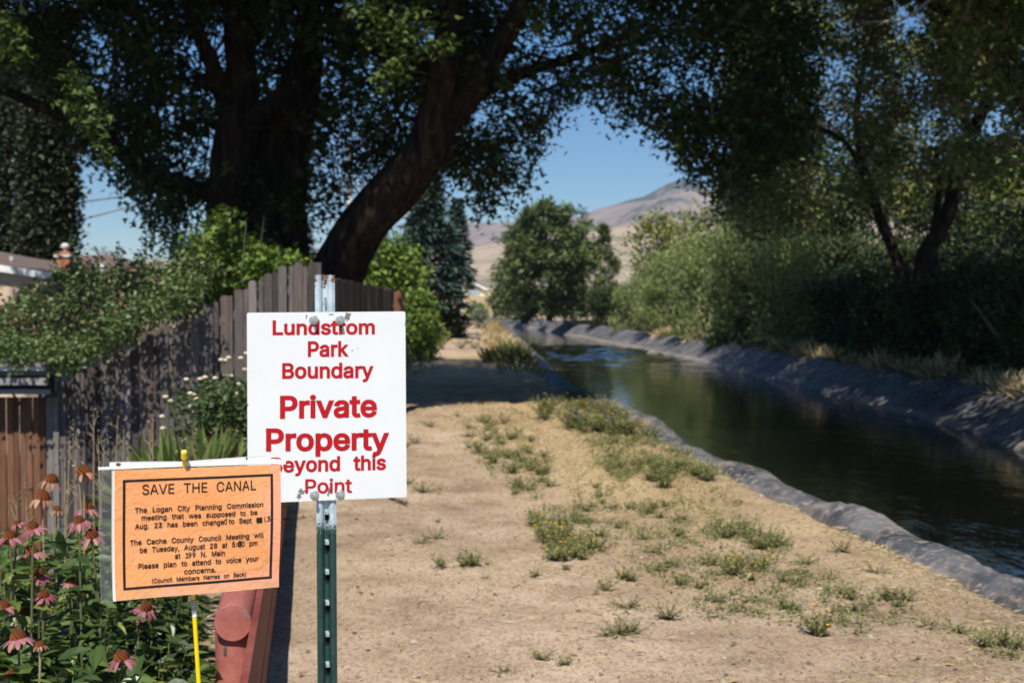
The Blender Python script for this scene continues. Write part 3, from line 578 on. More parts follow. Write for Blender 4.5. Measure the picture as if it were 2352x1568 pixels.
def glyph(ch, off):
    key = (ch, round(off, 4))
    if key in _gc: return _gc[key]
    pts = []; edges = []; conts = []
    raw = [np.array(c, float) / 500 for c in GL['g'][ch]]
    area = lambda c: .5 * np.sum(c[:, 0] * np.roll(c[:, 1], -1) - np.roll(c[:, 0], -1) * c[:, 1])
    sgn = 1 if area(max(raw, key=lambda c: abs(area(c)))) < 0 else -1
    for c in raw:
        keep = np.linalg.norm(c - np.roll(c, 1, 0), axis=1) > 1e-4
        c = c[keep]
        e1 = norm(c - np.roll(c, 1, 0)); e2 = norm(np.roll(c, -1, 0) - c)
        n1 = np.stack([-e1[:, 1], e1[:, 0]], -1); n2 = np.stack([-e2[:, 1], e2[:, 0]], -1)
        nn = norm(n1 + n2)
        sc = 1 / np.maximum(.6, np.sum(nn * n1, -1))
        c = c + sgn * off * nn * sc[:, None]
        b = len(pts)
        pts += [Vector((p[0], p[1])) for p in c]
        edges += [(b + i, b + (i + 1) % len(c)) for i in range(len(c))]
        conts.append(c)
    V, E_, F_, *_r = geometry.delaunay_2d_cdt(pts, edges, [], 0, 1e-5)
    V = np.array([[v.x, v.y] for v in V])
    out = []
    for f in F_:
        p = V[list(f)].mean(0)
        w = 0
        for c in conts:
            a = c; b = np.roll(c, -1, 0)
            up = (a[:, 1] <= p[1]) & (b[:, 1] > p[1]); dn = (a[:, 1] > p[1]) & (b[:, 1] <= p[1])
            cr = (b[:, 0] - a[:, 0]) * (p[1] - a[:, 1]) - (p[0] - a[:, 0]) * (b[:, 1] - a[:, 1])
            w += np.sum(up & (cr > 0)) - np.sum(dn & (cr < 0))
        if w != 0: out.append(tuple(f))
    _gc[key] = (V, out)
    return _gc[key]
CAPH = 0.0
def text_tris(s, off, space=190, track=0):
    """verts (x in 0..W, y in em), faces, width"""
    x = 0; V = []; F = []; n = 0
    for ch in s:
        if ch == ' ': x += space / 500; continue
        v, f = glyph(ch, off)
        V.append(v + np.array([x, 0])); F += [tuple(i + n for i in t) for t in f]; n += len(v)
        x += (GL['a'][ch] if ch != '1' else 165) / 500 + track
    V = np.concatenate(V)
    lo, hi = V[:, 0].min(), V[:, 0].max()
    V[:, 0] -= lo
    return V, F, hi - lo
_h = glyph('H', 0)[0]
CAPH = _h[:, 1].max()

class Plane:
    """a flat sheet standing in the scene: pixel -> point on it"""
    def __init__(s, o, ux, uy):
        s.o = np.array(o); s.ux = norm(np.array(ux)); n = norm(np.cross(s.ux, uy))
        s.n = n if n[1] < 0 else -n
        s.uy = np.cross(s.n, s.ux)
        if s.uy[2] < 0: s.uy = -s.uy
    def hit(s, x, y, lift=0.0):
        r = ray(x, y); e = np.array([0, 0, EYE])
        k = np.dot(s.o + s.n * lift - e, s.n) / np.dot(r, s.n)
        return e + r * k
def put_text(mb, pl, s, L, R, cap_px, off, lift, space=190, track=0, warp=None, mid=None):
    V, F, w = text_tris(s, off, space, track)
    a = pl.hit(*L, lift); b = pl.hit(*R, lift)
    ux = (b - a) / w
    up_ = pl.hit(L[0], L[1] - cap_px, lift) - a
    up_ = up_ * (1.0 / CAPH)
    W = a + V[:, :1] * ux + V[:, 1:2] * up_
    if warp is not None: W = warp(W)
    # face the viewer
    f0 = F[0]
    nn = np.cross(W[f0[1]] - W[f0[0]], W[f0[2]] - W[f0[0]])
    if np.dot(nn, pl.n) < 0: F = [t[::-1] for t in F]
    mb.add(W, F)

# ------------------------------------------------------------------ boundary sign on its post
tl, tr, br, bl = at(567, 718, 4.02), at(931, 715, 4.02 * 1.028), at(934, 1141, 4.02 * 1.028), at(569, 1156, 4.02)
sp = Plane((tl + tr + br + bl) / 4, (tr + br) / 2 - (tl + bl) / 2, (tl + tr) / 2 - (bl + br) / 2)
postx = at(750, 1000, 4.0)
pc = sp.hit(749, 1000)
sign = thing("boundary_sign", (pc[0], pc[1], zg(pc[0], pc[1])), "white metal sign with red lettering bolted to a green steel post by the path", "sign")
white = plain("white_enamel", [(.66, .685, .69), (.69, .715, .72)], 9, .65, .15)
rust = plain("chipped_metal", [(.13, .12, .11), (.24, .23, .22)], 90, .6)
def rounded(pl, corners, r, k=5):
    """px corners TL TR BR BL of a sheet -> outline points on the plane with rounded corners"""
    P = [pl.hit(*c) for c in corners]; out = []
    for i in range(4):
        p, a, b = P[i], P[i - 1], P[(i + 1) % 4]
        u = norm(a - p); v = norm(b - p)
        for j in range(k + 1):
            t = j / k
            q = (p + u * r) * (1 - t) ** 2 + p * 2 * t * (1 - t) + (p + v * r) * t * t
            out.append(q)
    return np.array(out)
def sheet(mb, out, n, thick):
    k = len(out)
    f = out; b = out - n * thick
    mb.add(np.concatenate([f, b]), [tuple(range(k)), tuple(reversed(range(k, 2 * k)))] + [(i, k + i, k + (i + 1) % k, (i + 1) % k) for i in range(k)])
b = MB(); sheet(b, rounded(sp, [(567, 718), (931, 715), (934, 1141), (569, 1156)], .006), sp.n, .0018)
panel = b.build("sign_panel", white, sign)
red = plain("red_sign_vinyl", [(.38, .006, .012), (.43, .008, .016)], 20, .6, .2)
for s, L, R, cap, off in (("Lundstrom", (626, 768), (861, 766), 31, .025), ("Park", (707, 818), (801, 817), 33, .025),
                          ("Boundary", (648, 868), (858, 866), 33, .025), ("Private", (643, 959), (866, 955), 48, .027),
                          ("Property", (611, 1034), (894, 1031), 48, .027), ("Beyond this", (622, 1084), (887, 1077), 32, .025),
                          ("Point", (701, 1132), (809, 1130), 31, .018)):
    b = MB(); put_text(b, sp, s, L, R, cap, off, .0009, space=230)
    b.build("lettering", red, panel)
# flaked paint round the bolts
def blob(pl, x, y, rx, ry, n=18, lift=.0006, seed=0):
    r = random.Random(seed); V = [pl.hit(x, y, lift)]
    for i in range(n):
        a = 2 * PI * i / n; k = r.uniform(.45, 1.15)
        V.append(pl.hit(x + rx * k * math.cos(a), y - ry * k * math.sin(a), lift))
    return V, [(0, i, i % n + 1) for i in range(1, n + 1)]
for i, (x, y, rx, ry) in enumerate(((797, 727, 6, 12), (802, 722, 5, 4), (692, 1128, 8, 7), (687, 1138, 6, 9), (757, 1126, 5, 9), (754, 1135, 3, 6), (809, 804, 1.5, 2.5), (822, 800, 1, 3), (704, 728, 2, 8), (930, 745, 1.2, 6), (761, 722, 8, 1.4), (569, 930, 1.2, 5))):
    b = MB(); b.add(*blob(sp, x, y, rx, ry, seed=i)); b.build("paint_chip", rust, panel)
wornm = plain("worn_primer", [(.62, .64, .64), (.68, .70, .70)], 120, .5)
for i, (x, y, rx, ry) in enumerate(((722, 744, 15, 13), (783, 744, 15, 13), (722, 1140, 14, 12), (781, 1138, 15, 12))):
    b = MB(); b.add(*blob(sp, x, y, rx, ry, seed=40 + i, lift=.0004)); b.build("worn_patch", wornm, panel)
zinc = plain("zinc_bolt", [(.50, .50, .51), (.72, .72, .73)], 200, .32, .5, metal=.85)
for (x, y) in ((720.5, 735), (781, 735), (722, 1136), (781, 1135)):
    c = sp.hit(x, y)
    def ring(r, l, n, ph=0.0):
        return [c + sp.n * l + r * (math.cos(2 * PI * k / n + ph) * sp.ux + math.sin(2 * PI * k / n + ph) * sp.uy) for k in range(n)]
    b = MB()
    def stack(secs, n, ph=0.0):
        V = [p for r, l in secs for p in ring(r, l, n, ph)]
        F = [(i * n + k, i * n + (k + 1) % n, (i + 1) * n + (k + 1) % n, (i + 1) * n + k) for i in range(len(secs) - 1) for k in range(n)]
        F.append(tuple((len(secs) - 1) * n + k for k in range(n)))
        b.add(V, F)
    stack([(.0135, .0002), (.0135, .002), (.0125, .0028)], 20)
    stack([(.0095, .0028), (.0095, .009), (.0085, .0105)], 6, random.random())
    stack([(.0052, .0105), (.0052, .025), (.0042, .0265)], 12)
    b.build("bolt", zinc, sign)

# rolled steel post, sprayed pale at the top
def post_material():
    m, nt, bs = mk("green_steel_post")
    geo = nt.nodes.new("ShaderNodeTexCoord")
    sx = nt.nodes.new("ShaderNodeSeparateXYZ"); nt.links.new(geo.outputs['Object'], sx.inputs[0])
    n = noise(nt, 260, 3, .8)
    n2 = noise(nt, 34, 6, .7)
    mr = nt.nodes.new("ShaderNodeMapRange"); mr.inputs[1].default_value = .90; mr.inputs[2].default_value = 1.05; mr.clamp = False
    nt.links.new(sx.outputs[2], mr.inputs[0])
    ad = nt.nodes.new("ShaderNodeMath"); ad.operation = 'MULTIPLY_ADD'
    nt.links.new(n.outputs['Fac'], ad.inputs[0]); ad.inputs[1].default_value = 1.1; nt.links.new(mr.outputs[0], ad.inputs[2])
    f = ramp(nt, [(.92, (0, 0, 0)), (1.0, (1, 1, 1))], ad.outputs[0])
    gr = ramp(nt, [(.35, (.010, .034, .028)), (.65, (.022, .06, .048))], n2.outputs['Fac'])
    pl_ = ramp(nt, [(.33, (.30, .40, .46)), (.6, (.50, .60, .66))], n2.outputs['Fac'])
    c = mixc(nt, gr.outputs[0], pl_.outputs[0], f.outputs[0])
    # rust on the very top edge
    mr2 = nt.nodes.new("ShaderNodeMapRange"); mr2.inputs[1].default_value = 1.60; mr2.inputs[2].default_value = 1.668
    nt.links.new(sx.outputs[2], mr2.inputs[0])
    ml = nt.nodes.new("ShaderNodeMath"); ml.operation = 'MULTIPLY_ADD'
    nt.links.new(n2.outputs['Fac'], ml.inputs[0]); ml.inputs[1].default_value = .9
    ml2 = nt.nodes.new("ShaderNodeMath"); ml2.operation = 'MULTIPLY'; nt.links.new(mr2.outputs[0], ml2.inputs[0]); ml2.inputs[1].default_value = .3
    nt.links.new(ml2.outputs[0], ml.inputs[2])
    fr = ramp(nt, [(.70, (0, 0, 0)), (.76, (1, 1, 1))], ml.outputs[0])
    c = mixc(nt, c, (.16, .07, .03), fr.outputs[0])
    nt.links.new(c, bs.inputs['Base Color']); bs.inputs['Roughness'].default_value = .42; bs.inputs['Specular IOR Level'].default_value = .5
    bump(nt, bs, n2.outputs['Fac'], .15, .002)
    return m
PM = post_material()
ax = Vector(sp.ux); ax = norm(np.array([sp.ux[0], sp.ux[1], 0])); nb = np.array([-ax[1], ax[0], 0]); nb = nb if nb[1] > 0 else -nb
ptop = sp.hit(747, 631); pbot = np.array([pc[0] + .004, pc[1], 0.0])
def prof(x):
    a = abs(x)
    return -.0045 * math.exp(-((a - .0185) / .0065) ** 2) + .010 * math.exp(-(x / .0085) ** 4) + .004
xs = np.linspace(-.0285, .0285, 41)
sec = [(x, prof(x) + .004) for x in xs]
back = [(x, y + .0028) for x, y in reversed(sec)]
loop = sec + back
zs = [-.35, .3, .7, 1.0, 1.3, ptop[2]]
b = MB(); n = len(loop); V = []
for z in zs:
    t = z / ptop[2]
    o = pbot * (1 - t) + np.array([ptop[0], ptop[1], 0]) * t
    for x, y in loop: V.append((o[0] + ax[0] * x + nb[0] * (y + .003), o[1] + ax[1] * x + nb[1] * (y + .003), z))
F = [(i * n + k, i * n + (k + 1) % n, (i + 1) * n + (k + 1) % n, (i + 1) * n + k) for i in range(len(zs) - 1) for k in range(n)]
F.append(tuple(range((len(zs) - 1) * n, len(zs) * n)))
b.add(V, F)
b.build("post", PM, sign, smooth=False)
# punched lugs standing out of the web
stud_m = plain("worn_stud", [(.20, .28, .27), (.42, .47, .45)], 150, .4, .5)
hole_m = plain("punched_slot", [(.004, .005, .005)], 10, .9, .1)
for k, y in enumerate((1180, 1250, 1318, 1389, 1461, 1531)):
    c = sp.hit(751.5 + k * .4, y)
    fr = c + nb * .013
    b = MB()
    w = .0050
    R = np.stack([ax, nb, [0, 0, 1]], 1)
    pts = [(-w, .008, .012), (w, .008, .012), (w, -.011, .008), (-w, -.011, .008), (-w, .008, -.003), (w, .008, -.003), (w, -.011, -.001), (-w, -.011, -.001)]
    V = np.array(pts) @ R.T + fr
    b.add(V, [(0, 1, 2, 3), (4, 7, 6, 5), (3, 2, 6, 7), (0, 4, 5, 1), (0, 3, 7, 4), (1, 5, 6, 2)])
    b.build("stud", stud_m, sign)
    b = MB(); b.box(fr + np.array([0, 0, -.012]) + nb * .0012, (.011, .002, .016), R)
    b.build("slot", hole_m, sign)
# slot above the panel
c = sp.hit(748.5, 693) + nb * .0122
b = MB(); b.box(c, (.006, .002, .026), np.stack([ax, nb, [0, 0, 1]], 1)); b.build("slot", plain("slot_shadowed_metal", [(.16, .17, .17), (.3, .31, .31)], 80), sign)
c = sp.hit(747, 638) + nb * .0118
b = MB(); b.tube([c - nb * .001, c + nb * .002], .0052, 10); b.build("rivet_hole", plain("rusty_hole", [(.10, .05, .02), (.28, .17, .08)], 200), sign)

# a dry feathery seed head caught behind the panel
fe = thing("seed_head", at(905, 1146, 4.16), "dry dark grey seed head caught behind the white sign's lower edge", "seed head")
P = []; A_ = []
for i in range(130):
    t = random.random()
    P.append(at(888 + 44 * t, 1141 + 15 * t ** .7 + random.uniform(-2, 2), 4.15 + random.uniform(-.004, .004)))
    A_.append((1, random.uniform(-.3, .3), -.35 + random.uniform(-.45, .35)))
leaves("feather", np.array(P), .020, 'needle', rng.random(130), leafmat("dry_seed", [(.05, .045, .04), (.20, .18, .16)], .1), fe, axis=np.array(A_), width=.35)

# ------------------------------------------------------------------ orange notice on a yellow stake
dl, drr = 2.34, 2.34 * 1.066
q = [at(256, 1080, dl), at(643, 1066, drr), at(640, 1347, drr), at(258, 1380, dl)]
npn = Plane(sum(q) / 4, (q[1] + q[2]) / 2 - (q[0] + q[3]) / 2, (q[0] + q[1]) / 2 - (q[3] + q[2]) / 2)
def warp(W):
    d = W - npn.o
    u = d @ npn.ux; v = d @ npn.uy
    h = .0022 * np.sin(u * 22 + .6) + .0016 * np.sin(v * 26 + u * 9) + .010 * np.clip((u - .09) / .05, 0, 1.2) ** 2 * np.sin(v * 9 + 1.2) * .5 + .0035 * np.clip((-v - .07) / .04, 0, 1.5) ** 2
    return W + h[..., None] * npn.n
stake_b = np.array([at(456, 1568, 2.43)[0] + .012, 2.45, 0.0])
notice = thing("protest_notice", stake_b, "orange paper notice headed SAVE THE CANAL in a clear sleeve on a yellow stake", "notice")
def px_grid(c4, nu, nv, lift):
    """patch from px corners TL TR BR BL, bent like the paper"""
    P = [npn.hit(*c, lift) for c in c4]
    U, Vv = np.meshgrid(np.linspace(0, 1, nu), np.linspace(0, 1, nv))
    U = U[..., None]; Vv = Vv[..., None]
    W = (P[0] * (1 - U) + P[1] * U) * (1 - Vv) + (P[3] * (1 - U) + P[2] * U) * Vv
    return warp(W), U[..., 0], Vv[..., 0]
def add_uv(o, U, V):
    me = o.data; uv = me.uv_layers.new(name='uv')
    li = np.empty(len(me.loops), np.int32); me.loops.foreach_get('vertex_index', li)
    uv.data.foreach_set('uv', np.stack([U.ravel()[li], 1 - V.ravel()[li]], -1).astype(np.float32).ravel())
def paper_material():
    m, nt, bs = mk("orange_paper")
    tc = nt.nodes.new("ShaderNodeTexCoord"); sx = nt.nodes.new("ShaderNodeSeparateXYZ"); nt.links.new(tc.outputs['UV'], sx.inputs[0])
    n = noise(nt, 5, 6, .6, coord='UV', dist=.8)
    n2 = noise(nt, 2.2, 3, .5, coord='UV')
    def math_(op, a, b_):
        q_ = nt.nodes.new("ShaderNodeMath"); q_.operation = op
        for i, v in enumerate((a, b_)):
            if hasattr(v, 'links'): nt.links.new(v, q_.inputs[i])
            else: q_.inputs[i].default_value = v
        return q_.outputs[0]
    # damp from the bottom and right edges: pink bleed with a brown tide line
    edge = math_('MAXIMUM', math_('MULTIPLY', math_('SUBTRACT', .20, sx.outputs[1]), 4.2), math_('MULTIPLY', math_('SUBTRACT', sx.outputs[0], .86), 4.0))
    edge = math_('MULTIPLY', edge, math_('ADD', math_('MULTIPLY', sx.outputs[0], .8), .35))
    wet = math_('ADD', edge, math_('MULTIPLY', math_('SUBTRACT', n.outputs['Fac'], .5), 1.5))
    f = ramp(nt, [(.12, (0, 0, 0)), (.50, (1, 1, 1))], wet)
    tide = ramp(nt, [(.16, (0, 0, 0)), (.20, (1, 1, 1)), (.26, (0, 0, 0))], wet)
    base = ramp(nt, [(.35, (.95, .39, .14)), (.65, (.97, .46, .20))], n2.outputs['Fac'])
    c = mixc(nt, base.outputs[0], (.93, .40, .24), f.outputs[0])
    c = mixc(nt, c, (.62, .30, .09), math_('MULTIPLY', tide.outputs[0], .6))
    n4 = noise(nt, 9, 4, .6, coord='UV')
    low = math_('MULTIPLY', ramp(nt, [(.02, (1, 1, 1)), (.10, (0, 0, 0))], sx.outputs[1]).outputs[0], ramp(nt, [(.4, (0, 0, 0)), (.6, (1, 1, 1))], n4.outputs['Fac']).outputs[0])
    c = mixc(nt, c, (.55, .36, .17), math_('MULTIPLY', low, .7))
    nt.links.new(c, bs.inputs['Base Color']); bs.inputs['Roughness'].default_value = .55; bs.inputs['Specular IOR Level'].default_value = .35
    t = nt.nodes.new("ShaderNodeBsdfTranslucent"); nt.links.new(c, t.inputs[0])
    mx = nt.nodes.new("ShaderNodeMixShader"); mx.inputs[0].default_value = .12
    nt.links.new(bs.outputs[0], mx.inputs[1]); nt.links.new(t.outputs[0], mx.inputs[2]); nt.links.new(mx.outputs[0], nt.nodes['Material Output'].inputs[0])
    n5 = noise(nt, 14, 4, .6, coord='UV', dist=1); bump(nt, bs, n5.outputs['Fac'], .5, .004)
    return m
W, U, V_ = px_grid([(262.5, 1080), (643, 1066), (640, 1347), (264.5, 1378.5)], 60, 44, 0.0)
pap = grid_mesh("orange_paper", W, paper_material(), notice); add_uv(pap, U, V_)
W, U, V_ = px_grid([(256, 1080.5), (610, 1067), (600, 1349), (258, 1380)], 30, 24, -.0012)
grid_mesh("backing_sheet", W, plain("white_paper", [(.80, .79, .80)], 5, .7), notice)
ink = plain("black_print", [(.018, .010, .012), (.026, .015, .016)], 30, .5, .3)
def c3(x, y): return ((220 + x / 3.919) / 1.04082, (1060 + y / 3.919) / 1.04082)
lines = [("SAVE THE CANAL", (472, 478), (1533, 430), 92, .004, 230), ("The Logan City Planning Commission", (405, 650), (1598, 588), 47, .016, 250),
         ("meeting that was supposed to be", (468, 720), (1545, 662), 46, .016, 250), ("Aug. 23 has been change", (408, 801), (1230, 752), 47, .016, 250),
         ("to Sept", (1275, 748), (1492, 737), 46, .016, 250), ("The Cache County Council Meeting will", (360, 955), (1605, 875), 47, .016, 250),
         ("be Tuesday, August 28 at 5:00 pm", (455, 1025), (1548, 950), 48, .016, 250), ("at 199 N. Main", (780, 1078), (1243, 1045), 48, .016, 250),
         ("Please plan to attend to voice your", (440, 1176), (1560, 1096), 48, .016, 250), ("concerns.", (865, 1222), (1160, 1201), 48, .016, 250),
         ("(Council Members Names on Back)", (565, 1308), (1443, 1240), 40, .016, 250)]
for s, L, R, cap, off, spc in lines:
    b = MB(); put_text(b, npn, s, c3(*L), c3(*R), cap / 3.919 / 1.0408, off, .0009, space=spc, warp=warp)
    b.build("print", ink, pap)
# marker corrections: a squeezed d, a blacked-out date, 13 and a thickened zero
mk_ink = plain("marker_ink", [(.016, .014, .013)], 30, .5, .3)
b = MB(); put_text(b, npn, "d", c3(1231, 752), c3(1256, 750), 62 / 4.08, .004, .0009, warp=warp); b.build("handwriting", mk_ink, pap)
b = MB(); put_text(b, npn, "1", c3(1606, 727), c3(1621, 726), 44 / 4.08, .008, .0009, warp=warp)
put_text(b, npn, "3", c3(1629, 725), c3(1664, 722), 46 / 4.08, .006, .0009, warp=warp); b.build("handwriting", mk_ink, pap)
b = MB(); put_text(b, npn, "0", c3(1366, 961), c3(1399, 958), 50 / 4.08, .028, .0014, warp=warp); b.build("handwriting", mk_ink, pap)
def quad_strip(p, name, mat, parent, lift=.001, nu=24, nv=3):
    W, U, V_ = px_grid(p, nu, nv, lift)
    return grid_mesh(name, W, mat, parent)
quad_strip([c3(1534, 692), c3(1588, 688), c3(1590, 737), c3(1536, 741)], "blacked_out_word", mk_ink, pap, nu=4)
o_ = [c3(289, 341), c3(1691, 281), c3(1684, 1260), c3(294, 1373)]
i_ = [c3(314, 361), c3(1669, 302), c3(1662, 1241), c3(318, 1349)]
b = MB()
for k in range(4):
    P = [npn.hit(*v, .0007) for v in (o_[k], o_[(k + 1) % 4], i_[(k + 1) % 4], i_[k])]
    U = np.linspace(0, 1, 40)[:, None]
    a = warp(P[0] * (1 - U) + P[1] * U); c = warp(P[3] * (1 - U) + P[2] * U)
    b.add(np.concatenate([a, c]), [(j, j + 1, 41 + j, 40 + j)[::-1] for j in range(39)])
b.build("print_border", ink, pap)
# clear sleeve with a white punched strip
def film_material():
    m, nt, bs = mk("clear_plastic_film")
    tr_ = nt.nodes.new("ShaderNodeBsdfTransparent"); tr_.inputs[0].default_value = (.80, .82, .82, 1)
    bs.inputs['Base Color'].default_value = (.55, .57, .58, 1); bs.inputs['Roughness'].default_value = .22
    mx = nt.nodes.new("ShaderNodeMixShader"); mx.inputs[0].default_value = .13
    nt.links.new(tr_.outputs[0], mx.inputs[1]); nt.links.new(bs.outputs[0], mx.inputs[2]); nt.links.new(mx.outputs[0], nt.nodes['Material Output'].inputs[0])
    return m
sleeve = quad_strip([(224, 1077), (258, 1076), (260, 1381), (230, 1384)], "clear_sleeve", film_material(), notice, -.0006, 6, 24)
stripm = plain("white_sleeve_strip", [(.82, .85, .86), (.88, .90, .90)], 6, .4, .4)
holes = [(272, 1066.5), (570, 1052.5)]
top = lambda x: np.interp(x, [225, 251, 251.5, 330, 420, 470, 560, 600, 617, 622, 655], [1072, 1071, 1060.5, 1059.5, 1059, 1055, 1048.5, 1046.5, 1046.8, 1053, 1055])
botm = lambda x: np.interp(x, [225, 420, 655], [1080, 1071.5, 1065])
b = MB()
xs = sorted(set(np.round(np.concatenate([np.linspace(225, 655, 130), [251, 251.5]] + [np.linspace(h[0] - 6, h[0] + 6, 13) for h in holes]), 2)))
for x0, x1 in zip(xs[:-1], xs[1:]):
    def spans(x):
        t, bt = float(top(x)), float(botm(x))
        for hx, hy in holes:
            d = abs(x - hx)
            if d < 6.0:
                h = 4.1 * math.sqrt(max(0, 1 - (d / 6.0) ** 2)) ** .8
                return [(t, hy - h), (hy + h, bt)]
        return None
    a, c = spans(x0 + 1e-3), spans(x1 - 1e-3)
    segs = list(zip(a, c)) if a and c else [((float(top(x0)), float(botm(x0))), (float(top(x1)), float(botm(x1))))]
    for (t0, b0), (t1, b1) in segs:
        P = [npn.hit(x0, t0, -.0007), npn.hit(x1, t1, -.0007), npn.hit(x1, b1, -.0007), npn.hit(x0, b0, -.0007)]
        b.add(warp(np.array(P)), [(0, 3, 2, 1)])
strip = b.build("punched_strip", stripm, notice)
b = MB(); perf = plain("perforation_grey", [(.28, .28, .28), (.4, .4, .4)], 40)
for x in np.arange(228, 636, 2.7):
    y = float(botm(x)) - 1.2
    P = [npn.hit(x, y - .9, -.0001), npn.hit(x + 1.3, y - .9, -.0001), npn.hit(x + 1.3, y + .9, -.0001), npn.hit(x, y + .9, -.0001)]
    b.add(warp(np.array(P)), [(0, 3, 2, 1)])
for x in np.arange(253, 616, 2.7):
    y = float(top(x)) + 1.0
    P = [npn.hit(x, y - .5, -.0001), npn.hit(x + 1.3, y - .5, -.0001), npn.hit(x + 1.3, y + .5, -.0001), npn.hit(x, y + .5, -.0001)]
    b.add(warp(np.array(P)), [(0, 3, 2, 1)])
for y in np.arange(1082, 1382, 3.2):
    x = np.interp(y, [1077, 1384], [226.5, 232])
    P = [npn.hit(x, y, -.0001), npn.hit(x + 1.0, y, -.0001), npn.hit(x + 1.0, y + 1.5, -.0001), npn.hit(x, y + 1.5, -.0001)]
    b.add(warp(np.array(P)), [(0, 3, 2, 1)])
b.build("perforation", perf, sleeve)
# stake
yel = plain("yellow_fibreglass", [(.80, .60, .0), (.86, .66, .005)], 60, .35, .5)
t0 = npn.hit(423, 1046, .007); t1 = npn.hit(424.5, 1076, -.006)
p_lab = npn.hit(445, 1388, -.022)
rodpts = [npn.hit(423.2, 1050, .0085), npn.hit(423.6, 1062, .004), npn.hit(424.4, 1078, -.0055), npn.hit(433, 1230, -.014), p_lab, npn.hit(456.5, 1568, -.026), stake_b + np.array([0, 0, -.1])]
b = MB(); b.tube(rodpts, .0039, 12); b.build("stake", yel, notice, smooth=True)
b = MB(); capm = plain("pale_yellow_cap", [(.86, .58, .06), (.88, .62, .09)], 30, .35, .5)
u = norm(rodpts[0] - rodpts[1]); c0 = npn.hit(423.2, 1052, .0085)
b.tube([c0, c0 + u * .0004, c0 + u * .012, c0 + u * .0145, c0 + u * .0155], [.0046, .0055, .0053, .0045, .0022], 16); b.build("stake_cap", capm, notice, smooth=False)
b = MB(); d_ = norm(rodpts[5] - p_lab)
b.tube([p_lab - d_ * .016, p_lab + d_ * .021], .0042, 14); lab = b.build("stake_label", plain("white_label", [(.80, .80, .80)], 9, .5), notice)
b = MB()
for k, (s0, w_) in enumerate(((-.014, .0018), (-.0112, .0008), (-.0095, .0015), (-.007, .0007), (-.0055, .0016), (-.0028, .0008), (-.001, .0014), (.0015, .0007), (.0035, .0018), (.0065, .0006), (.008, .0012))):
    b.tube([p_lab + d_ * s0, p_lab + d_ * (s0 + w_)], .00432, 14)
b.build("barcode", mk_ink, lab)

# ------------------------------------------------------------------ red log barrier
def redpaint():
    m, nt, bs = mk("red_brown_fence_paint")
    n = noise(nt, 9, 6, .65, stretch=(1, .35, 1)); n2 = noise(nt, 60, 5, .7)
    c = ramp(nt, [(.3, (.27, .080, .062)), (.5, (.36, .115, .090)), (.7, (.46, .17, .14))], n.outputs['Fac'])
    f = ramp(nt, [(.70, (0, 0, 0)), (.73, (1, 1, 1))], n2.outputs['Fac'])
    cc = mixc(nt, c.outputs[0], (.17, .14, .13), f.outputs[0])
    nt.links.new(cc, bs.inputs['Base Color']); bs.inputs['Roughness'].default_value = .6; bs.inputs['Specular IOR Level'].default_value = .3
    bump(nt, bs, n.outputs['Fac'], .3, .01)
    return m
RP = redpaint()
e0 = at(535, 1430, 5.0)
dirv = norm(np.array([-.141, 1, 0.0]))
r0 = .0665
bar = thing("log_barrier", (e0[0] + dirv[0] * .1, e0[1] + dirv[1] * .1, 0), "red painted round log rail on short posts beside the flower bed", "barrier")
b = MB(); b.tube([e0 + dirv * s for s in (0, .004, .02, 1, 2, 3, 4, 5, 6, 7, 8)], [r0 * .96, r0 * .99] + [r0] * 9, 32, bump=.0, caps=True); rail = b.build("rail", RP, bar, smooth=False)
sd = np.array([dirv[1], -dirv[0], 0])
# low plank wall standing along the log's path side
rz = math.atan2(dirv[1], dirv[0])
RW_ = Matrix.Rotation(rz, 3, 'Z')
PLK = plain("shade_darkened_red_paint", [(.13, .034, .026), (.20, .055, .042), (.27, .09, .07)], 9, .65, .25, .3, .01, stretch=(1, .35, 1))  # the rail's red paint, darkened to put the wall's shade into the colour
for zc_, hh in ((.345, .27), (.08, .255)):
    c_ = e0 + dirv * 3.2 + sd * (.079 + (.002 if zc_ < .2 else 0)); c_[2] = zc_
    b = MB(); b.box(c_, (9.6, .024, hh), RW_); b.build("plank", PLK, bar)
for s in (.085, 2.7, 5.3):
    pz = e0 + dirv * s
    b = MB(); b.tube([(pz[0], pz[1], -.4), (pz[0], pz[1], .2), (pz[0], pz[1], e0[2] - .035)], r0 * 1.02, 32); po = b.build("post", RP, bar)
    if s < 1:
        chip = plain("bare_grey_wood", [(.035, .03, .03), (.11, .09, .085)], 60, .9)
        pl2 = Plane(np.array([pz[0], pz[1] - r0 * 1.02 - .0005, .2]), np.array([1, 0, 0]), np.array([0, 0, 1]))
        b = MB(); v, f = blob(pl2, 517, 1494, 6, 15, 16, 0.0, 3); V = np.array(v)
        dx = V[:, 0] - pz[0]; V[:, 1] = pz[1] - np.sqrt(np.maximum(0, (r0 * 1.02) ** 2 - dx ** 2)) - .001
        b.add(V, f); b.build("paint_chip", chip, po)
ple = Plane(e0 - dirv * .0012, sd, np.array([0, 0, 1]))
endm = plain("grey_worn_end", [(.16, .12, .11), (.26, .2, .18)], 60, .9)
for k, (x, y, rx, ry) in enumerate(((560, 1405, 9, 6), (566, 1412, 5, 6), (515, 1398, 4, 2), (571, 1418, 3, 4))):
    b = MB(); b.add(*blob(ple, x, y, rx, ry, seed=70 + k, lift=0)); b.build("paint_chip", endm, rail)

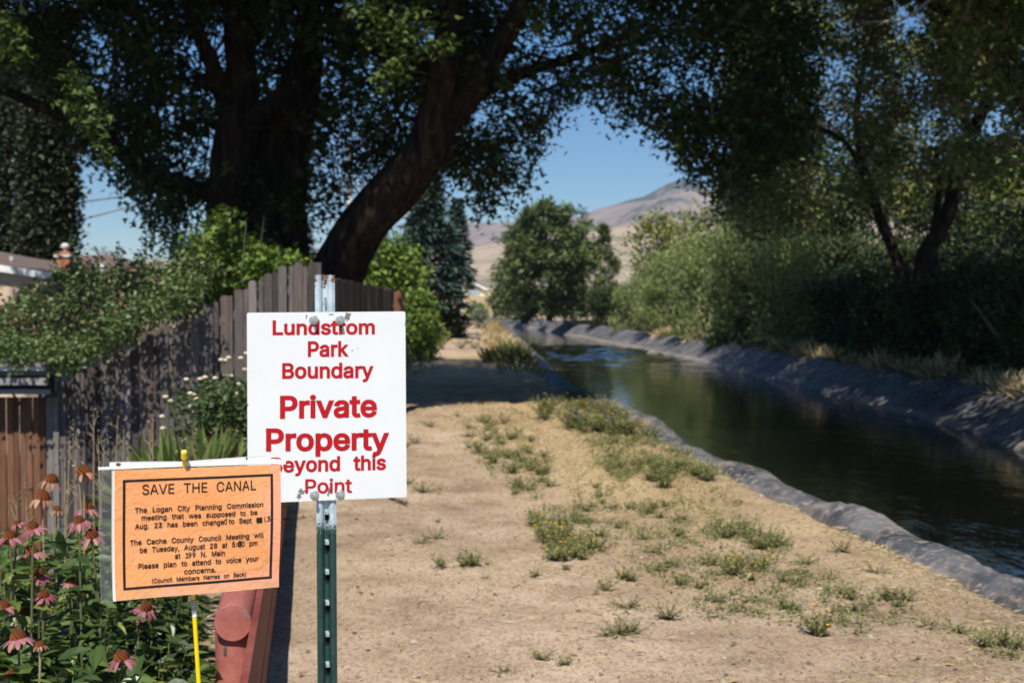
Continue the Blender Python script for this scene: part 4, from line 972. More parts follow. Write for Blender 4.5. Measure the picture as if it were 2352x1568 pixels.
# ------------------------------------------------------------------ picket fence climbing the bank
def woodmat(name, cols):
    return tintmat(name, cols, .85, .15, (14, (5, 5, .35), .45), .5, .004)
WOOD = woodmat("weathered_fence_wood", [(.065, .054, .053), (.12, .10, .097), (.19, .168, .16), (.14, .10, .082), (.29, .265, .25)])
def picket_verts(x, y, zt, zb, w, t=.02, ang=0.0, lean=0.0, rounded=True):
    """board standing at x, y; ang turns it about the vertical"""
    P = [(-w / 2, zb), (w / 2, zb), (w / 2, zt - w * .32)]
    if rounded: P += [(w * .40, zt - w * .12), (w * .22, zt - .01 * w), (0, zt), (-w * .22, zt - .01 * w), (-w * .40, zt - w * .12)]
    else: P += [(w / 2, zt), (-w / 2, zt - .012)]
    P += [(-w / 2, zt - w * .32)] if rounded else []
    n = len(P); c, s = math.cos(ang), math.sin(ang)
    V = []
    for dy in (0, t):
        for (u, z) in P:
            uu = u + lean * (z - zb)
            V.append((x + uu * c - dy * s, y + uu * s + dy * c, z))
    F = [tuple(range(n)), tuple(reversed(range(n, 2 * n)))] + [((i + 1) % n, i, n + i, n + (i + 1) % n) for i in range(n)]
    return V, F
FD = 16.0
fx = lambda x, y=700, d=FD: at(x, y, d)
fence = thing("picket_fence", (fx(450)[0], FD, -.6), "weathered grey picket fence stepping up the bank below the leafy shrub", "fence")
ytop = lambda x: np.interp(x, [100, 173, 492, 662, 725], [893, 857, 692, 604, 604])
for k in range(-1, 17):
    x = 173 + k * 34.0
    for kind in (0, 1):
        xx = x + (17 if kind else 0) + random.uniform(-1, 1)
        if kind and k == 16: continue
        yt = ytop(xx) + (6 if kind else 0) + random.uniform(-2.5, 2.5)
        p = at(xx, yt, FD + (.022 if kind else 0))
        w = (.056 if kind else .094) * random.uniform(.93, 1.06)
        V, F = picket_verts(p[0], p[1], p[2], p[2] - 1.75, w, .018, random.uniform(-.03, .03), random.uniform(-.006, .006), not kind)
        b = MB(); b.add(V, F, min(1, max(0, random.gauss(.42, .25)))); b.build("picket", WOOD, fence)
b = MB()
pl0, pl1 = at(100, 920, FD + .075), at(722, 640, FD + .075)
for dz in (0, -1.0):
    b = MB(); b.box((pl0 + pl1) / 2 + np.array([0, 0, dz]), (np.linalg.norm(pl1 - pl0), .04, .085), Matrix.Rotation(-math.atan2(pl1[2] - pl0[2], pl1[0] - pl0[0]), 3, 'Y')); b.build("fence_rail", WOOD, fence)
pp = at(729, 603, FD + .05)
b = MB(); b.box((pp[0], pp[1], pp[2] - .95), (.09, .09, 1.9), tint=.2); b.build("fence_post", WOOD, fence)
# the same fence turning to follow the canal path: a run of its own in the shade
e1 = at(733, 630, 16.2); e2 = at(900, 664, 19.8)
sfence = thing("board_fence", ((e1[0] + e2[0]) / 2, 18, 0), "dark shaded board fence running back along the path to a reddish end post", "fence")
for i in range(26):
    t = i / 25
    p = e1 * (1 - t) + e2 * t
    V, F = picket_verts(p[0], p[1], p[2] + random.uniform(-.01, .01), zg(p[0] - .2, p[1]) - .1, .125, .02, math.atan2(e2[1] - e1[1], e2[0] - e1[0]), 0, False)
    b = MB(); b.add(V, F, random.uniform(.1, .5)); b.build("board", WOOD, sfence)
pp = at(917, 670, 20)
RW = woodmat("reddish_fence_wood", [(.13, .06, .035), (.20, .095, .055), (.26, .13, .075), (.16, .10, .075), (.24, .2, .17)])
b = MB(); b.box((pp[0] - .015, pp[1], pp[2] / 2 - .05), (.115, .11, pp[2] + .1), tint=.35); b.build("end_post", RW, sfence)
b = MB(); b.box((pp[0] + .062, pp[1] + .02, pp[2] / 2 - .055), (.034, .1, pp[2] + .09), tint=.95); b.build("post_trim", RW, sfence)

# ------------------------------------------------------------------ shed with a stepped eave
wz = lambda y, d: at(100, y, d)[2]
shed = thing("shed", (at(10, 900, 16.6)[0], 16.6, -1.7), "low board shed with grey stepped eave under the shrub", "shed")
for i in range(16):
    x = 128 - i * 15.2
    p = at(x, 900, 15.97)
    wdt = .072 if i % 2 else .062
    b = MB(); b.box((p[0], p[1] + (.012 if i % 2 else 0), .05 - .85), (wdt, .02, 2.6), tint=.95 if i < 2 else random.uniform(.1, .65)); b.build("wall_board", RW if i >= 2 else WOOD, shed)
x0, x1 = at(-260, 800, 15.6)[0], at(110, 800, 15.6)[0]
trim = plain("grey_eave_paint", [(.20, .19, .18), (.29, .28, .27)], 5, .7)
gut = plain("pale_metal_gutter", [(.30, .34, .40), (.46, .50, .55)], 7, .35, .5, metal=.3)
def eave(name, m, ya, yb, d, dep):
    za, zb = wz(ya, d), wz(yb, d)
    b = MB(); b.box(((x0 + x1) / 2, d + dep / 2, (za + zb) / 2), (x1 - x0, dep, za - zb)); return b.build(name, m, shed)
eave("gutter", gut, 838, 851, 15.50, .12)
eave("eave_board", trim, 851, 862, 15.64, .3)
eave("fascia", trim, 867, 884, 15.56, .06)
eave("fascia", trim, 894, 905, 15.64, .06)
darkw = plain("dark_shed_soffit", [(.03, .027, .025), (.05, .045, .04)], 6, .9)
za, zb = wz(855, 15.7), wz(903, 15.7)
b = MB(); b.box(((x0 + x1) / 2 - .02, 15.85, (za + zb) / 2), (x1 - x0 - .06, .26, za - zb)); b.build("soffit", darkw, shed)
b = MB(); zr = wz(836, 15.5)
b.add([(x0, 15.48, zr), (x1, 15.48, zr), (x1, 18.6, zr + .2), (x0, 18.6, zr + .2), (x0, 15.48, zr - .03), (x1, 15.48, zr - .03), (x1, 18.6, zr + .13), (x0, 18.6, zr + .13)],
      [(0, 1, 2, 3), (7, 6, 5, 4), (0, 4, 5, 1), (1, 5, 6, 2), (2, 6, 7, 3), (3, 7, 4, 0)])
b.build("roof", plain("shed_roof_felt", [(.16, .15, .14), (.24, .22, .20)], 30, .9), shed)

# ------------------------------------------------------------------ house beyond the fence
HD = 30.0
def hp(x, y, d=HD): return at(x, y, d)
house = thing("house", (hp(0, 700)[0], HD + 3, -1.7), "low beige house with white eave, brown roof and brick chimney behind the shrub", "house")
beige = plain("beige_stucco", [(.56, .42, .30), (.60, .46, .34)], 3, .9, bmp=.2)
roofm = plain("brown_shingles", [(.11, .08, .07), (.18, .13, .11)], 12, .9, stretch=(1, 3, 1))
wht = plain("white_eave_paint", [(.74, .73, .70), (.80, .79, .77)], 4, .6)
a, c = hp(-320, 560), hp(112, 641)
l0_, l1_ = hp(-320, 572), hp(118, 640)
b = MB(); zlow = -1.7
w0, w1 = hp(-320, 640, HD + .22), hp(100, 660, HD + .22)
b.add([(w0[0], HD + .22, zlow), (w1[0], HD + .22, zlow), (w1[0], HD + .22, w1[2] + .20), (w0[0], HD + .22, w0[2] + .75), (w0[0], HD + 8, zlow), (w1[0], HD + 8, zlow), (w1[0], HD + 8, w1[2] + .2), (w0[0], HD + 8, w0[2] + .75)],
      [(0, 1, 2, 3), (5, 4, 7, 6), (1, 5, 6, 2), (4, 0, 3, 7)]); b.build("wall", beige, house)
# eave board and low roof slab
def slab(p0, p1, thick, d0, d1, rise=0):
    V = []
    for d, r in ((d0, 0), (d1, rise)):
        for p in (p0, p1):
            for dz in (0, -thick): V.append((p[0], d, p[2] + dz + r))
    return V, [(0, 1, 3, 2), (4, 6, 7, 5), (0, 2, 6, 4), (1, 5, 7, 3), (0, 4, 5, 1), (2, 3, 7, 6)]
p0, p1 = hp(-320, 557), hp(116, 627)
b = MB(); b.add(*slab(p0, p1, .14, HD, HD + .05)); b.build("eave_board", wht, house)
b = MB(); b.add(*slab(p0 + np.array([0, 0, -.01]), p1 + np.array([0, 0, -.01]), .09, HD + .05, HD + 8, .1)); b.build("flat_roof", roofm, house)
# ridge roof behind
g0, g1, g2, g3 = hp(45, 622, 34), hp(172, 588, 36), hp(255, 584, 36), hp(330, 622, 34)
b = MB(); b.add([g0, g1, g2, g3, g0 + [0, 4, 0], g3 + [0, 4, 0], g0 - [0, 0, .12], g3 - [0, 0, .12]], [(0, 3, 2, 1), (4, 0, 1), (3, 5, 2), (5, 4, 1, 2), (6, 7, 3, 0)])
roof = b.build("roof", roofm, house)
cp = hp(150, 600, 33)
brick = plain("orange_brick", [(.34, .12, .05), (.46, .19, .09)], 18, .9, stretch=(1, 1, 3))
b = MB(); b.box((cp[0], 33, cp[2] - .15), (.30, .34, .75)); ch = b.build("chimney", brick, house)
capm = plain("grey_stone_cap", [(.46, .46, .46), (.58, .58, .57)], 14, .7)
b = MB(); zt = hp(150, 591, 33)[2]
b.box((cp[0], 33, zt + .03), (.40, .42, .06)); b.box((cp[0], 33, zt + .08), (.26, .28, .05)); b.build("chimney_cap", capm, ch)
b = MB(); zb_ = zt + .105
b.lathe((cp[0], 33, zb_), [(.07, 0), (.045, .03), (.04, .06), (.07, .085), (.095, .12), (.10, .155), (.085, .195), (.05, .22), (.01, .226)], 16); b.build("chimney_finial", capm, ch, smooth=True)
for x, y0, y1, r, m in ((236, 606, 650, .05, wht), (203, 624, 660, .05, capm), (27, 589, 616, .035, capm)):
    p, q_ = hp(x, y1, 32.5), hp(x, y0, 32.5)
    b = MB(); b.tube([p, q_], r, 10); b.tube([q_ - [0, 0, .09], q_ + [0, 0, .0]], r * 1.5, 10); b.build("vent_pipe", m, roof)

# ------------------------------------------------------------------ leafy things
BARK = plain("grey_brown_bark", [(.014, .010, .008), (.036, .025, .019), (.085, .054, .037)], 5, .95, .05, 1.0, .14, stretch=(2.2, 2.2, .35), detail=8)
BARK_R = plain("reddish_bark", [(.016, .011, .009), (.036, .025, .019), (.08, .054, .040)], 5, .9, .1, .8, .04, stretch=(2.2, 2.2, .4), detail=8)
TWIG = plain("grey_twigs", [(.10, .085, .07), (.19, .165, .14)], 7, .9)
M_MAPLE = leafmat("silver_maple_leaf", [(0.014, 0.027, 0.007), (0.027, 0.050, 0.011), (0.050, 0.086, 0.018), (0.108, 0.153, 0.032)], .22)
M_SHRUB = leafmat("shrub_leaf", [(0.168, 0.077, 0.042), (0.063, 0.091, 0.031), (0.077, 0.126, 0.035), (0.126, 0.175, 0.056), (0.224, 0.266, 0.098)], .2, .45, .4)
M_BRIGHT = leafmat("fresh_green_leaf", [(0.068, 0.122, 0.020), (0.122, 0.204, 0.032), (0.204, 0.285, 0.050), (0.298, 0.339, 0.067)], .25)
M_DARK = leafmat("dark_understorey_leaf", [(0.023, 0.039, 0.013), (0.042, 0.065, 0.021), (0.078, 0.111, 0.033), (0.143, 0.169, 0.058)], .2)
M_LOCUST = leafmat("dry_summer_leaf", [(0.053, 0.098, 0.022), (0.104, 0.169, 0.040), (0.190, 0.248, 0.067), (0.304, 0.327, 0.090), (0.381, 0.284, 0.125), (0.324, 0.327, 0.203)], .4)
M_WILLOW = leafmat("grey_green_willow_leaf", [(0.156, 0.198, 0.062), (0.242, 0.288, 0.096), (0.338, 0.393, 0.147), (0.478, 0.498, 0.189)], .3, .5, .4)
M_SPRUCE = leafmat("blue_spruce_needle", [(0.022, 0.042, 0.030), (0.039, 0.070, 0.050), (0.071, 0.112, 0.084), (0.108, 0.158, 0.119)], .05)
M_PINE = leafmat("pine_needle", [(0.044, 0.066, 0.020), (0.073, 0.110, 0.032), (0.125, 0.162, 0.045), (0.190, 0.205, 0.064)], .08)
M_POPLAR = leafmat("poplar_leaf", [(.014, .022, .010), (.028, .040, .016), (.05, .066, .028), (.085, .10, .045)], .15)
M_YELLOW = leafmat("yellow_green_leaf", [(.10, .13, .02), (.17, .20, .035), (.25, .26, .05), (.32, .27, .07)], .3)
M_PALE = leafmat("pale_silver_leaf", [(.16, .18, .12), (.24, .26, .19), (.34, .35, .27)], .2)

def limb_tree(parent, name, mat, limbs, n=12, bmp=.06):
    b = MB()
    for i, (pts, rad) in enumerate(limbs):
        P = np.array(pts, float); k = np.linspace(0, len(P) - 1, (len(P) - 1) * 5 + 1)
        ii = np.arange(len(P))
        # smooth the bends
        Q = np.stack([np.interp(k, ii, P[:, j]) for j in range(3)], 1)
        ker = np.array([1, 2, 3, 2, 1.]); ker /= ker.sum()
        Qp = np.concatenate([[Q[0]] * 2, Q, [Q[-1]] * 2]); Qs = np.stack([np.convolve(Qp[:, j], ker, 'valid') for j in range(3)], 1)
        b.tube(Qs, np.interp(k, ii, np.array(rad, float)), n, bmp, i * 1.7)
    return b.build(name, mat, parent, smooth=True)

def side_twigs(b, limbs, count, length, r=.02, keep=None):
    for _ in range(count):
        pts, rad = random.choice(limbs)
        P = np.array(pts, float); i = random.randrange(max(1, len(P) - 1)); t = random.random()
        o = P[i] * (1 - t) + P[min(i + 1, len(P) - 1)] * t
        d = norm(rng.normal(size=3) + np.array([0, 0, .3])); L = length * random.uniform(.5, 1.3)
        m = o + d * L * .5 + rng.normal(size=3) * L * .1; e = o + d * L + rng.normal(size=3) * L * .2
        if keep is not None and not keep(e): continue
        b.tube([o, m, e], [r, r * .7, r * .25], 5)

def low_edge(x):
    # x order is not monotone at the notch: split it
    return np.where(x < 1232, np.interp(x, [-60, 130, 165, 200, 250, 300, 345, 390, 440, 480, 520, 560, 620, 690, 740, 790, 830, 880, 940, 1000, 1060, 1100, 1150, 1190, 1215, 1232],
                                          [210, 240, 330, 390, 420, 450, 560, 545, 520, 470, 430, 460, 500, 530, 540, 470, 430, 410, 430, 440, 455, 505, 490, 470, 430, 400]),
                    np.interp(x, [1232, 1262, 1300, 1340, 1390, 1440, 1475, 1500, 1540, 1590, 1640, 1700, 1760, 1850],
                              [330, 285, 258, 250, 268, 300, 292, 300, 360, 420, 470, 470, 430, 400]))
# --- the big maple behind the fence
TD = 20.5
mb0 = at(640, 690, TD)
maple = thing("maple_tree", (mb0[0], TD, -.8), "huge many-trunked silver maple spreading its dark crown over fence and path", "tree")
def L(*p): return [at(x, y, d) for x, y, d in p]
limbs = [
    (L((520, 900, 20.3), (520, 620, 20.3), (515, 470, 20.3), (530, 330, 20.2), (555, 200, 20.2), (545, 60, 20.2), (520, -160, 20.4)), [.36, .30, .27, .26, .22, .19, .13]),
    (L((600, 900, 20.8), (600, 640, 20.8), (590, 450, 20.8), (610, 330, 20.9), (660, 230, 21), (700, 110, 21.2), (720, -150, 21.4)), [.5, .42, .30, .24, .20, .16, .11]),
    (L((650, 900, 21.0), (655, 640, 21.0), (650, 470, 21.1), (672, 320, 21.2), (705, 200, 21.4), (720, 80, 21.5), (700, -150, 22)), [.5, .42, .33, .28, .22, .18, .12]),
    (L((735, 900, 20.4), (765, 640, 20.4), (815, 540, 20.2), (900, 440, 20.0), (985, 345, 19.8), (1010, 240, 19.6), (1030, 120, 19.5), (1060, -120, 19.4)), [.42, .37, .35, .33, .30, .26, .22, .15]),
    (L((1000, 300, 19.7), (1060, 240, 19.6), (1120, 140, 19.6), (1190, 30, 19.6), (1250, -140, 19.6)), [.24, .20, .17, .14, .10]),
    (L((1030, 280, 19.7), (1110, 205, 20.2), (1220, 160, 20.8), (1330, 130, 21.5), (1440, 80, 22)), [.13, .10, .08, .06, .04]),
    (L((500, 450, 20.3), (420, 428, 20.0), (330, 390, 19.8), (240, 320, 19.5), (130, 260, 19.2), (0, 205, 19)), [.14, .125, .115, .10, .08, .06]),
    (L((530, 240, 20.2), (490, 190, 20.0), (440, 178, 19.9)), [.15, .12, .08]),
    (L((525, 260, 20.2), (490, 150, 20.0), (450, 70, 19.8), (420, -40, 19.7)), [.14, .115, .10, .07]),
    (L((590, 330, 20.5), (560, 290, 20.1), (620, 240, 20.0), (690, 180, 20.3)), [.10, .12, .12, .1]),
]
limb_tree(maple, "trunk", BARK, limbs, 22, .10)
under = lambda e: 687 - (e[2] - EYE) / e[1] * F_PX < float(low_edge(np.array([1176 + e[0] / e[1] * F_PX]))[0]) - 40
b = MB(); side_twigs(b, limbs[3:], 160, 1.6, .018, under); b.build("branches", BARK, maple)

crown_low = lambda x: np.interp(x, [-60, 130, 165, 200, 250, 300, 345, 390, 440, 480, 520, 560, 620, 690, 740, 790, 830, 880, 940, 1000, 1060, 1100, 1150, 1200, 1245, 1280, 1262, 1300, 1340, 1390, 1440, 1475, 1500, 1540, 1590, 1640, 1700, 1760, 1850],
                                [210, 240, 330, 390, 420, 450, 560, 545, 520, 470, 430, 460, 500, 530, 540, 470, 430, 410, 430, 440, 450, 500, 490, 470, 430, 380, 290, 265, 260, 300, 345, 330, 350, 420, 480, 500, 480, 430, 400])
def crown_points(n, xr, yr, dr_, keep):
    x = rng.uniform(*xr, n); y = rng.uniform(*yr, n); d = rng.uniform(*dr_, n)
    k = keep(x, y, d)
    return at_n(x[k], y[k], d[k])
holes_px = [(215, 95, 32, 24), (245, 155, 22, 22), (520, 95, 20, 30), (690, 60, 15, 40), (735, 130, 14, 34), (500, 320, 22, 60), (385, 260, 26, 22), (860, 150, 30, 20), (980, 85, 42, 30), (1240, 80, 22, 24), (1240, 170, 22, 18),
            (1130, 160, 14, 14), (760, 380, 34, 30), (1000, 240, 0, 0), (1395, 60, 10, 34), (1660, 330, 30, 14), (1790, 150, 14, 24), (1640, 215, 20, 26), (1440, 265, 26, 18), (1330, 215, 30, 16), (1120, 480, 14, 40), (680, 310, 14, 30)]
def keep_maple(x, y, d):
    P = at_n(x, y, d)
    s = P[:, 1] + .727 * P[:, 2]
    low = low_edge(x) - 46 - 40 * np.abs(fbm(x / 45, y * 0, 91))
    lim = np.where(P[:, 0] > -2.4, 22.6, 18.6)
    k = (y < low) & (s > lim)
    for hx, hy, rx, ry in holes_px:
        if rx: k &= ((x - hx) / (rx + 10)) ** 2 + ((y - hy) / (ry + 10)) ** 2 > rng.uniform(.5, 1.3, len(x))
    k &= ~((d < 20.9) & (x > 470) & (x < 740) & (y > 90) & (rng.uniform(0, 1, len(x)) < .85))
    dens = fbm(x / 120, y / 90, 95) + .62
    return k & (rng.uniform(0, 1, len(x)) < dens)
C = crown_points(13800, (-80, 1860), (-125, 560), (19.0, 28), keep_maple)
P, ci = clumps(C, 16, .27)
# hanging fringe along the lower edge
x = rng.uniform(160, 1790, 420); x = x[(x < 470) | (x > 560)]
yy = low_edge(x) - rng.uniform(8, 70, len(x)); dd = rng.uniform(19.5, 25, len(x))
Cf = at_n(x, yy, dd); sf = Cf[:, 1] + .727 * Cf[:, 2]; Cf = Cf[sf > np.where(Cf[:, 0] > -2.4, 22.3, 18.5)]
Pf, cf = clumps(Cf, 11, .17, 1.5)
b = MB()
for c_ in Cf[::2]:
    e = c_ + np.array([random.uniform(-.5, .5), random.uniform(-.3, .3), random.uniform(.5, 1.0)])
    b.tube([c_ - [0, 0, .12], c_, (c_ + e) / 2 + rng.normal(size=3) * .06, e], [.003, .005, .008, .011], 4)
b.build("twigs", BARK, maple)
# the part of the crown above the picture
n = 13000
Xc = rng.uniform(-11, 5.6, n); zc = rng.uniform(5.4, 13, n); sc_ = 22.5 + 15.5 * rng.uniform(0, 1, n) ** 1.5
Dc = sc_ - .727 * zc
Cu = np.stack([Xc, Dc, zc], -1)
ys = 687 - (Cu[:, 2] - EYE) / Cu[:, 1] * F_PX
ell = ((Xc + 2.8) / 8.6) ** 2 + ((zc - 8.6) / 5.2) ** 2 + ((Dc - 22.5) / 9.5) ** 2
left_ok = (Xc < -2.6)
Cu = Cu[(ell < 1.05) & (ys < -110)]
# on the fence's side the crown comes nearer
m2 = 1800
X2 = rng.uniform(-10, -2.8, m2); z2 = rng.uniform(5.2, 11, m2); D2 = 19.2 + 4 * rng.uniform(0, 1, m2) - .727 * z2
k2 = (687 - (z2 - EYE) / D2 * F_PX < -110) & (((X2 + 5) / 5.5) ** 2 + ((z2 - 8) / 3.6) ** 2 < 1)
Cu = np.concatenate([Cu, np.stack([X2, D2, z2], -1)[k2]])
Pu, cu = clumps(Cu, 13, .5)
ct = rng.uniform(.1, .75, len(C) + len(Cf) + len(Cu))
tint = np.concatenate([ct[ci], ct[len(C) + cf], ct[len(C) + len(Cf) + cu]]) + rng.normal(0, .13, len(P) + len(Pf) + len(Pu))
size = np.concatenate([rng.uniform(.11, .18, len(P)), rng.uniform(.10, .15, len(Pf)), rng.uniform(.16, .27, len(Pu))])
# sunlit sprays reaching out in front
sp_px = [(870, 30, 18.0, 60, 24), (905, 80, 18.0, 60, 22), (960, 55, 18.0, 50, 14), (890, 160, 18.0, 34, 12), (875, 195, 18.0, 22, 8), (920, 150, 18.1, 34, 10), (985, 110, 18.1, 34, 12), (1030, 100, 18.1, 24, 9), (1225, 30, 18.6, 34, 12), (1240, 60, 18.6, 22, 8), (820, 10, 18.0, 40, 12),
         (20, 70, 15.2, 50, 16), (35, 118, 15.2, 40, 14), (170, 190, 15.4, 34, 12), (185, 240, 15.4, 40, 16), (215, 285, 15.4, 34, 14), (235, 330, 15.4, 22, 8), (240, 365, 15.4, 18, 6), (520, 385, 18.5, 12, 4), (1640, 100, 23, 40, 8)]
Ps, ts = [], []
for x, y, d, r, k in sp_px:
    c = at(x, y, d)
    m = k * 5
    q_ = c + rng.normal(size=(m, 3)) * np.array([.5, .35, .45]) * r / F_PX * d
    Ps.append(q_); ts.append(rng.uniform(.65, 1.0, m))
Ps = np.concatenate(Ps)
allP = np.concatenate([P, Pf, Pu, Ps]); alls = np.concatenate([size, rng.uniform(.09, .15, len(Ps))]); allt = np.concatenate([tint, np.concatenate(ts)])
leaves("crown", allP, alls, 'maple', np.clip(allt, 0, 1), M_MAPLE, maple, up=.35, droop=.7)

# --- shrub masses behind and over the picket fence
def blob_points(n, poly_top, poly_bot, xr, dr_, gamma=1.0, rag=0):
    x = rng.uniform(*xr, n); t = rng.uniform(0, 1, n) ** gamma
    yt = np.interp(x, *poly_top) + rag * (fbm(x / 38, x * 0, 311) + .25); yb = np.interp(x, *poly_bot)
    ok = yb > yt
    x, t, yt, yb = x[ok], t[ok], yt[ok], yb[ok]
    d = rng.uniform(*dr_, len(x))
    return at_n(x, yt * (1 - t) + yb * t, d)
st = ([-40, 0, 60, 110, 150, 200, 250, 300, 350, 400, 450, 500], [725, 715, 682, 655, 625, 632, 600, 600, 584, 574, 560, 575])
sb = ([-40, 0, 60, 125, 170, 230, 290, 340, 400, 450, 500], [826, 833, 842, 848, 834, 790, 764, 730, 704, 682, 664])
shrub = thing("shrub", (at(240, 800, 17.2)[0], 17.2, -1.6), "broad shrub with small reddish-tipped leaves overhanging the picket fence and shed", "shrub")
C = blob_points(1150, st, sb, (-80, 500), (16.15, 19), rag=55)
C = C[rng.uniform(0, 1, len(C)) < .82 + 1.0 * fbm(C[:, 0] * 3.2, C[:, 2] * 3.2, 317)]
P, ci = clumps(C, 24, .14)
ct = rng.uniform(.15, .8, len(C)); tint = np.clip(ct[ci] + rng.normal(0, .2, len(P)), 0, 1)
leaves("foliage", P, rng.uniform(.045, .085, len(P)), 'diamond', tint, M_SHRUB, shrub, up=.3, droop=.1, width=.9)
# sprigs reaching over the pickets, which throw the dark patches on them
x = np.concatenate([rng.normal(c_, 16, 9) for c_ in (150, 215, 262, 318, 405, 440)]); y = np.interp(x, *sb) - rng.uniform(-14, 44, len(x)); d = rng.uniform(15.3, 15.9, len(x))
P, ci = clumps(np.concatenate([at_n(x, y, d), at_n(rng.uniform(-70, 130, 70), rng.uniform(775, 832, 70), rng.uniform(15.35, 16.6, 70))]), 46, .13)
leaves("overhanging_sprigs", P, rng.uniform(.045, .08, len(P)), 'diamond', rng.uniform(.3, .9, len(P)), M_SHRUB, shrub, up=.3, droop=.3)
b = MB()
for k in range(16):
    o = at(random.uniform(60, 460), 900, random.uniform(16.6, 18)); e = o + np.array([random.uniform(-.5, .5), random.uniform(-.4, .4), random.uniform(.3, .9)])
    b.tube([o + [0, 0, -.6], (o + e) / 2 + rng.normal(size=3) * .08, e], [.02, .014, .005], 5)
b.build("stems", TWIG, shrub)
xs_ = rng.uniform(60, 470, 34); Pq = []
for x in xs_:
    y0 = float(np.interp(x, *st)); d = random.uniform(16.6, 18.4); L_ = random.uniform(15, 60); sl_ = random.uniform(-.5, .5)
    for k in range(26):
        f = random.random(); Pq.append(at(x + sl_ * L_ * f + random.gauss(0, 3), y0 + 22 - (L_ + 22) * f, d))
Pq = np.array(Pq); leaves("shoots", Pq, rng.uniform(.04, .075, len(Pq)), 'diamond', rng.uniform(.2, .9, len(Pq)), M_SHRUB, shrub, up=.3)
ms = thing("maple_sapling", (at(540, 700, 17)[0], 17, -.4), "bright green broad-leaved sapling growing against the maple's trunk behind the fence", "shrub")
tp = ([430, 470, 500, 520, 545, 580, 610, 640, 700], [560, 505, 480, 478, 520, 545, 575, 600, 606])
bt = ([430, 480, 560, 640, 700], [700, 690, 660, 625, 615])
C = blob_points(230, tp, bt, (430, 690), (16.4, 18.2))
P, ci = clumps(C, 17, .16)
leaves("foliage", P, rng.uniform(.07, .13, len(P)), 'maple', np.clip(rng.uniform(0, .8, len(C))[ci] + rng.normal(0, .15, len(P)), 0, 1), M_BRIGHT, ms, up=.5, droop=.4)
b = MB()
for k in range(8):
    e = at(random.uniform(470, 620), random.uniform(490, 600), random.uniform(16.6, 17.8)); o = np.array([ms.location.x + random.uniform(-.3, .3), 17.2, -.5])
    b.tube([o, (o + e) / 2 + rng.normal(size=3) * .06, e], [.02, .014, .005], 5)
b.build("stems", TWIG, ms)

# --- generic bush / tree makers
def bush(name, base, h, rx, ry, nc, per, size, shape, mat, label, group=None, lobes=5, cr=.22, stems=True, cat="shrub", flat=1.0, wid=1.0, droop=.1, squash=.5):
    base = np.array(base, float)
    t = thing(name, base, label, cat, group)
    Cs = []
    for k in range(lobes + 2):
        c = base + np.array([random.uniform(-.55, .55) * rx, random.uniform(-.5, .5) * ry, h * random.uniform(.36, .78)])
        r = random.uniform(.7, 1.15) * np.array([rx * .55, ry * .55, h * squash * random.uniform(.45, .62)])
        u = norm(rng.normal(size=(nc // lobes, 3))) * rng.uniform(.55, 1, nc // lobes)[:, None]
        q_ = c + u * r; q_ = q_[fbm(q_[:, 0] * 2.6 / h ** .5, q_[:, 2] * 2.6 / h ** .5, 401) > -.34]; Cs.append(q_[q_[:, 2] > base[2] + .04 * h])
    u = rng.uniform(0, 1, nc // 4) * 2 * PI; rr = rng.uniform(.2, .9, nc // 4)
    Cs.append(base + np.stack([np.cos(u) * rr * rx, np.sin(u) * rr * ry, rng.uniform(.03, .35, nc // 4) * h], -1))
    C = np.concatenate(Cs)
    P, ci = clumps(C, per, cr * h * .35, flat)
    ct = rng.uniform(.1, .8, len(C))
    leaves("foliage", P, rng.uniform(size * .7, size * 1.25, len(P)), shape, np.clip(ct[ci] + rng.normal(0, .15, len(P)), 0, 1), mat, t, up=.3, droop=droop, width=wid)
    if stems:
        b = MB()
        for k in range(7):
            e = base + np.array([random.uniform(-.7, .7) * rx, random.uniform(-.6, .6) * ry, h * random.uniform(.5, .85)]); o = base + np.array([random.uniform(-.15, .15), random.uniform(-.15, .15), -.1])
            b.tube([o, (o + e) / 2 + rng.normal(size=3) * .05 * h, e], [.022 * h ** .5, .015 * h ** .5, .005], 5)
        b.build("stems", TWIG, t)
    return t

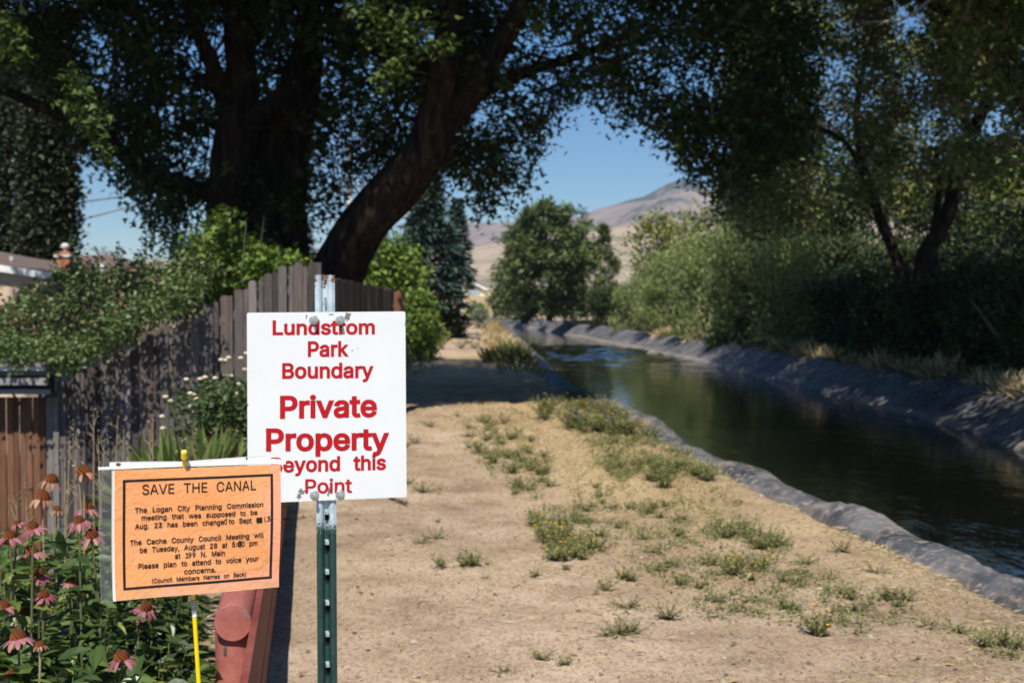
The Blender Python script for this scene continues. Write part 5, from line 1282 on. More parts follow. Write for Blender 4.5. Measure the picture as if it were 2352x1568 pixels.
# middle distance, left of the canal
bush("bush", (-3.6, 45, 0), 3.35, 1.55, 1.4, 380, 18, .17, 'diamond', M_BRIGHT, "big rounded bright green bush standing beyond the board fence", lobes=8, squash=.62)
bush("bush", (-2.55, 38, 0), 1.75, .62, .7, 150, 16, .13, 'diamond', M_BRIGHT, "small bright green bush at the path's edge in front of the big one", lobes=4, squash=.7)
def spruce(base, h, r, label, n=900, mat=M_SPRUCE, z0=.05):
    base = np.array(base, float); t = thing("spruce_tree", base, label, "tree")
    b = MB(); b.tube([base, base + [0, 0, h * .5], base + [0, 0, h * .98]], [.03 * h * .7, .018 * h * .7, .02], 8); b.build("trunk", BARK, t)
    nb = int(n / 7); Ps, Ax, tn = [], [], []
    for k in range(nb):
        z = z0 + (1 - z0) * (k / nb) ** .9; th = k * 2.399 + random.uniform(-.4, .4)
        R = r * (1 - z) ** .8 * random.uniform(.65, 1.12) + .06
        m = int(34 * R / r) + 12
        f = rng.uniform(.12, 1, m) ** .75
        o = np.array([math.cos(th), math.sin(th), 0]); sdv = np.array([-math.sin(th), math.cos(th), 0])
        lat = rng.normal(0, 1, m) * .20 * R * (1.15 - f)
        zz = z * h - .34 * R * f + .20 * R * f ** 3 - np.abs(lat) * .35 + rng.normal(0, .035, m)
        Ps.append(base + o * (R * f)[:, None] + sdv * lat[:, None] + np.stack([0 * f, 0 * f, zz], -1))
        Ax.append(o + sdv * (np.sign(lat) * .7)[:, None] + np.array([0, 0, -.45]) + rng.normal(size=(m, 3)) * .25)
        tn.append(np.clip(rng.uniform(.05, .35) + .55 * f * rng.uniform(.5, 1.3, m), 0, 1))
    P = np.concatenate(Ps)
    leaves("crown", P, rng.uniform(.035, .065, len(P)) * h, 'needle', np.concatenate(tn), mat, t, axis=np.concatenate(Ax), up=.9, width=1.9)
    return t
b0 = lambda x, d, z=0.0: (at(x, 687, d)[0], d, z)
spruce(b0(985, 58), 6.9, 2.3, "blue-green spruce with drooping boughs behind the bright bush", 1700, z0=.22)
spruce(b0(1052, 62, .2), 5.8, 1.05, "slim blue spruce whose boughs hang above the white far house", 600, z0=.36)
spruce(b0(690, 46, -1), 5.2, 1.7, "dark blue spruce seen between the maple's trunks", 800)
spruce(b0(415, 60, -1.4), 5.9, 1.5, "small blue spruce peeping over the shrub left of the maple's trunk", 600)
spruce(b0(870, 54, -.3), 4.8, 1.5, "dark spruce half hidden behind the leaning maple trunk", 600)

def column_tree(base, h, r, label):
    base = np.array(base, float); t = thing("poplar_tree", base, label, "tree")
    b = MB(); b.tube([base, base + [0, 0, h * .9]], [.2, .05], 8); b.build("trunk", BARK, t)
    n = 1700; z = rng.uniform(.05, 1, n); th = rng.uniform(0, 2 * PI, n)
    R = r * np.minimum(1, (1 - z) * 4) * (.75 + .3 * fbm(th * 1.3, z * 9, 5)) * np.minimum(1, .5 + z * 2)
    C = base + np.stack([np.cos(th) * R, np.sin(th) * R, z * h], -1)
    P, ci = clumps(C, 22, .3, 1.4)
    ct = rng.uniform(.05, .85, n)
    leaves("crown", P, rng.uniform(.11, .19, len(P)), 'diamond', np.clip(ct[ci] + rng.normal(0, .15, len(P)), 0, 1), M_POPLAR, t, droop=-.3)
column_tree(b0(112, 38, -1.7), 9.8, .72, "dark columnar poplar beside the gap of sky, next to the house roof")
column_tree(b0(20, 40, -1.7), 9.8, 1.05, "dark columnar poplar at the picture's edge behind the beige wall")
for x, d, h, lab in ((205, 75, 5.6, "pale silvery tree in the gap behind the chimney"), (285, 82, 5.9, "pale silvery tree behind the shrub, close to the maple")):
    bush("willow_tree", b0(x, d, -1.5), h, 1.5, 1.3, 120, 16, .24, 'lance', M_PALE, lab, cat="tree", lobes=5, squash=.6)
# utility pole and wires
up_ = thing("utility_pole", b0(803, 62, -.8), "slim utility pole with crossarm and pale insulator beyond the leaning trunk", "utility pole")
b = MB(); t_ = at(803, 330, 62); b.tube([(t_[0], 62, -.8), t_], [.15, .10], 10); b.build("pole", plain("grey_pole_wood", [(.14, .12, .10), (.22, .19, .17)], 5), up_)
b = MB(); q_ = at(805, 428, 62); b.box(q_, (1.5, .1, .1)); b.build("crossarm", TWIG, up_)
b = MB(); q_ = at(804, 492, 61.8); b.lathe(q_, [(.10, 0), (.15, .05), (.15, .5), (.10, .62), (.06, .75)], 12); b.build("transformer", plain("pale_grey_can", [(.5, .5, .49), (.6, .6, .59)], 3), up_)
for pts, lab in (([(-260, 520, 36), (0, 487, 40), (150, 469, 43.5), (300, 449, 47), (560, 408, 55), (803, 372, 61.9)], "upper pale overhead wire crossing the gap of sky above the house"),
                 ([(-200, 600, 36), (40, 545, 40), (160, 512, 42.5), (300, 474, 45.5), (560, 400, 55), (803, 340, 61.9)], "lower steeper overhead wire crossing the gap of sky")):
    P = L(*pts); k = np.linspace(0, len(P) - 1, 40); P = np.stack([np.interp(k, range(len(P)), np.array(P)[:, j]) for j in range(3)], 1)
    b = MB(); b.tube(P, .026, 6); o = b.build("power_line", plain("weathered_cable", [(.22, .22, .23), (.34, .34, .35)], 3, .6), None, loc=P[20])
    tag(o, lab, "power line", "overhead wires by the house")

# --- far end of the path
fh = thing("cottage", b0(1092, 172, 1.9), "far cream gabled house glimpsed under the spruce boughs", "house")
b = MB(); q_ = at(1090, 672, 172); x0_, x1_ = at(1056, 672, 172)[0], at(1116, 672, 172)[0]; zb_ = at(1090, 700, 172)[2]; ze = at(1090, 668, 172)[2]; za_ = at(1060, 640, 172)[2]
xm = at(1058, 640, 172)[0]; xl_ = at(1000, 640, 172)[0]
b.add([(xl_, 172, zb_), (x1_, 172, zb_), (x1_, 172, ze), (xm, 172, za_), (xl_, 172, ze), (xl_, 180, zb_), (x1_, 180, zb_), (x1_, 180, ze), (xm, 180, za_), (xl_, 180, ze)],
      [(0, 1, 2, 3, 4), (1, 6, 7, 2), (5, 0, 4, 9), (6, 5, 9, 8, 7)])
b.build("wall", plain("cream_siding", [(.72, .66, .50), (.80, .75, .60)], 2, .8, stretch=(1, 1, 12)), fh)
b = MB()
for sgn, xe in ((1, x1_), (-1, xl_)):
    b.add([(xm, 171.5, za_ + .12), (xe + sgn * .3, 171.5, ze - .02), (xe + sgn * .3, 180.5, ze - .02), (xm, 180.5, za_ + .12), (xm, 171.5, za_ + .32), (xe + sgn * .3, 171.5, ze + .18), (xe + sgn * .3, 180.5, ze + .18), (xm, 180.5, za_ + .32)],
          [(0, 1, 2, 3), (4, 7, 6, 5), (0, 4, 5, 1), (1, 5, 6, 2)])
b.build("roof", wht, fh)
b = MB(); q_ = at(1090, 670, 171.9); b.box(q_, (1.3, .1, 1.2)); b.build("window", plain("blue_grey_pane", [(.25, .28, .33), (.4, .42, .46)], 1, .3), fh)
rf = thing("rail_fence", b0(1095, 128, .3), "white three-rail fence across the dry field at the path's far end", "fence")
pa, pb = at(1035, 714, 122), at(1145, 708, 140)
wr = plain("white_fence_paint", [(.60, .59, .56), (.70, .69, .66)], 2, .7)
for k, dz in enumerate((.0, -.3, -.6)):
    m_ = (pa + pb) / 2 + [0, 0, dz]; v = pb - pa
    b = MB(); b.tube([pa + [0, 0, dz], pb + [0, 0, dz]], .07, 4); b.build("rail", wr, rf)
for k in range(9):
    p = pa + (pb - pa) * k / 8
    b = MB(); b.box((p[0], p[1], p[2] - .45), (.14, .14, 1.2)); b.build("post", wr, rf)
bush("bush", (at(1100, 700, 110)[0], 106, .0), 1.6, .75, .8, 60, 14, .2, 'diamond', M_WILLOW, "small fresh green bush in front of the white rail fence", lobes=3)
bush("sagebrush", (at(1105, 700, 80)[0], 78, 0), 1.05, .55, .5, 60, 14, .13, 'lance', M_PALE, "grey sagebrush clump beside the far bend of the canal", lobes=3)
bush("bush", (at(1165, 700, 112)[0], 113, .2), 2.4, 1.8, 1.2, 110, 14, .24, 'diamond', M_DARK, "low dark bush on the far bank below the pine", lobes=4)
bush("bush", (at(1035, 700, 60)[0], 58.5, 0), 1.35, .85, .7, 90, 14, .17, 'diamond', M_DARK, "dark weedy bush beside the path behind the small bright bush", lobes=4)
bush("bush", (at(1225, 700, 118)[0], 116, .3), 2.0, 1.3, 1.0, 80, 14, .22, 'diamond', M_WILLOW, "grey-green bush on the far bank right of the pine's foot", lobes=3)

# pine beside the canal, with bare grey inner branches
def pine(base, h, r, trunk, label, nc, mat=M_PINE, bare=0, size=.34, name="pine_tree", prof=None):
    base = np.array(base, float); t = thing(name, base, label, "tree")
    b = MB(); b.tube([base, base + [.1, 0, h * .3], base + [-.05 * h, 0, h * .62], base + [0, 0, h * .95]], [trunk, trunk * .8, trunk * .5, .03], 9, .05); b.build("trunk", BARK, t)
    z = rng.uniform(.06, 1, nc); th = rng.uniform(0, 2 * PI, nc)
    R = r * np.interp(z, *(prof or ([.05, .3, .55, .8, .93, 1], [.6, .9, 1, .8, .5, .1]))) * (.8 + .4 * fbm(th, z * 6, 15))
    f = rng.uniform(.35, 1, nc) ** .6
    R = R * (.72 + 1.0 * np.abs(fbm(th * 1.1 + 7 * h, z * 5.5, 15 + int(h * 10))))
    C = base + np.stack([np.cos(th) * R * f, np.sin(th) * R * f, z * h], -1)
    if bare:
        keep = (z > .45) | (rng.uniform(0, 1, nc) < .7); C = C[keep]
    C = C[fbm(C[:, 0] * 1.1, C[:, 2] * 1.3, 23) > -.22]
    P, ci = clumps(C, 18, .24, .8)
    ct = rng.uniform(.1, .9, len(C))
    leaves("crown", P, rng.uniform(.7, 1.2, len(P)) * size, 'needle', np.clip(ct[ci] + rng.normal(0, .12, len(P)), 0, 1), mat, t, up=.5, droop=-.7, width=1.5)
    b = MB()
    for k in range(24 if bare else 8):
        zz = random.uniform(.15, .75) * h; a = random.uniform(0, 2 * PI); rr = r * random.uniform(.4, .8)
        o = base + [0, 0, zz]; e = o + np.array([math.cos(a) * rr, math.sin(a) * rr, random.uniform(-.3, .5)])
        b.tube([o, (o + e) / 2 + rng.normal(size=3) * .12, e], [.05, .035, .012], 5)
    b.build("branches", TWIG, t)
    return t
pine((at(1262, 700, 82)[0], 82, .35), 6.8, 3.7, .21, "wide pine with bare grey inner branches at the bend of the canal", 1100, bare=1)
pine((at(1200, 700, 86)[0], 90, .1), 6.3, 1.7, .12, "olive green pine just left of the wide one with bare branches", 420)
bush("shade_tree", (at(1168, 700, 100)[0], 100, .3), 5.0, 1.5, 1.3, 150, 16, .26, 'diamond', M_PINE, "low ragged green tree at the left flank of the pines", cat="tree", lobes=6, squash=.6)
bush("shade_tree", (at(1318, 700, 92)[0], 93, .4), 5.6, 1.7, 1.4, 190, 16, .26, 'diamond', M_PINE, "ragged green tree merging into the wide pine's sunny flank", cat="tree", lobes=7, squash=.6)
bush("bush", (at(1205, 700, 88)[0], 87.5, .2), 2.1, 1.3, .9, 100, 14, .2, 'diamond', M_DARK, "dark bush hiding the foot of the olive green pine", lobes=4)
bush("bush", (at(1300, 700, 84)[0], 84.5, .3), 2.3, 1.2, .9, 100, 14, .2, 'diamond', M_WILLOW, "olive bush close beside the wide pine's trunk", lobes=4)
pine((at(1390, 700, 95)[0], 96, .5), 6.0, .85, .12, "narrow upright pine standing clear right of the wide pine", 150, prof=([.1, .5, .8, 1], [.9, 1, .7, .1]))
pine((at(1340, 700, 88)[0], 88, .5), 4.6, 1.5, .14, "bushy green pine filling the gap below the narrow pine", 200, prof=([.1, .4, .7, 1], [1, 1, .8, .2]))
pine((at(1415, 700, 105)[0], 106, .5), 4.3, .5, .09, "thin small pine beside the narrow upright one", 70, prof=([.1, .5, .8, 1], [.9, 1, .7, .1]))

# right bank willows
wl_ = [(1330, 76, 2.4, 1.4, "olive bush on the right bank at the pine's foot"), (1415, 68, 2.7, 1.5, "first grey-green willow bush up the bank from the pine"),
       (1475, 60, 3.5, 1.6, "rounded grey-green willow bush, second from the pine"), (1545, 52, 3.8, 1.7, "broad grey-green willow bush in the middle of the bank row"),
       (1615, 46, 4.0, 1.6, "tall feathery willow bush catching the sun on the bank"), (1668, 40, 3.5, 1.4, "willow bush half in the shade of the dark trees")]
for x, d, h, r, lab in wl_:
    z = zg(XR(d) + 2.2, d)
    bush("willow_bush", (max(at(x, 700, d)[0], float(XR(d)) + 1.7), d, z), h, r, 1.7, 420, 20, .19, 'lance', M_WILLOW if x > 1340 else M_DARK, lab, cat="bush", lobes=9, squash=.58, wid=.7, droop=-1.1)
bush("yellow_tree", (at(1560, 700, 74)[0], 74, .8), 5.6, 2.6, 2.0, 260, 18, .24, 'diamond', M_YELLOW, "yellow-green tree top rising behind the willow bushes", cat="tree", lobes=6)
bush("yellow_tree", (at(2070, 700, 52)[0], 52, 1.0), 7.2, 1.6, 1.6, 260, 18, .2, 'diamond', M_YELLOW, "sunlit yellow-green tree seen between the two dark trunks", cat="tree", lobes=6, squash=.7)
bush("yellow_tree", (at(2330, 700, 46)[0], 46, 1.0), 5.4, 1.8, 1.6, 240, 18, .2, 'diamond', M_YELLOW, "sunlit yellow-green shrub behind the leaning dark trunk", cat="tree", lobes=6, squash=.7)

for x, d, h, r, lab in ((1790, 52, 6.0, 2.6, "dark tree crown filling the gap behind the willow row's shaded end"), (1910, 50, 6.6, 2.5, "dark tree behind the forked trunk's hanging foliage"), (2010, 60, 8.5, 2.8, "tall dark tree far behind the forked trunk"),
                     (2190, 52, 7.0, 2.6, "dark tree between the leaning trunk and the hill"), (2330, 58, 6.5, 3.0, "dark tree far back behind the leaning trunk's bare limb")):
    bush("shade_tree", (at(x, 700, d)[0], d, .9), h, r, 2.2, 420, 18, .2, 'diamond', M_DARK, lab, cat="tree", lobes=8, squash=.66)

# --- trees leaning over the right bank
RDs = 27.0
rt = [
 ("locust_tree", 32, 2085, [
    (L((2100, 840, 32), (2092, 660, 32), (2064, 604, 32), (2021, 503, 32), (1991, 417, 32), (1976, 349, 32), (1965, 250, 32), (1990, 120, 32), (2010, -100, 32)), [.20, .17, .13, .12, .105, .09, .075, .06, .04]),
    (L((1990, 415, 32), (1950, 330, 31.6), (1880, 290, 31.2), (1800, 250, 32)), [.09, .06, .045, .03]),
    (L((1978, 360, 32), (2020, 310, 32.3), (2075, 270, 32.6), (2120, 200, 33)), [.08, .06, .045, .03])],
  "dark thin-trunked tree that forks above the right bank, crown over the water", (1700, 2010)),
 ("locust_tree", 31, 2120, [
    (L((2125, 850, 31), (2116, 640, 31), (2122, 585, 31), (2162, 525, 31), (2187, 462, 31), (2195, 405, 31), (2232, 310, 31), (2290, 180, 31), (2330, 30, 31), (2360, -120, 31)), [.24, .21, .19, .175, .165, .155, .14, .12, .10, .08]),
    (L((2195, 415, 31), (2260, 380, 30.6), (2340, 350, 30.2), (2440, 320, 30)), [.07, .055, .045, .03]),
    (L((2230, 320, 31), (2200, 200, 31.3), (2150, 90, 31.6), (2120, -60, 32)), [.10, .08, .06, .04]),
    (L((2150, 640, 31.4), (2140, 560, 31.8), (2160, 440, 32), (2150, 330, 31.2)), [.11, .10, .07, .05])],
  "dark tree with a thick trunk leaning right over the bank", (2010, 2240)),
 ("locust_tree", 23.5, 2420, [
    (L((2440, 900, 23.5), (2435, 560, 23.5), (2400, 330, 23.5), (2340, 160, 23.5), (2260, 70, 23.5), (2150, 20, 23.5), (2080, -30, 23.5)), [.26, .22, .17, .13, .10, .075, .05]),
    (L((2400, 330, 23.5), (2330, 200, 23.2), (2290, 60, 23), (2280, -100, 22.9)), [.13, .10, .08, .06])],
  "nearest dark tree over the right bank, limbs reaching in from the picture's edge", (2240, 2460)),
]
def keep_right(x0, x1):
    def f(x, y, d):
        P = at_n(x, y, d)
        low = np.interp(x, [1640, 1700, 1760, 1850, 1960, 2100, 2250, 2460], [430, 520, 560, 520, 470, 420, 400, 420])
        k = (y < low) & (P[:, 0] > 3.4)
        for hx, hy, rx, ry in [(2080, 10, 60, 24), (2090, 55, 36, 22), (2280, 270, 40, 30), (2260, 305, 40, 24), (1950, 75, 20, 18), (2105, 225, 18, 20), (1980, 355, 20, 14), (2140, 330, 26, 12), (1905, 165, 24, 26), (1840, 120, 18, 26), (2160, 265, 22, 10)]:
            k &= ((x - hx) / (rx + 8)) ** 2 + ((y - hy) / (ry + 8)) ** 2 > rng.uniform(.5, 1.3, len(x))
        return k & (rng.uniform(0, 1, len(x)) < 1.5 * fbm(x / 80, y / 60, 195) + .62)
    return f
for name, d, bx, lim, lab, (xa, xb) in rt:
    t = thing(name, (at(bx, 700, d)[0], d, .35), lab, "tree")
    limb_tree(t, "trunk", BARK_R, lim, 10, .08)
    b = MB(); side_twigs(b, lim, 60, 1.3, .016); b.build("branches", TWIG, t)
    wx = (xb - xa)
    C = crown_points(int(13 * wx), (xa - 45, xb + 45), (-90, 560), (d - 4, d + 9), keep_right(xa, xb))
    P, ci = clumps(C, 17, .30)
    b = MB()
    for c_ in C[::9]:
        e = c_ + np.array([random.uniform(-.7, .7), random.uniform(-.4, .4), random.uniform(-.2, .9)])
        b.tube([c_, (c_ + e) / 2 + rng.normal(size=3) * .1, e], [.004, .009, .014], 4)
    b.build("twigs", TWIG, t)
    # upper crown over the water and bank, above the picture
    n = 2800
    U_ = norm(rng.normal(size=(n, 3))) * rng.uniform(.3, 1, n)[:, None] ** .5
    if bx > 2400:      # the nearest tree's crown arches towards the camera over bank and water
        n = 3600; U_ = norm(rng.normal(size=(n, 3))) * rng.uniform(.2, 1, n)[:, None] ** .5
        Cu = np.array([9.6, 18.5, 8.6]) + U_ * np.array([4.6, 9.0, 3.6])
    else:
        Cu = np.array([at(bx, 700, d)[0] + .3, d - 3.5, 9.6]) + U_ * np.array([3.8, 6.0, 3.4])
    ys = 687 - (Cu[:, 2] - EYE) / Cu[:, 1] * F_PX
    Cu = Cu[(ys < -20) & (Cu[:, 0] > 4.6)]
    Cu = Cu[fbm(Cu[:, 0] * .55, Cu[:, 1] * .40 + .3 * Cu[:, 2], 500) > -.26]
    Pu, cu_ = clumps(Cu, 16, .42)
    ct = rng.uniform(.05, .75, len(C)); ct[rng.uniform(0, 1, len(C)) < .12] = rng.uniform(.75, 1)
    tint = np.concatenate([np.clip(ct[ci] + rng.normal(0, .14, len(P)), 0, 1), rng.uniform(.1, .6, len(Pu))])
    leaves("crown", np.concatenate([P, Pu]), np.concatenate([rng.uniform(.08, .15, len(P)), rng.uniform(.16, .28, len(Pu))]), 'diamond', tint, M_LOCUST, t, up=.3, droop=.5)
t = thing("locust_tree", (10.6, 11, .2), "unseen bank tree added so its crown darkens the near canal water", "tree")  # out of view, added to block low sky and darken the water's reflection
limb_tree(t, "trunk", BARK_R, [([(10.6, 11, -.2), (10.4, 11, 2.5), (9.8, 11.2, 5), (9.4, 11.5, 8)], [.22, .19, .14, .06])], 10, .08)
U_ = norm(rng.normal(size=(1500, 3))) * rng.uniform(.2, 1, 1500)[:, None] ** .5
Cu = np.array([10.0, 11, 5.2]) + U_ * np.array([3.2, 6.5, 3.6]); Cu = Cu[(Cu[:, 0] > .36 * Cu[:, 1] + 1.0)]
P, ci = clumps(Cu, 16, .4)
leaves("crown", P, rng.uniform(.14, .24, len(P)), 'diamond', rng.uniform(.1, .6, len(P)), M_LOCUST, t, up=.3, droop=.5)
# bare pale bough at the top
pb_ = thing("dead_bough", at(2105, 20, 19.5), "bare pale dead bough curving across the top of the right trees", "bough")
b = MB(); b.tube(L((2180, -40, 19.8), (2130, 5, 19.6), (2100, 30, 19.5), (2070, 46, 19.4), (2030, 50, 19.3), (1985, 52, 19.3)), [.03, .026, .022, .018, .012, .005], 7); b.build("bough", plain("bleached_wood", [(.36, .31, .27), (.48, .42, .37)], 9, .8), pb_)
b = MB(); b.tube(L((2040, 50, 19.3), (2010, 60, 19.4), (1960, 52, 19.4)), [.01, .008, .004], 5); b.build("twig", TWIG, pb_)

# dark understorey along the right bank
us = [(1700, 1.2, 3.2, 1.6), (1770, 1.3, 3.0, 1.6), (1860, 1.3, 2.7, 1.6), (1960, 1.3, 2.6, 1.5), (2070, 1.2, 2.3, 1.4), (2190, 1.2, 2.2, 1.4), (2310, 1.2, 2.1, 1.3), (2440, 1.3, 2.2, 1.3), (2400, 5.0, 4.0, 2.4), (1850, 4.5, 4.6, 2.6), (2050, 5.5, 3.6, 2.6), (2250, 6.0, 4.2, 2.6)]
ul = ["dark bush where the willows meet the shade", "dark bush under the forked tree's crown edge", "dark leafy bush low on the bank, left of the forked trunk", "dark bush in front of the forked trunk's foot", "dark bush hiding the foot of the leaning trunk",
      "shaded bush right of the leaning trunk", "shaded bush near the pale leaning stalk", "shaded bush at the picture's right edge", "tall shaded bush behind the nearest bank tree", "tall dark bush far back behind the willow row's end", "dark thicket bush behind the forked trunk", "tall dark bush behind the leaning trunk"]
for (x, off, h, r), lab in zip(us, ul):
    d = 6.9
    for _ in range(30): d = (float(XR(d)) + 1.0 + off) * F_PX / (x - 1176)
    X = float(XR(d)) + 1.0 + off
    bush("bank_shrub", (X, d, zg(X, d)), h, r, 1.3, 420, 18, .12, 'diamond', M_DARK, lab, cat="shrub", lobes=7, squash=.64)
ps = thing("leaning_stalk", b0(2300, 26, .2), "pale dry stalk leaning among the shaded bushes on the bank", "stalk")
b = MB(); b.tube(L((2330, 830, 25), (2290, 770, 25), (2255, 720, 25), (2230, 690, 25)), [.05, .045, .03, .012], 7, .2); b.build("stalk", plain("pale_dry_stalk", [(.20, .16, .09), (.34, .28, .17)], 12), ps)

# grass tufts along the top of the right bank
def tuft(name, base, h, r, n, mat, label, group, cat="grass tuft", wid=.8):
    base = np.array(base, float)
    a = rng.uniform(0, 2 * PI, n); q_ = rng.uniform(0, 1, n) ** .5
    P = np.stack([np.cos(a) * q_ * r, np.sin(a) * q_ * r, 0 * a - .02], -1)
    A = np.stack([np.cos(a) * q_ * .7, np.sin(a) * q_ * .7, np.ones(n)], -1) + rng.normal(size=(n, 3)) * .22
    v, l, s, t, tv = leaf_arrays(P, rng.uniform(.5, 1.1, n) * h, 'blade', rng.random(n), axis=A, up=-.2, width=wid)
    o = link(name, new_mesh(name, v, l, s, t, tv), mat, None, base)
    return tag(o, label, cat, group)
M_DRY = leafmat("dry_grass_blade", [(.44, .33, .18), (.58, .45, .25), (.68, .55, .33), (.40, .36, .17)], .2)
M_GRASS = leafmat("green_grass_blade", [(.05, .085, .018), (.09, .14, .03), (.16, .20, .05), (.30, .26, .11)], .25)
tufts = []
for i in range(64):
    d = random.choice((19.5, 21, 22.5, 24, 26, 28, 30, 33, 36, 39, 43, 47, 52, 57)) + random.uniform(-.6, .6)
    X = float(XR(d)) + 1.0 + random.uniform(-.12, .4)
    base = (X, d, zg(X, d) - .02)
    if i < 2: o = tuft("grass_tuft", base, .5 if i else .38, .22, 130, M_DRY if i else M_GRASS, "grass tuft at the top of the far bank's grey sheet", "grass tufts along the top of the far bank"); tufts.append(o)
    else:
        o = tufts[i % 2].copy(); COL.objects.link(o); o.location = base; o.rotation_euler.z = random.uniform(0, 6); k = random.uniform(.7, 1.25); o.scale = (k, k, k)

# ------------------------------------------------------------------ weeds on the path
M_WEED = leafmat("grey_green_weed_leaf", [(.10, .105, .034), (.14, .16, .05), (.185, .21, .068), (.31, .285, .115)], .2, .55)
M_STEM = plain("weed_stem", [(.12, .10, .05), (.20, .18, .09)], 20, .8)
M_YFL = plain("yellow_petal", [(.80, .48, .01), (.85, .56, .02)], 40, .6)
M_VFL = plain("violet_petal", [(.17, .13, .32), (.26, .21, .42)], 40, .6)
WG = {"spread": "low sprawling weeds on the bare sandy path", "bushy": "small upright weed clumps on the sandy path", "flower": "weeds with yellow flowers on the sandy path", "lush": "tall lush weeds by the canal edge"}
WL = {"spread": "low sprawling green weed on the sandy path", "bushy": "small upright grey-green weed clump on the sandy path", "flower": "weed topped with tiny yellow flowers on the sandy path", "lush": "tall lush green weed at the canal's edge"}
def weed(kind):
    t = thing("weed", (0, 0, 0), WL[kind], "weed", WG[kind])
    ns, L_, ang, ls, nl = {"spread": (13, .17, 1.25, .021, 16), "bushy": (15, .145, .75, .021, 17), "flower": (12, .18, .7, .021, 17), "lush": (20, .42, .6, .036, 22)}[kind]
    b = MB(); P = []; tips = []
    for k in range(ns):
        a = 2 * PI * k / ns + random.uniform(-.3, .3); tl_ = ang * random.uniform(.3, 1.15); L2 = L_ * random.uniform(.55, 1.15)
        d = np.array([math.sin(tl_) * math.cos(a), math.sin(tl_) * math.sin(a), math.cos(tl_)])
        p0 = np.zeros(3); p1 = d * L2 * .55 + [0, 0, .01]; p2 = d * L2 + np.array([0, 0, L2 * (.22 if kind != "lush" else -.05)])
        b.tube([p0, p1, p2], [.0022, .0018, .001], 4, caps=False); tips.append(p2)
        for j in range(nl):
            s = random.uniform(.12, 1.05); q_ = (p1 * s / .55 if s < .55 else p1 + (p2 - p1) * (s - .55) / .45)
            P.append(q_ + rng.normal(size=3) * .006)
    b.build("stems", M_STEM, t)
    P = np.array(P); P[:, 2] = np.maximum(P[:, 2], .004)
    leaves("leaves", P, rng.uniform(.7, 1.3, len(P)) * ls, 'diamond' if kind != "lush" else 'lance', rng.random(len(P)), M_WEED, t, up=.5, droop=-.4, width=1.0 if kind != "lush" else 1.5)
    if kind in ("flower", "lush"):
        fm_ = M_YFL if kind == "flower" or random.random() < .5 else M_VFL
        for p in random.sample(tips, 5 if kind == "flower" else 4):
            r = .0075 if kind == "flower" else .014
            b = MB(); b.lathe(p + [0, 0, .002], [(r * .5, 0), (r, r * .5), (r * .7, r * .9)], 7); b.build("flower_head", fm_, t)
    return t
protos = {k: [weed(k) for _ in range(n)] for k, n in (("spread", 3), ("bushy", 3), ("flower", 2), ("lush", 3))}
used = set()
def copy_tree(o, parent=None):
    c = o.copy(); COL.objects.link(c); c.parent = parent
    for ch in o.children: copy_tree(ch, c)
    return c
def place(kind, x, y, sc=1.0):
    g_ = gnd(x, y)
    if g_[0] > float(XL(g_[1])) - .12: return
    o = random.choice(protos[kind])
    if o.name in used: o = copy_tree(o)
    used.add(o.name)
    o.location = (g_[0], g_[1], zg(g_[0], g_[1]) - .004); o.rotation_euler.z = random.uniform(0, 6.28)
    k = (.62 if kind != 'lush' else .8) * sc * random.uniform(.8, 1.2); o.scale = (k * 1.2, k * 1.2, k * random.uniform(.55, .85))
def poly_pick(poly, n):
    poly = np.array(poly, float); out = []
    lo, hi = poly.min(0), poly.max(0)
    while len(out) < n:
        p = rng.uniform(lo, hi); c = False
        for i in range(len(poly)):
            (x1, y1), (x2, y2) = poly[i - 1], poly[i]
            if (y1 > p[1]) != (y2 > p[1]) and p[0] < (x2 - x1) * (p[1] - y1) / (y2 - y1) + x1: c = not c
        if c: out.append(p)
    return out
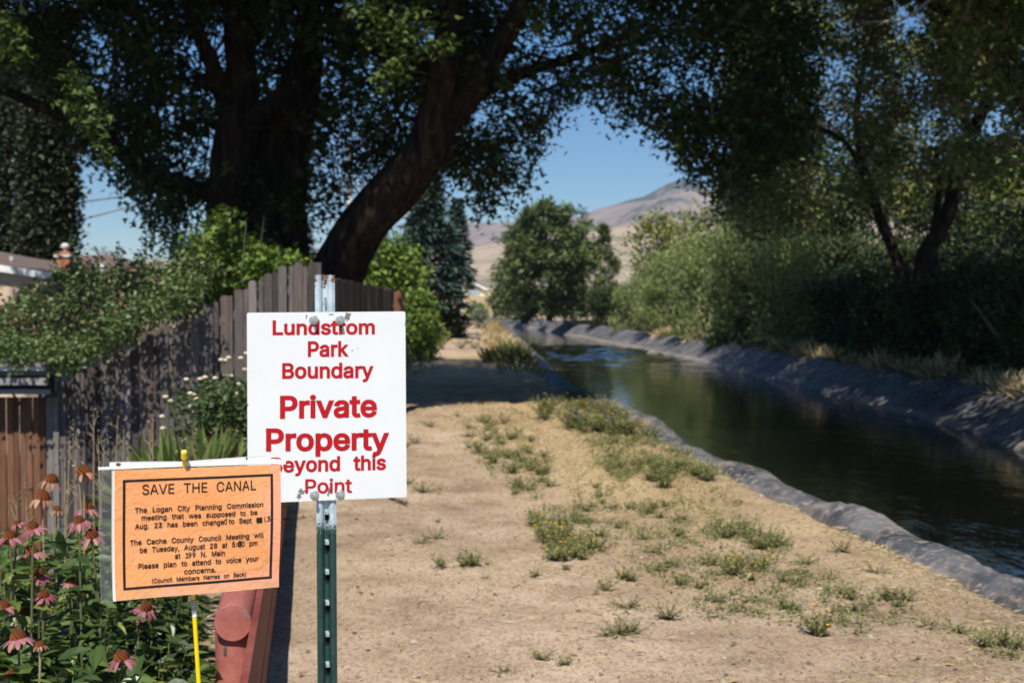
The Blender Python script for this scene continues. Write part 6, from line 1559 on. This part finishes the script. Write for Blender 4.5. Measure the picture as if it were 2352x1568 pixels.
single = [("spread", 988, 978, 1.3), ("spread", 952, 1022, 1.2), ("spread", 972, 1128, 1.35), ("bushy", 940, 1110, 1), ("bushy", 1086, 1305, 1.35), ("bushy", 1066, 1308, 1.0), ("bushy", 1012, 1310, .9), ("spread", 1000, 1236, 1.0), ("spread", 968, 1252, .9), ("bushy", 1120, 1296, .5), ("bushy", 1006, 1200, .6),
          ("spread", 1444, 1398, 1.1), ("flower", 1532, 1420, 1.1), ("bushy", 1606, 1355, .9), ("bushy", 1570, 1350, .8), ("spread", 1420, 1466, 1.1), ("spread", 1452, 1460, .8), ("flower", 1243, 1510, .75), ("flower", 1296, 1520, .65), ("spread", 1156, 1540, .7), ("bushy", 1876, 1452, 1.5), ("flower", 1880, 1455, 1.25), ("bushy", 2040, 1378, 1.1), ("bushy", 2080, 1378, 1.2), ("bushy", 2062, 1388, 1.0),
          ("bushy", 2262, 1486, 1.2), ("bushy", 2300, 1480, 1.3), ("bushy", 2335, 1492, 1.2), ("spread", 2310, 1510, 1.0), ("spread", 1936, 1270, 1.2), ("spread", 1850, 1300, 1), ("spread", 2010, 1318, 1), ("flower", 1722, 1330, 1.2), ("bushy", 1690, 1300, 1.1), ("spread", 1740, 1262, 1.3), ("bushy", 1762, 1256, 1.2), ("bushy", 1690, 1232, 1.3), ("bushy", 1720, 1238, 1.2), ("bushy", 1790, 1255, 1.2),
          ("bushy", 1560, 1225, 1.3), ("bushy", 1500, 1160, 1.2), ("flower", 1428, 1335, 1.2), ("bushy", 1448, 1340, 1.1), ("flower", 1390, 1360, 1.0), ("spread", 1960, 1400, 1), ("spread", 1800, 1390, .9), ("spread", 2130, 1440, .9), ("spread", 2200, 1450, 1.0), ("bushy", 1230, 1330, .6), ("bushy", 1300, 1310, .6), ("spread", 1115, 1330, .4), ("flower", 1240, 1200, 1.2), ("flower", 1228, 1210, 1),
          ("bushy", 1955, 1375, .9), ("spread", 1420, 1460, .6), ("bushy", 1380, 1232, 1.1), ("spread", 1660, 1400, .6), ("bushy", 1340, 1290, 1.2), ("spread", 930, 1030, 1.2), ("spread", 1050, 955, 1.0), ("spread", 1075, 1000, 1.3)]
for s in single: place(*s)
for poly, n, kinds, sc in (([(1060, 980), (1130, 955), (1230, 960), (1260, 1040), (1170, 1060), (1065, 1030)], 26, ("spread", "bushy", "flower"), 1.25),
                           ([(1120, 1050), (1260, 1040), (1270, 1130), (1210, 1160), (1130, 1120)], 20, ("bushy", "spread"), 1.3),
                           ([(1220, 1170), (1330, 1180), (1375, 1270), (1270, 1300)], 22, ("bushy", "spread", "flower"), 1.25),
                           ([(1330, 1010), (1560, 1000), (1640, 1090), (1420, 1110)], 34, ("bushy", "spread", "bushy"), 1.3),
                           ([(1480, 1080), (1620, 1075), (1640, 1120), (1500, 1125)], 14, ("bushy",), 1.7),
                           ([(1290, 1100), (1480, 1110), (1600, 1200), (1450, 1250), (1330, 1180)], 18, ("spread", "bushy"), 1.0),
                           ([(1640, 1205), (1800, 1215), (1815, 1270), (1660, 1260)], 12, ("bushy", "spread"), 1.3),
                           ([(1660, 1290), (1770, 1280), (1760, 1330), (1670, 1320)], 7, ("bushy", "flower"), 1.1),
                           ([(1500, 1220), (1660, 1280), (1900, 1330), (2100, 1400), (1700, 1420), (1500, 1320)], 20, ("spread",), .8)):
    for p in poly_pick(poly, n): place(random.choice(kinds), p[0], p[1], sc)
for p in poly_pick([(1235, 930), (1330, 905), (1430, 930), (1515, 985), (1500, 1010), (1340, 1000), (1250, 965)], 62):
    place("lush", p[0], p[1], random.uniform(.55, 1.15))

# low green mat of seedlings between the weed clumps
cx_, cy_ = [], []
pts_ = []
for poly, n in (([(1060, 960), (1130, 945), (1240, 950), (1270, 1130), (1200, 1160), (1080, 1050)], 2600), ([(1220, 1160), (1340, 1170), (1380, 1280), (1260, 1300)], 1300), ([(1240, 930), (1330, 905), (1440, 935), (1560, 1000), (1640, 1090), (1420, 1115), (1330, 1010)], 7500),
                ([(1300, 1100), (1640, 1090), (1820, 1260), (1760, 1330), (1500, 1330), (1330, 1200)], 2600), ([(1500, 1330), (1900, 1320), (2150, 1410), (2000, 1460), (1600, 1420)], 1300)):
    lo, hi = np.array(poly).min(0), np.array(poly).max(0)
    q_ = np.array(poly_pick(poly, n)); pts_.append(q_)
q_ = np.concatenate(pts_)
keep_ = fbm(q_[:, 0] / 26, q_[:, 1] / 13, 301) > rng.uniform(-.25, .45, len(q_)); q_ = q_[keep_]
g_ = np.array([gnd(*v) for v in q_]); g_ = g_[g_[:, 0] < XL(g_[:, 1]) - .15]
g_[:, 2] = zground(g_[:, 0], g_[:, 1]) + rng.uniform(.004, .035, len(g_))
P, ci = clumps(g_, 4, .03, .5); P[:, 2] = np.maximum(P[:, 2], zground(P[:, 0], P[:, 1]) + .004)
v, l, s, t, tv = leaf_arrays(P, rng.uniform(.014, .034, len(P)), 'diamond', rng.random(len(P)), up=.8, droop=-.2, width=.8)
o = link("ground_cover", new_mesh("ground_cover", v, l, s, t, tv), M_WEED); tag(o, "low mat of small green seedlings over the sandy path", "ground cover", kind="stuff")

# dry straw lying and standing over the path, and loose grit
def inpath(n, d0, d1, pw=1.6):
    d = d0 + (d1 - d0) * rng.uniform(0, 1, n) ** pw
    return d
n = 90000
d = inpath(n, 5.6, 24)
u = rng.uniform(0, 1, n); x = XL(d) - .1 - 3.6 * u ** 1.7
k = rng.uniform(0, 1, n) < np.clip(.05 + 1.25 * np.clip(fbm(x * 1.1, d * .5, 33) + .22, 0, 1) * np.clip(1.25 - u * 1.1, .05, 1) * np.clip((d - 5) / 3.5, .12, 1), 0, 1)
x, d = x[k], d[k]
A = rng.normal(size=(len(x), 3)) * np.array([1, 1, .16]); A[:, 2] = np.abs(A[:, 2])
A[rng.uniform(0, 1, len(x)) < .15, 2] += 1.0
P = np.stack([x, d, zground(x, d) + .004], -1)
v, l, s, t, tv = leaf_arrays(P, rng.uniform(.025, .085, len(x)), 'blade', rng.uniform(.1, 1, len(x)), axis=A, up=3.0, width=.42)
# short parched tufts standing in patches
n2 = 60000
d2 = 7.5 + 18 * rng.uniform(0, 1, n2) ** 1.3; u2 = rng.uniform(0, 1, n2); x2 = XL(d2) - .08 - 2.9 * u2 ** 1.4
pf = fbm(x2 * 1.7, d2 * .8, 133) + .5 * fbm(x2 * 6, d2 * 3, 134)
k2 = pf > .02 + .35 * u2 + .25 * (d2 < 9) + rng.uniform(-.1, .2, n2)
x2, d2 = x2[k2], d2[k2]
A2 = rng.normal(size=(len(x2), 3)) * .6 + np.array([0, 0, .55])
v2 = leaf_arrays(np.stack([x2, d2, zground(x2, d2)], -1), rng.uniform(.03, .085, len(x2)), 'blade', rng.uniform(.2, 1, len(x2)), axis=A2, up=.4, width=.5)
v, l, s, t, tv = merge([(v, l, s, t, tv), v2])
o = link("dry_grass", new_mesh("dry_grass", v, l, s, t, tv), M_DRY); tag(o, "dry straw and short parched grass over the sandy path", "dry grass", kind="stuff")
# far grass along the path and field
n = 9000
d = 30 + 80 * rng.uniform(0, 1, n) ** 1.4; x = XL(d) - .1 - 5.5 * rng.uniform(0, 1, n) ** 1.3
k = rng.uniform(0, 1, n) < np.clip(.55 - .9 * np.exp(-((XL(d) - x - 1.9) / .7) ** 2) + .6 * fbm(x, d * .2, 44), 0, 1)
x, d = x[k], d[k]
A = rng.normal(size=(len(x), 3)) * .35 + np.array([0, 0, 1.0])
v, l, s, t, tv = leaf_arrays(np.stack([x, d, zground(x, d)], -1), rng.uniform(.10, .34, len(x)), 'blade', rng.random(len(x)), axis=A, up=-.2, width=1.4)
o = link("meadow_grass", new_mesh("meadow_grass", v, l, s, t, tv), leafmat("meadow_blade", [(.10, .12, .04), (.30, .24, .10), (.40, .30, .13), (.42, .33, .06)], .2)); tag(o, "tall mixed dry and green grass along the far path", "grass", kind="stuff")
def grit_rocks():
    n = 6500
    d = 5.7 + 12 * rng.uniform(0, 1, n) ** 1.7; x = XL(d) - .1 - 4.0 * rng.uniform(0, 1, n)
    T = np.array([(1, 0, 0), (0, 1, 0), (-1, 0, 0), (0, -1, 0), (0, 0, .8), (0, 0, -.4)]); F = [(0, 1, 4), (1, 2, 4), (2, 3, 4), (3, 0, 4), (1, 0, 5), (2, 1, 5), (3, 2, 5), (0, 3, 5)]
    r = rng.uniform(.002, .007, n) * np.where(rng.uniform(0, 1, n) < .04, 2.6, 1)
    a = rng.uniform(0, 6.28, n); st_ = rng.uniform(.6, 1.4, (n, 3)) * r[:, None]
    V = T[None] * st_[:, None, :]; c, s = np.cos(a)[:, None], np.sin(a)[:, None]
    V = np.stack([V[..., 0] * c - V[..., 1] * s, V[..., 0] * s + V[..., 1] * c, V[..., 2]], -1) + np.stack([x, d, zground(x, d) + .001], -1)[:, None, :]
    fl = np.array(F).ravel(); loops = (np.arange(n)[:, None] * 6 + fl[None]).ravel(); tot = np.full(n * 8, 3)
    me = new_mesh("gravel", V.reshape(-1, 3), loops, np.arange(n * 8) * 3, tot, np.repeat(rng.random(n), 6))
    o = link("gravel", me, tintmat("grit", [(.06, .045, .035), (.16, .12, .09), (.34, .28, .22), (.42, .37, .31)], .9)); tag(o, "loose pale grit and crumbs of soil on the path", "gravel", kind="stuff")
grit_rocks()
n = 420
d = 5.8 + 16 * rng.uniform(0, 1, n) ** 1.4; x = XL(d) - .1 - 3.9 * rng.uniform(0, 1, n)
v, l, s, t, tv = leaf_arrays(np.stack([x, d, zground(x, d) + .006], -1), rng.uniform(.02, .05, n), 'diamond', rng.random(n), up=2.5, width=.9)
o = link("fallen_leaves", new_mesh("fallen_leaves", v, l, s, t, tv), leafmat("fallen_leaf", [(.10, .06, .03), (.24, .15, .07), (.42, .28, .12)], .1)); tag(o, "scattered dry fallen leaves on the path", "fallen leaves", kind="stuff")
# yellow-flowered patch by the far path
for i, (x, y) in enumerate(((1075, 790), (1100, 782), (1125, 786), (1090, 800), (1060, 800), (1150, 800))):
    place("flower", x, y, 3.0)
for i, (x, y) in enumerate(((1160, 812), (1180, 815), (1150, 790), (1140, 830), (1170, 830), (1190, 835))):
    g_ = gnd(x, y); tuft("grass_tuft", (g_[0], g_[1], 0), .5, .4, 120, M_GRASS if i % 2 else M_DRY, "pale grass clump leaning over the canal where the path bends", "grass clumps by the far path")

# ------------------------------------------------------------------ coneflower bed
M_CF_LEAF = leafmat("coneflower_leaf", [(.028, .052, .014), (.055, .095, .024), (.10, .155, .036), (.22, .26, .06)], .28, .38, .5)
M_LIME = leafmat("lime_leaf", [(.12, .16, .02), (.19, .24, .035), (.28, .31, .06)], .3, .4, .4)
M_PET = leafmat("pink_petal", [(.22, .06, .075), (.37, .125, .155), (.47, .20, .235), (.42, .20, .14)], .3, .5)
M_PET_DRY = leafmat("faded_petal", [(.30, .12, .08), (.44, .21, .13), (.50, .30, .19)], .25, .6)
def conemat(name, cols):
    return tintmat(name, cols, .8, .15)
M_CONE = conemat("orange_cone", [(.03, .008, .006), (.10, .026, .010), (.24, .085, .02)])
M_CFS = plain("coneflower_stem", [(.07, .085, .03), (.13, .13, .055)], 30, .7)
M_DST = plain("dry_stem", [(.22, .17, .10), (.34, .27, .17)], 20, .8)
def flower_head(root, c, r, dry, npet, tilt, seed):
    rr = random.Random(seed)
    ax_ = norm(np.array([rr.uniform(-.3, .3) + tilt[0], rr.uniform(-.3, .2) + tilt[1], 1.0]))
    a1 = norm(np.cross(ax_, [0.2, 1, 0])); a2 = np.cross(ax_, a1)
    b = MB(); n, m = 18, 9
    h = r * 1.25
    V = []; T = []
    for i in range(m + 1):
        f = i / m; zz = h * math.sin(f * PI / 2); q_ = r * math.cos(f * PI / 2) ** .8
        for k in range(n):
            sp_ = 1 + (.16 if (k + i) % 2 else -.06) * (1 - .3 * f)
            th = 2 * PI * (k + .5 * i) / n
            V.append(c + (q_ * sp_ + .0004) * (math.cos(th) * a1 + math.sin(th) * a2) + zz * (1 + (.05 if (k + i) % 2 else 0)) * ax_); T.append(min(1, (.85 - .45 * f) * (1.0 if (k + i) % 2 else .45) + .1))
    b.add(V, [(i * n + k, i * n + (k + 1) % n, (i + 1) * n + (k + 1) % n, (i + 1) * n + k) for i in range(m) for k in range(n)], np.array(T))
    hd = b.build("cone", M_CONE, root)
    b = MB()
    for k in range(npet):
        if rr.random() < .12: continue
        th = 2 * PI * (k + rr.uniform(-.25, .25)) / npet
        o = math.cos(th) * a1 + math.sin(th) * a2; sd_ = np.cross(ax_, o)
        L2 = r * rr.uniform(1.7, 2.4) * (.85 if dry else 1); dr_ = rr.uniform(.35, .9) if not dry else rr.uniform(.8, 1.5); w = r * rr.uniform(.30, .42) * (.75 if dry else 1)
        V = []
        for j in range(6):
            f = j / 5; ang = dr_ * (.25 + .8 * f); q_ = c + o * (r * .75 + L2 * f * math.cos(ang * .8)) - ax_ * (L2 * f * math.sin(ang) * .85) + ax_ * .001
            ww = w * [.45, .85, 1, 1, .8, .28][j]
            V += [q_ - sd_ * ww - ax_ * .1 * ww, q_ + ax_ * .12 * ww, q_ + sd_ * ww - ax_ * .1 * ww]
        F = []
        for j in range(5):
            for q2 in (0, 1): F.append((3 * j + q2, 3 * j + q2 + 1, 3 * j + q2 + 4, 3 * j + q2 + 3))
        b.add(V, F, rr.uniform(.05, .95))
        b.n = b.n
    b.build("petals", M_PET_DRY if dry else M_PET, root)
cf = [(118, 1097, 6.0, .030, 1, "tall faded coneflower with curled brown-pink petals in front of the reddish boards"), (193, 1080, 5.6, .031, 1, "tallest faded coneflower with an orange cone beside the notice's clear sleeve"), (97, 1138, 5.4, .031, 1, "faded coneflower with bleached hanging petals and a dark olive cone"),
      (182, 1190, 5.3, .029, 0, "pink coneflower touching the notice's sleeve, with a big orange cone"), (75, 1203, 5.8, .027, 0, "dusky pink coneflower with a dark red cone, below the faded ones"), (22, 1226, 5.2, .031, 0, "pink coneflower with wide drooping petals at the bed's outer edge"), (200, 1160, 5.9, .028, 0, "dark red coneflower partly behind the notice's sleeve"),
      (212, 1222, 5.5, .028, 0, "pink coneflower cut off by the sleeve's edge"), (72, 1262, 5.1, .031, 0, "orange-pink coneflower with an upright cone in the middle of the bed"), (88, 1312, 5.3, .028, 0, "pink coneflower half hidden among leaves, below the orange-pink one"), (100, 1360, 5.6, .026, 0, "bright pink coneflower showing only a few petals among the leaves"),
      (10, 1385, 4.9, .030, 0, "coneflower with a tall rusty cone near the lime green leaves"), (60, 1408, 4.8, .030, 0, "coneflower with salmon pink petals low in the bed"), (42, 1458, 4.7, .027, 0, "lowest coneflower with pale salmon petals spread like a star"), (280, 1505, 4.6, .027, 0, "purple-pink coneflower below the notice, close to the yellow stake"),
      (335, 1388, 5.2, .024, 0, "dark red coneflower just under the notice's bottom edge"), (330, 1410, 5.4, .022, 0, "small dark coneflower bud under the notice"), (130, 1165, 6.3, .022, 1, "small dried coneflower between the tall faded ones"), (40, 1195, 6.4, .022, 0, "small dark red coneflower in front of the reddish boards"), (160, 1330, 5.0, .020, 0, "small pink coneflower among glossy leaves next to the sleeve"),
      (25, 1545, 4.4, .02, 1, "brown spent coneflower at the bottom of the bed"), (92, 1475, 4.9, .016, 1, "tiny reddish coneflower bud by the star-shaped one")]
for i, (x, y, d, r, dry, lab) in enumerate(cf):
    if y > 1450: d = 4.15; r *= .9
    elif y > 1180 and x < 250:
        r *= 4.4 / d * random.uniform(.72, .95); d = random.uniform(4.3, 4.5)
    c = at(x, y + 8, d); base = np.array([c[0] + random.uniform(-.06, .06), d + random.uniform(-.05, .05), -.02])
    t = thing("coneflower", base, lab, "flower", "coneflowers in the bed by the barrier")
    mid_ = (base + c) / 2 + np.array([random.uniform(-.04, .04), 0, 0])
    b = MB(); b.tube([base, mid_, c - [0, 0, .03], c], [.0045, .004, .0035, .005], 6); b.build("stem", M_DST if dry else M_CFS, t)
    flower_head(t, c, r * .86, dry, 13 if not dry else 11, (random.uniform(-.15, .15), random.uniform(-.25, .05)), i)
    n = 34 if not dry else 9
    f = rng.uniform(.25, .90, n) if not dry else rng.uniform(.08, .72, n); P = base + (c - base) * f[:, None]
    A = rng.normal(size=(n, 3)) * np.array([1, 1, .2]); A[:, 2] += .1
    leaves("leaves", P, rng.uniform(.05, .13, n) * (1.25 - f * .6), 'lance', np.clip(rng.uniform(.1, .9, n), 0, 1), M_CF_LEAF, t, axis=A, up=1.2, width=1.7)
# leafy clumps filling the bed
lg = []
for i in range(98):
    if i >= 84: x = random.uniform(-40, 440); y = random.uniform(1455, 1590); d = random.uniform(4.1, 4.5)
    elif i < 52: x = random.uniform(-40, 490); y = random.uniform(1240, 1600); d = random.uniform(4.75, 6.4)
    else: x = random.uniform(-40, 480); y = random.uniform(1185, 1330); d = random.uniform(5.4, 7.4)
    c = at(x, y, d)
    if c[0] > at(505, 1500, 5.0)[0] - .24 - .141 * (d - 5): continue
    lime = (x < 90 and 1250 < y < 1400) or random.random() < .06
    base = np.array([c[0], d, -.03]); h = max(.15, c[2] - base[2])
    t = thing("leafy_plant", base, "lime green leafy plant in the flower bed" if lime else "dark glossy green leafy plant in the flower bed", "plant", "lime green plants in the flower bed" if lime else "dark green leafy plants in the flower bed")
    n = 70
    f = rng.uniform(.12, 1, n); a = rng.uniform(0, 6.28, n); q_ = rng.uniform(.0, .17, n)
    P = base + np.stack([np.cos(a) * q_, np.sin(a) * q_, f * h], -1)
    A = np.stack([np.cos(a), np.sin(a), rng.normal(0, .35, n)], -1)
    leaves("leaves", P, rng.uniform(.05, .125, n), 'lance', np.clip(rng.normal(.42, .24, n), 0, 1), M_LIME if lime else M_CF_LEAF, t, axis=A, up=.8, width=random.uniform(1.1, 1.6))
    b = MB()
    for k in range(4):
        e = base + np.array([random.uniform(-.12, .12), random.uniform(-.12, .12), h * random.uniform(.7, 1)])
        b.tube([base + [random.uniform(-.03, .03), 0, 0], (base + e) / 2, e], [.004, .0035, .002], 5)
    b.build("stems", M_CFS, t)
M_SEED = leafmat("withered_seed", [(.12, .085, .05), (.22, .17, .11), (.32, .26, .18)], .1)
# dry stalks in front of the boards
for i, (x, y0, y1, d) in enumerate(((160, 1010, 1200, 6.6), (175, 1000, 1190, 7.2), (225, 1000, 1130, 7.4), (285, 985, 1090, 8), (345, 975, 1080, 8.6), (60, 1130, 1260, 6.4), (38, 1150, 1260, 6.2), (150, 1050, 1210, 6.0), (215, 950, 1080, 8.4), (240, 1010, 1090, 7.8), (350, 950, 1060, 9), (180, 1075, 1200, 5.8), (270, 960, 1080, 8.8))):
    p1 = at(x, y0, d); p0 = np.array([at(x + random.uniform(-14, 14), y1, d)[0], d, -.3])
    t = thing("dry_stalk", p0, "thin bleached dry stalk with withered seed heads in front of the fence", "stalk", "dry stalks behind the coneflowers")
    b = MB(); m_ = (p0 + p1) / 2 + [random.uniform(-.03, .03), 0, 0]; b.tube([p0, m_, p1], [.006, .005, .002], 5)
    for k in range(4):
        s = random.uniform(.72, .97); o = p0 + (p1 - p0) * s; e = o + np.array([random.uniform(-.06, .06), random.uniform(-.03, .03), random.uniform(.02, .09)])
        b.tube([o, e], [.003, .0015], 4)
    b.build("stem", M_DST, t)
    P = p1 + rng.normal(size=(14, 3)) * np.array([.018, .018, .03])
    leaves("seed_heads", P, rng.uniform(.010, .022, 14), 'diamond', rng.random(14), M_SEED, t)

# cream daisies and the grass clump below the fence
dz = [(428, 873), (460, 872), (380, 913), (391, 922), (437, 905), (471, 868), (478, 893), (445, 908), (452, 918), (443, 934), (439, 935), (452, 946), (441, 948), (451, 960), (471, 965), (508, 828), (517, 829), (525, 823), (553, 824), (566, 813), (563, 850), (530, 865), (547, 884), (545, 906), (549, 920), (543, 940), (372, 958), (374, 985), (424, 1013), (398, 1030), (516, 862), (494, 870)]
M_DAISY = plain("cream_daisy", [(.50, .40, .26), (.68, .60, .45)], 90, .8)
dg = None
for gi, (xs_, lab) in enumerate((((372, 440), "straggling cream daisy plant leaning out in front of the fence, nearest the stake's cap"), ((440, 500), "cream daisy plant with a dozen small heads in the middle of the clump"), ((500, 580), "cream daisy plant beside the white sign's edge"))):
    hs = [q_ for q_ in dz if xs_[0] <= q_[0] < xs_[1]]
    bx_ = at((xs_[0] + xs_[1]) / 2 + (60 if gi == 0 else 20), 1010, 12.2 + gi * .3)
    base = np.array([bx_[0], bx_[1], zg(bx_[0], bx_[1]) - .05])
    t = thing("daisy_plant", base, lab, "flowering plant", "cream daisies below the fence")
    b = MB()
    for (x, y) in hs:
        c = at(x, y, base[1] + random.uniform(-.2, .2))
        o = base + [random.uniform(-.1, .1), random.uniform(-.1, .1), .15]
        b.tube([o, o * .5 + c * .5 + [0, 0, .04], c], [.006, .005, .003], 5)
        hb = MB(); hb.lathe(c, [(.006, -.012), (.024, 0), (.027, .009), (.017, .02), (.004, .023)], 9); hb.build("flower_head", M_DAISY, t)
    b.build("stems", M_CFS, t)
    k = 330 if gi else 60
    C = at_n(rng.uniform(xs_[0] + 30, min(xs_[1], 575), k), rng.uniform(890, 1020, k), rng.uniform(12.0, 13.4, k))
    P, ci = clumps(C, 5, .10)
    leaves("foliage", P, rng.uniform(.04, .08, len(P)), 'diamond', np.clip(rng.normal(.5, .25, len(P)), 0, 1), leafmat("daisy_leaf", [(.035, .06, .018), (.06, .10, .03), (.11, .15, .05)], .2), t)
for i, (x, d) in enumerate(((420, 9.6), (470, 9.9), (505, 10.2), (445, 10.6), (525, 11.2))):
    g_ = at(x, 1000, d); base = (g_[0], d, zg(g_[0], d) - .05)
    top_ = at(x, 985, d)[2]
    o = tuft("grass_clump", base, max(.3, (top_ - base[2])), .17, 190, M_GRASS, "clump of arching yellow-green grass behind the orange notice", "grass clumps behind the notice", "grass", wid=.3)
    n = 26; b_ = np.array(base)
    P = rng.normal(size=(n, 3)) * np.array([.10, .08, .09]) + np.array([0, 0, max(.3, top_ - base[2]) * .85])
    v, l, s, t, tv = leaf_arrays(P, rng.uniform(.012, .03, n), 'diamond', rng.random(n)); link("seed_heads", new_mesh("seed_heads", v, l, s, t, tv), M_PET_DRY, o)

# ------------------------------------------------------------------ summer haze over the valley
hz, nt_, bs_ = mk("thin_summer_haze")
nt_.nodes.remove(bs_)
pv = nt_.nodes.new("ShaderNodeVolumePrincipled")
pv.inputs['Color'].default_value = (.68, .78, .96, 1)
pv.inputs['Density'].default_value = .00019
pv.inputs['Anisotropy'].default_value = .3
nt_.links.new(pv.outputs[0], nt_.nodes['Material Output'].inputs['Volume'])
b = MB(); b.box((250, 1200, 148), (2500, 2700, 304)); o = b.build("haze", hz); tag(o, "thin bluish summer haze over the valley", "haze", kind="stuff")
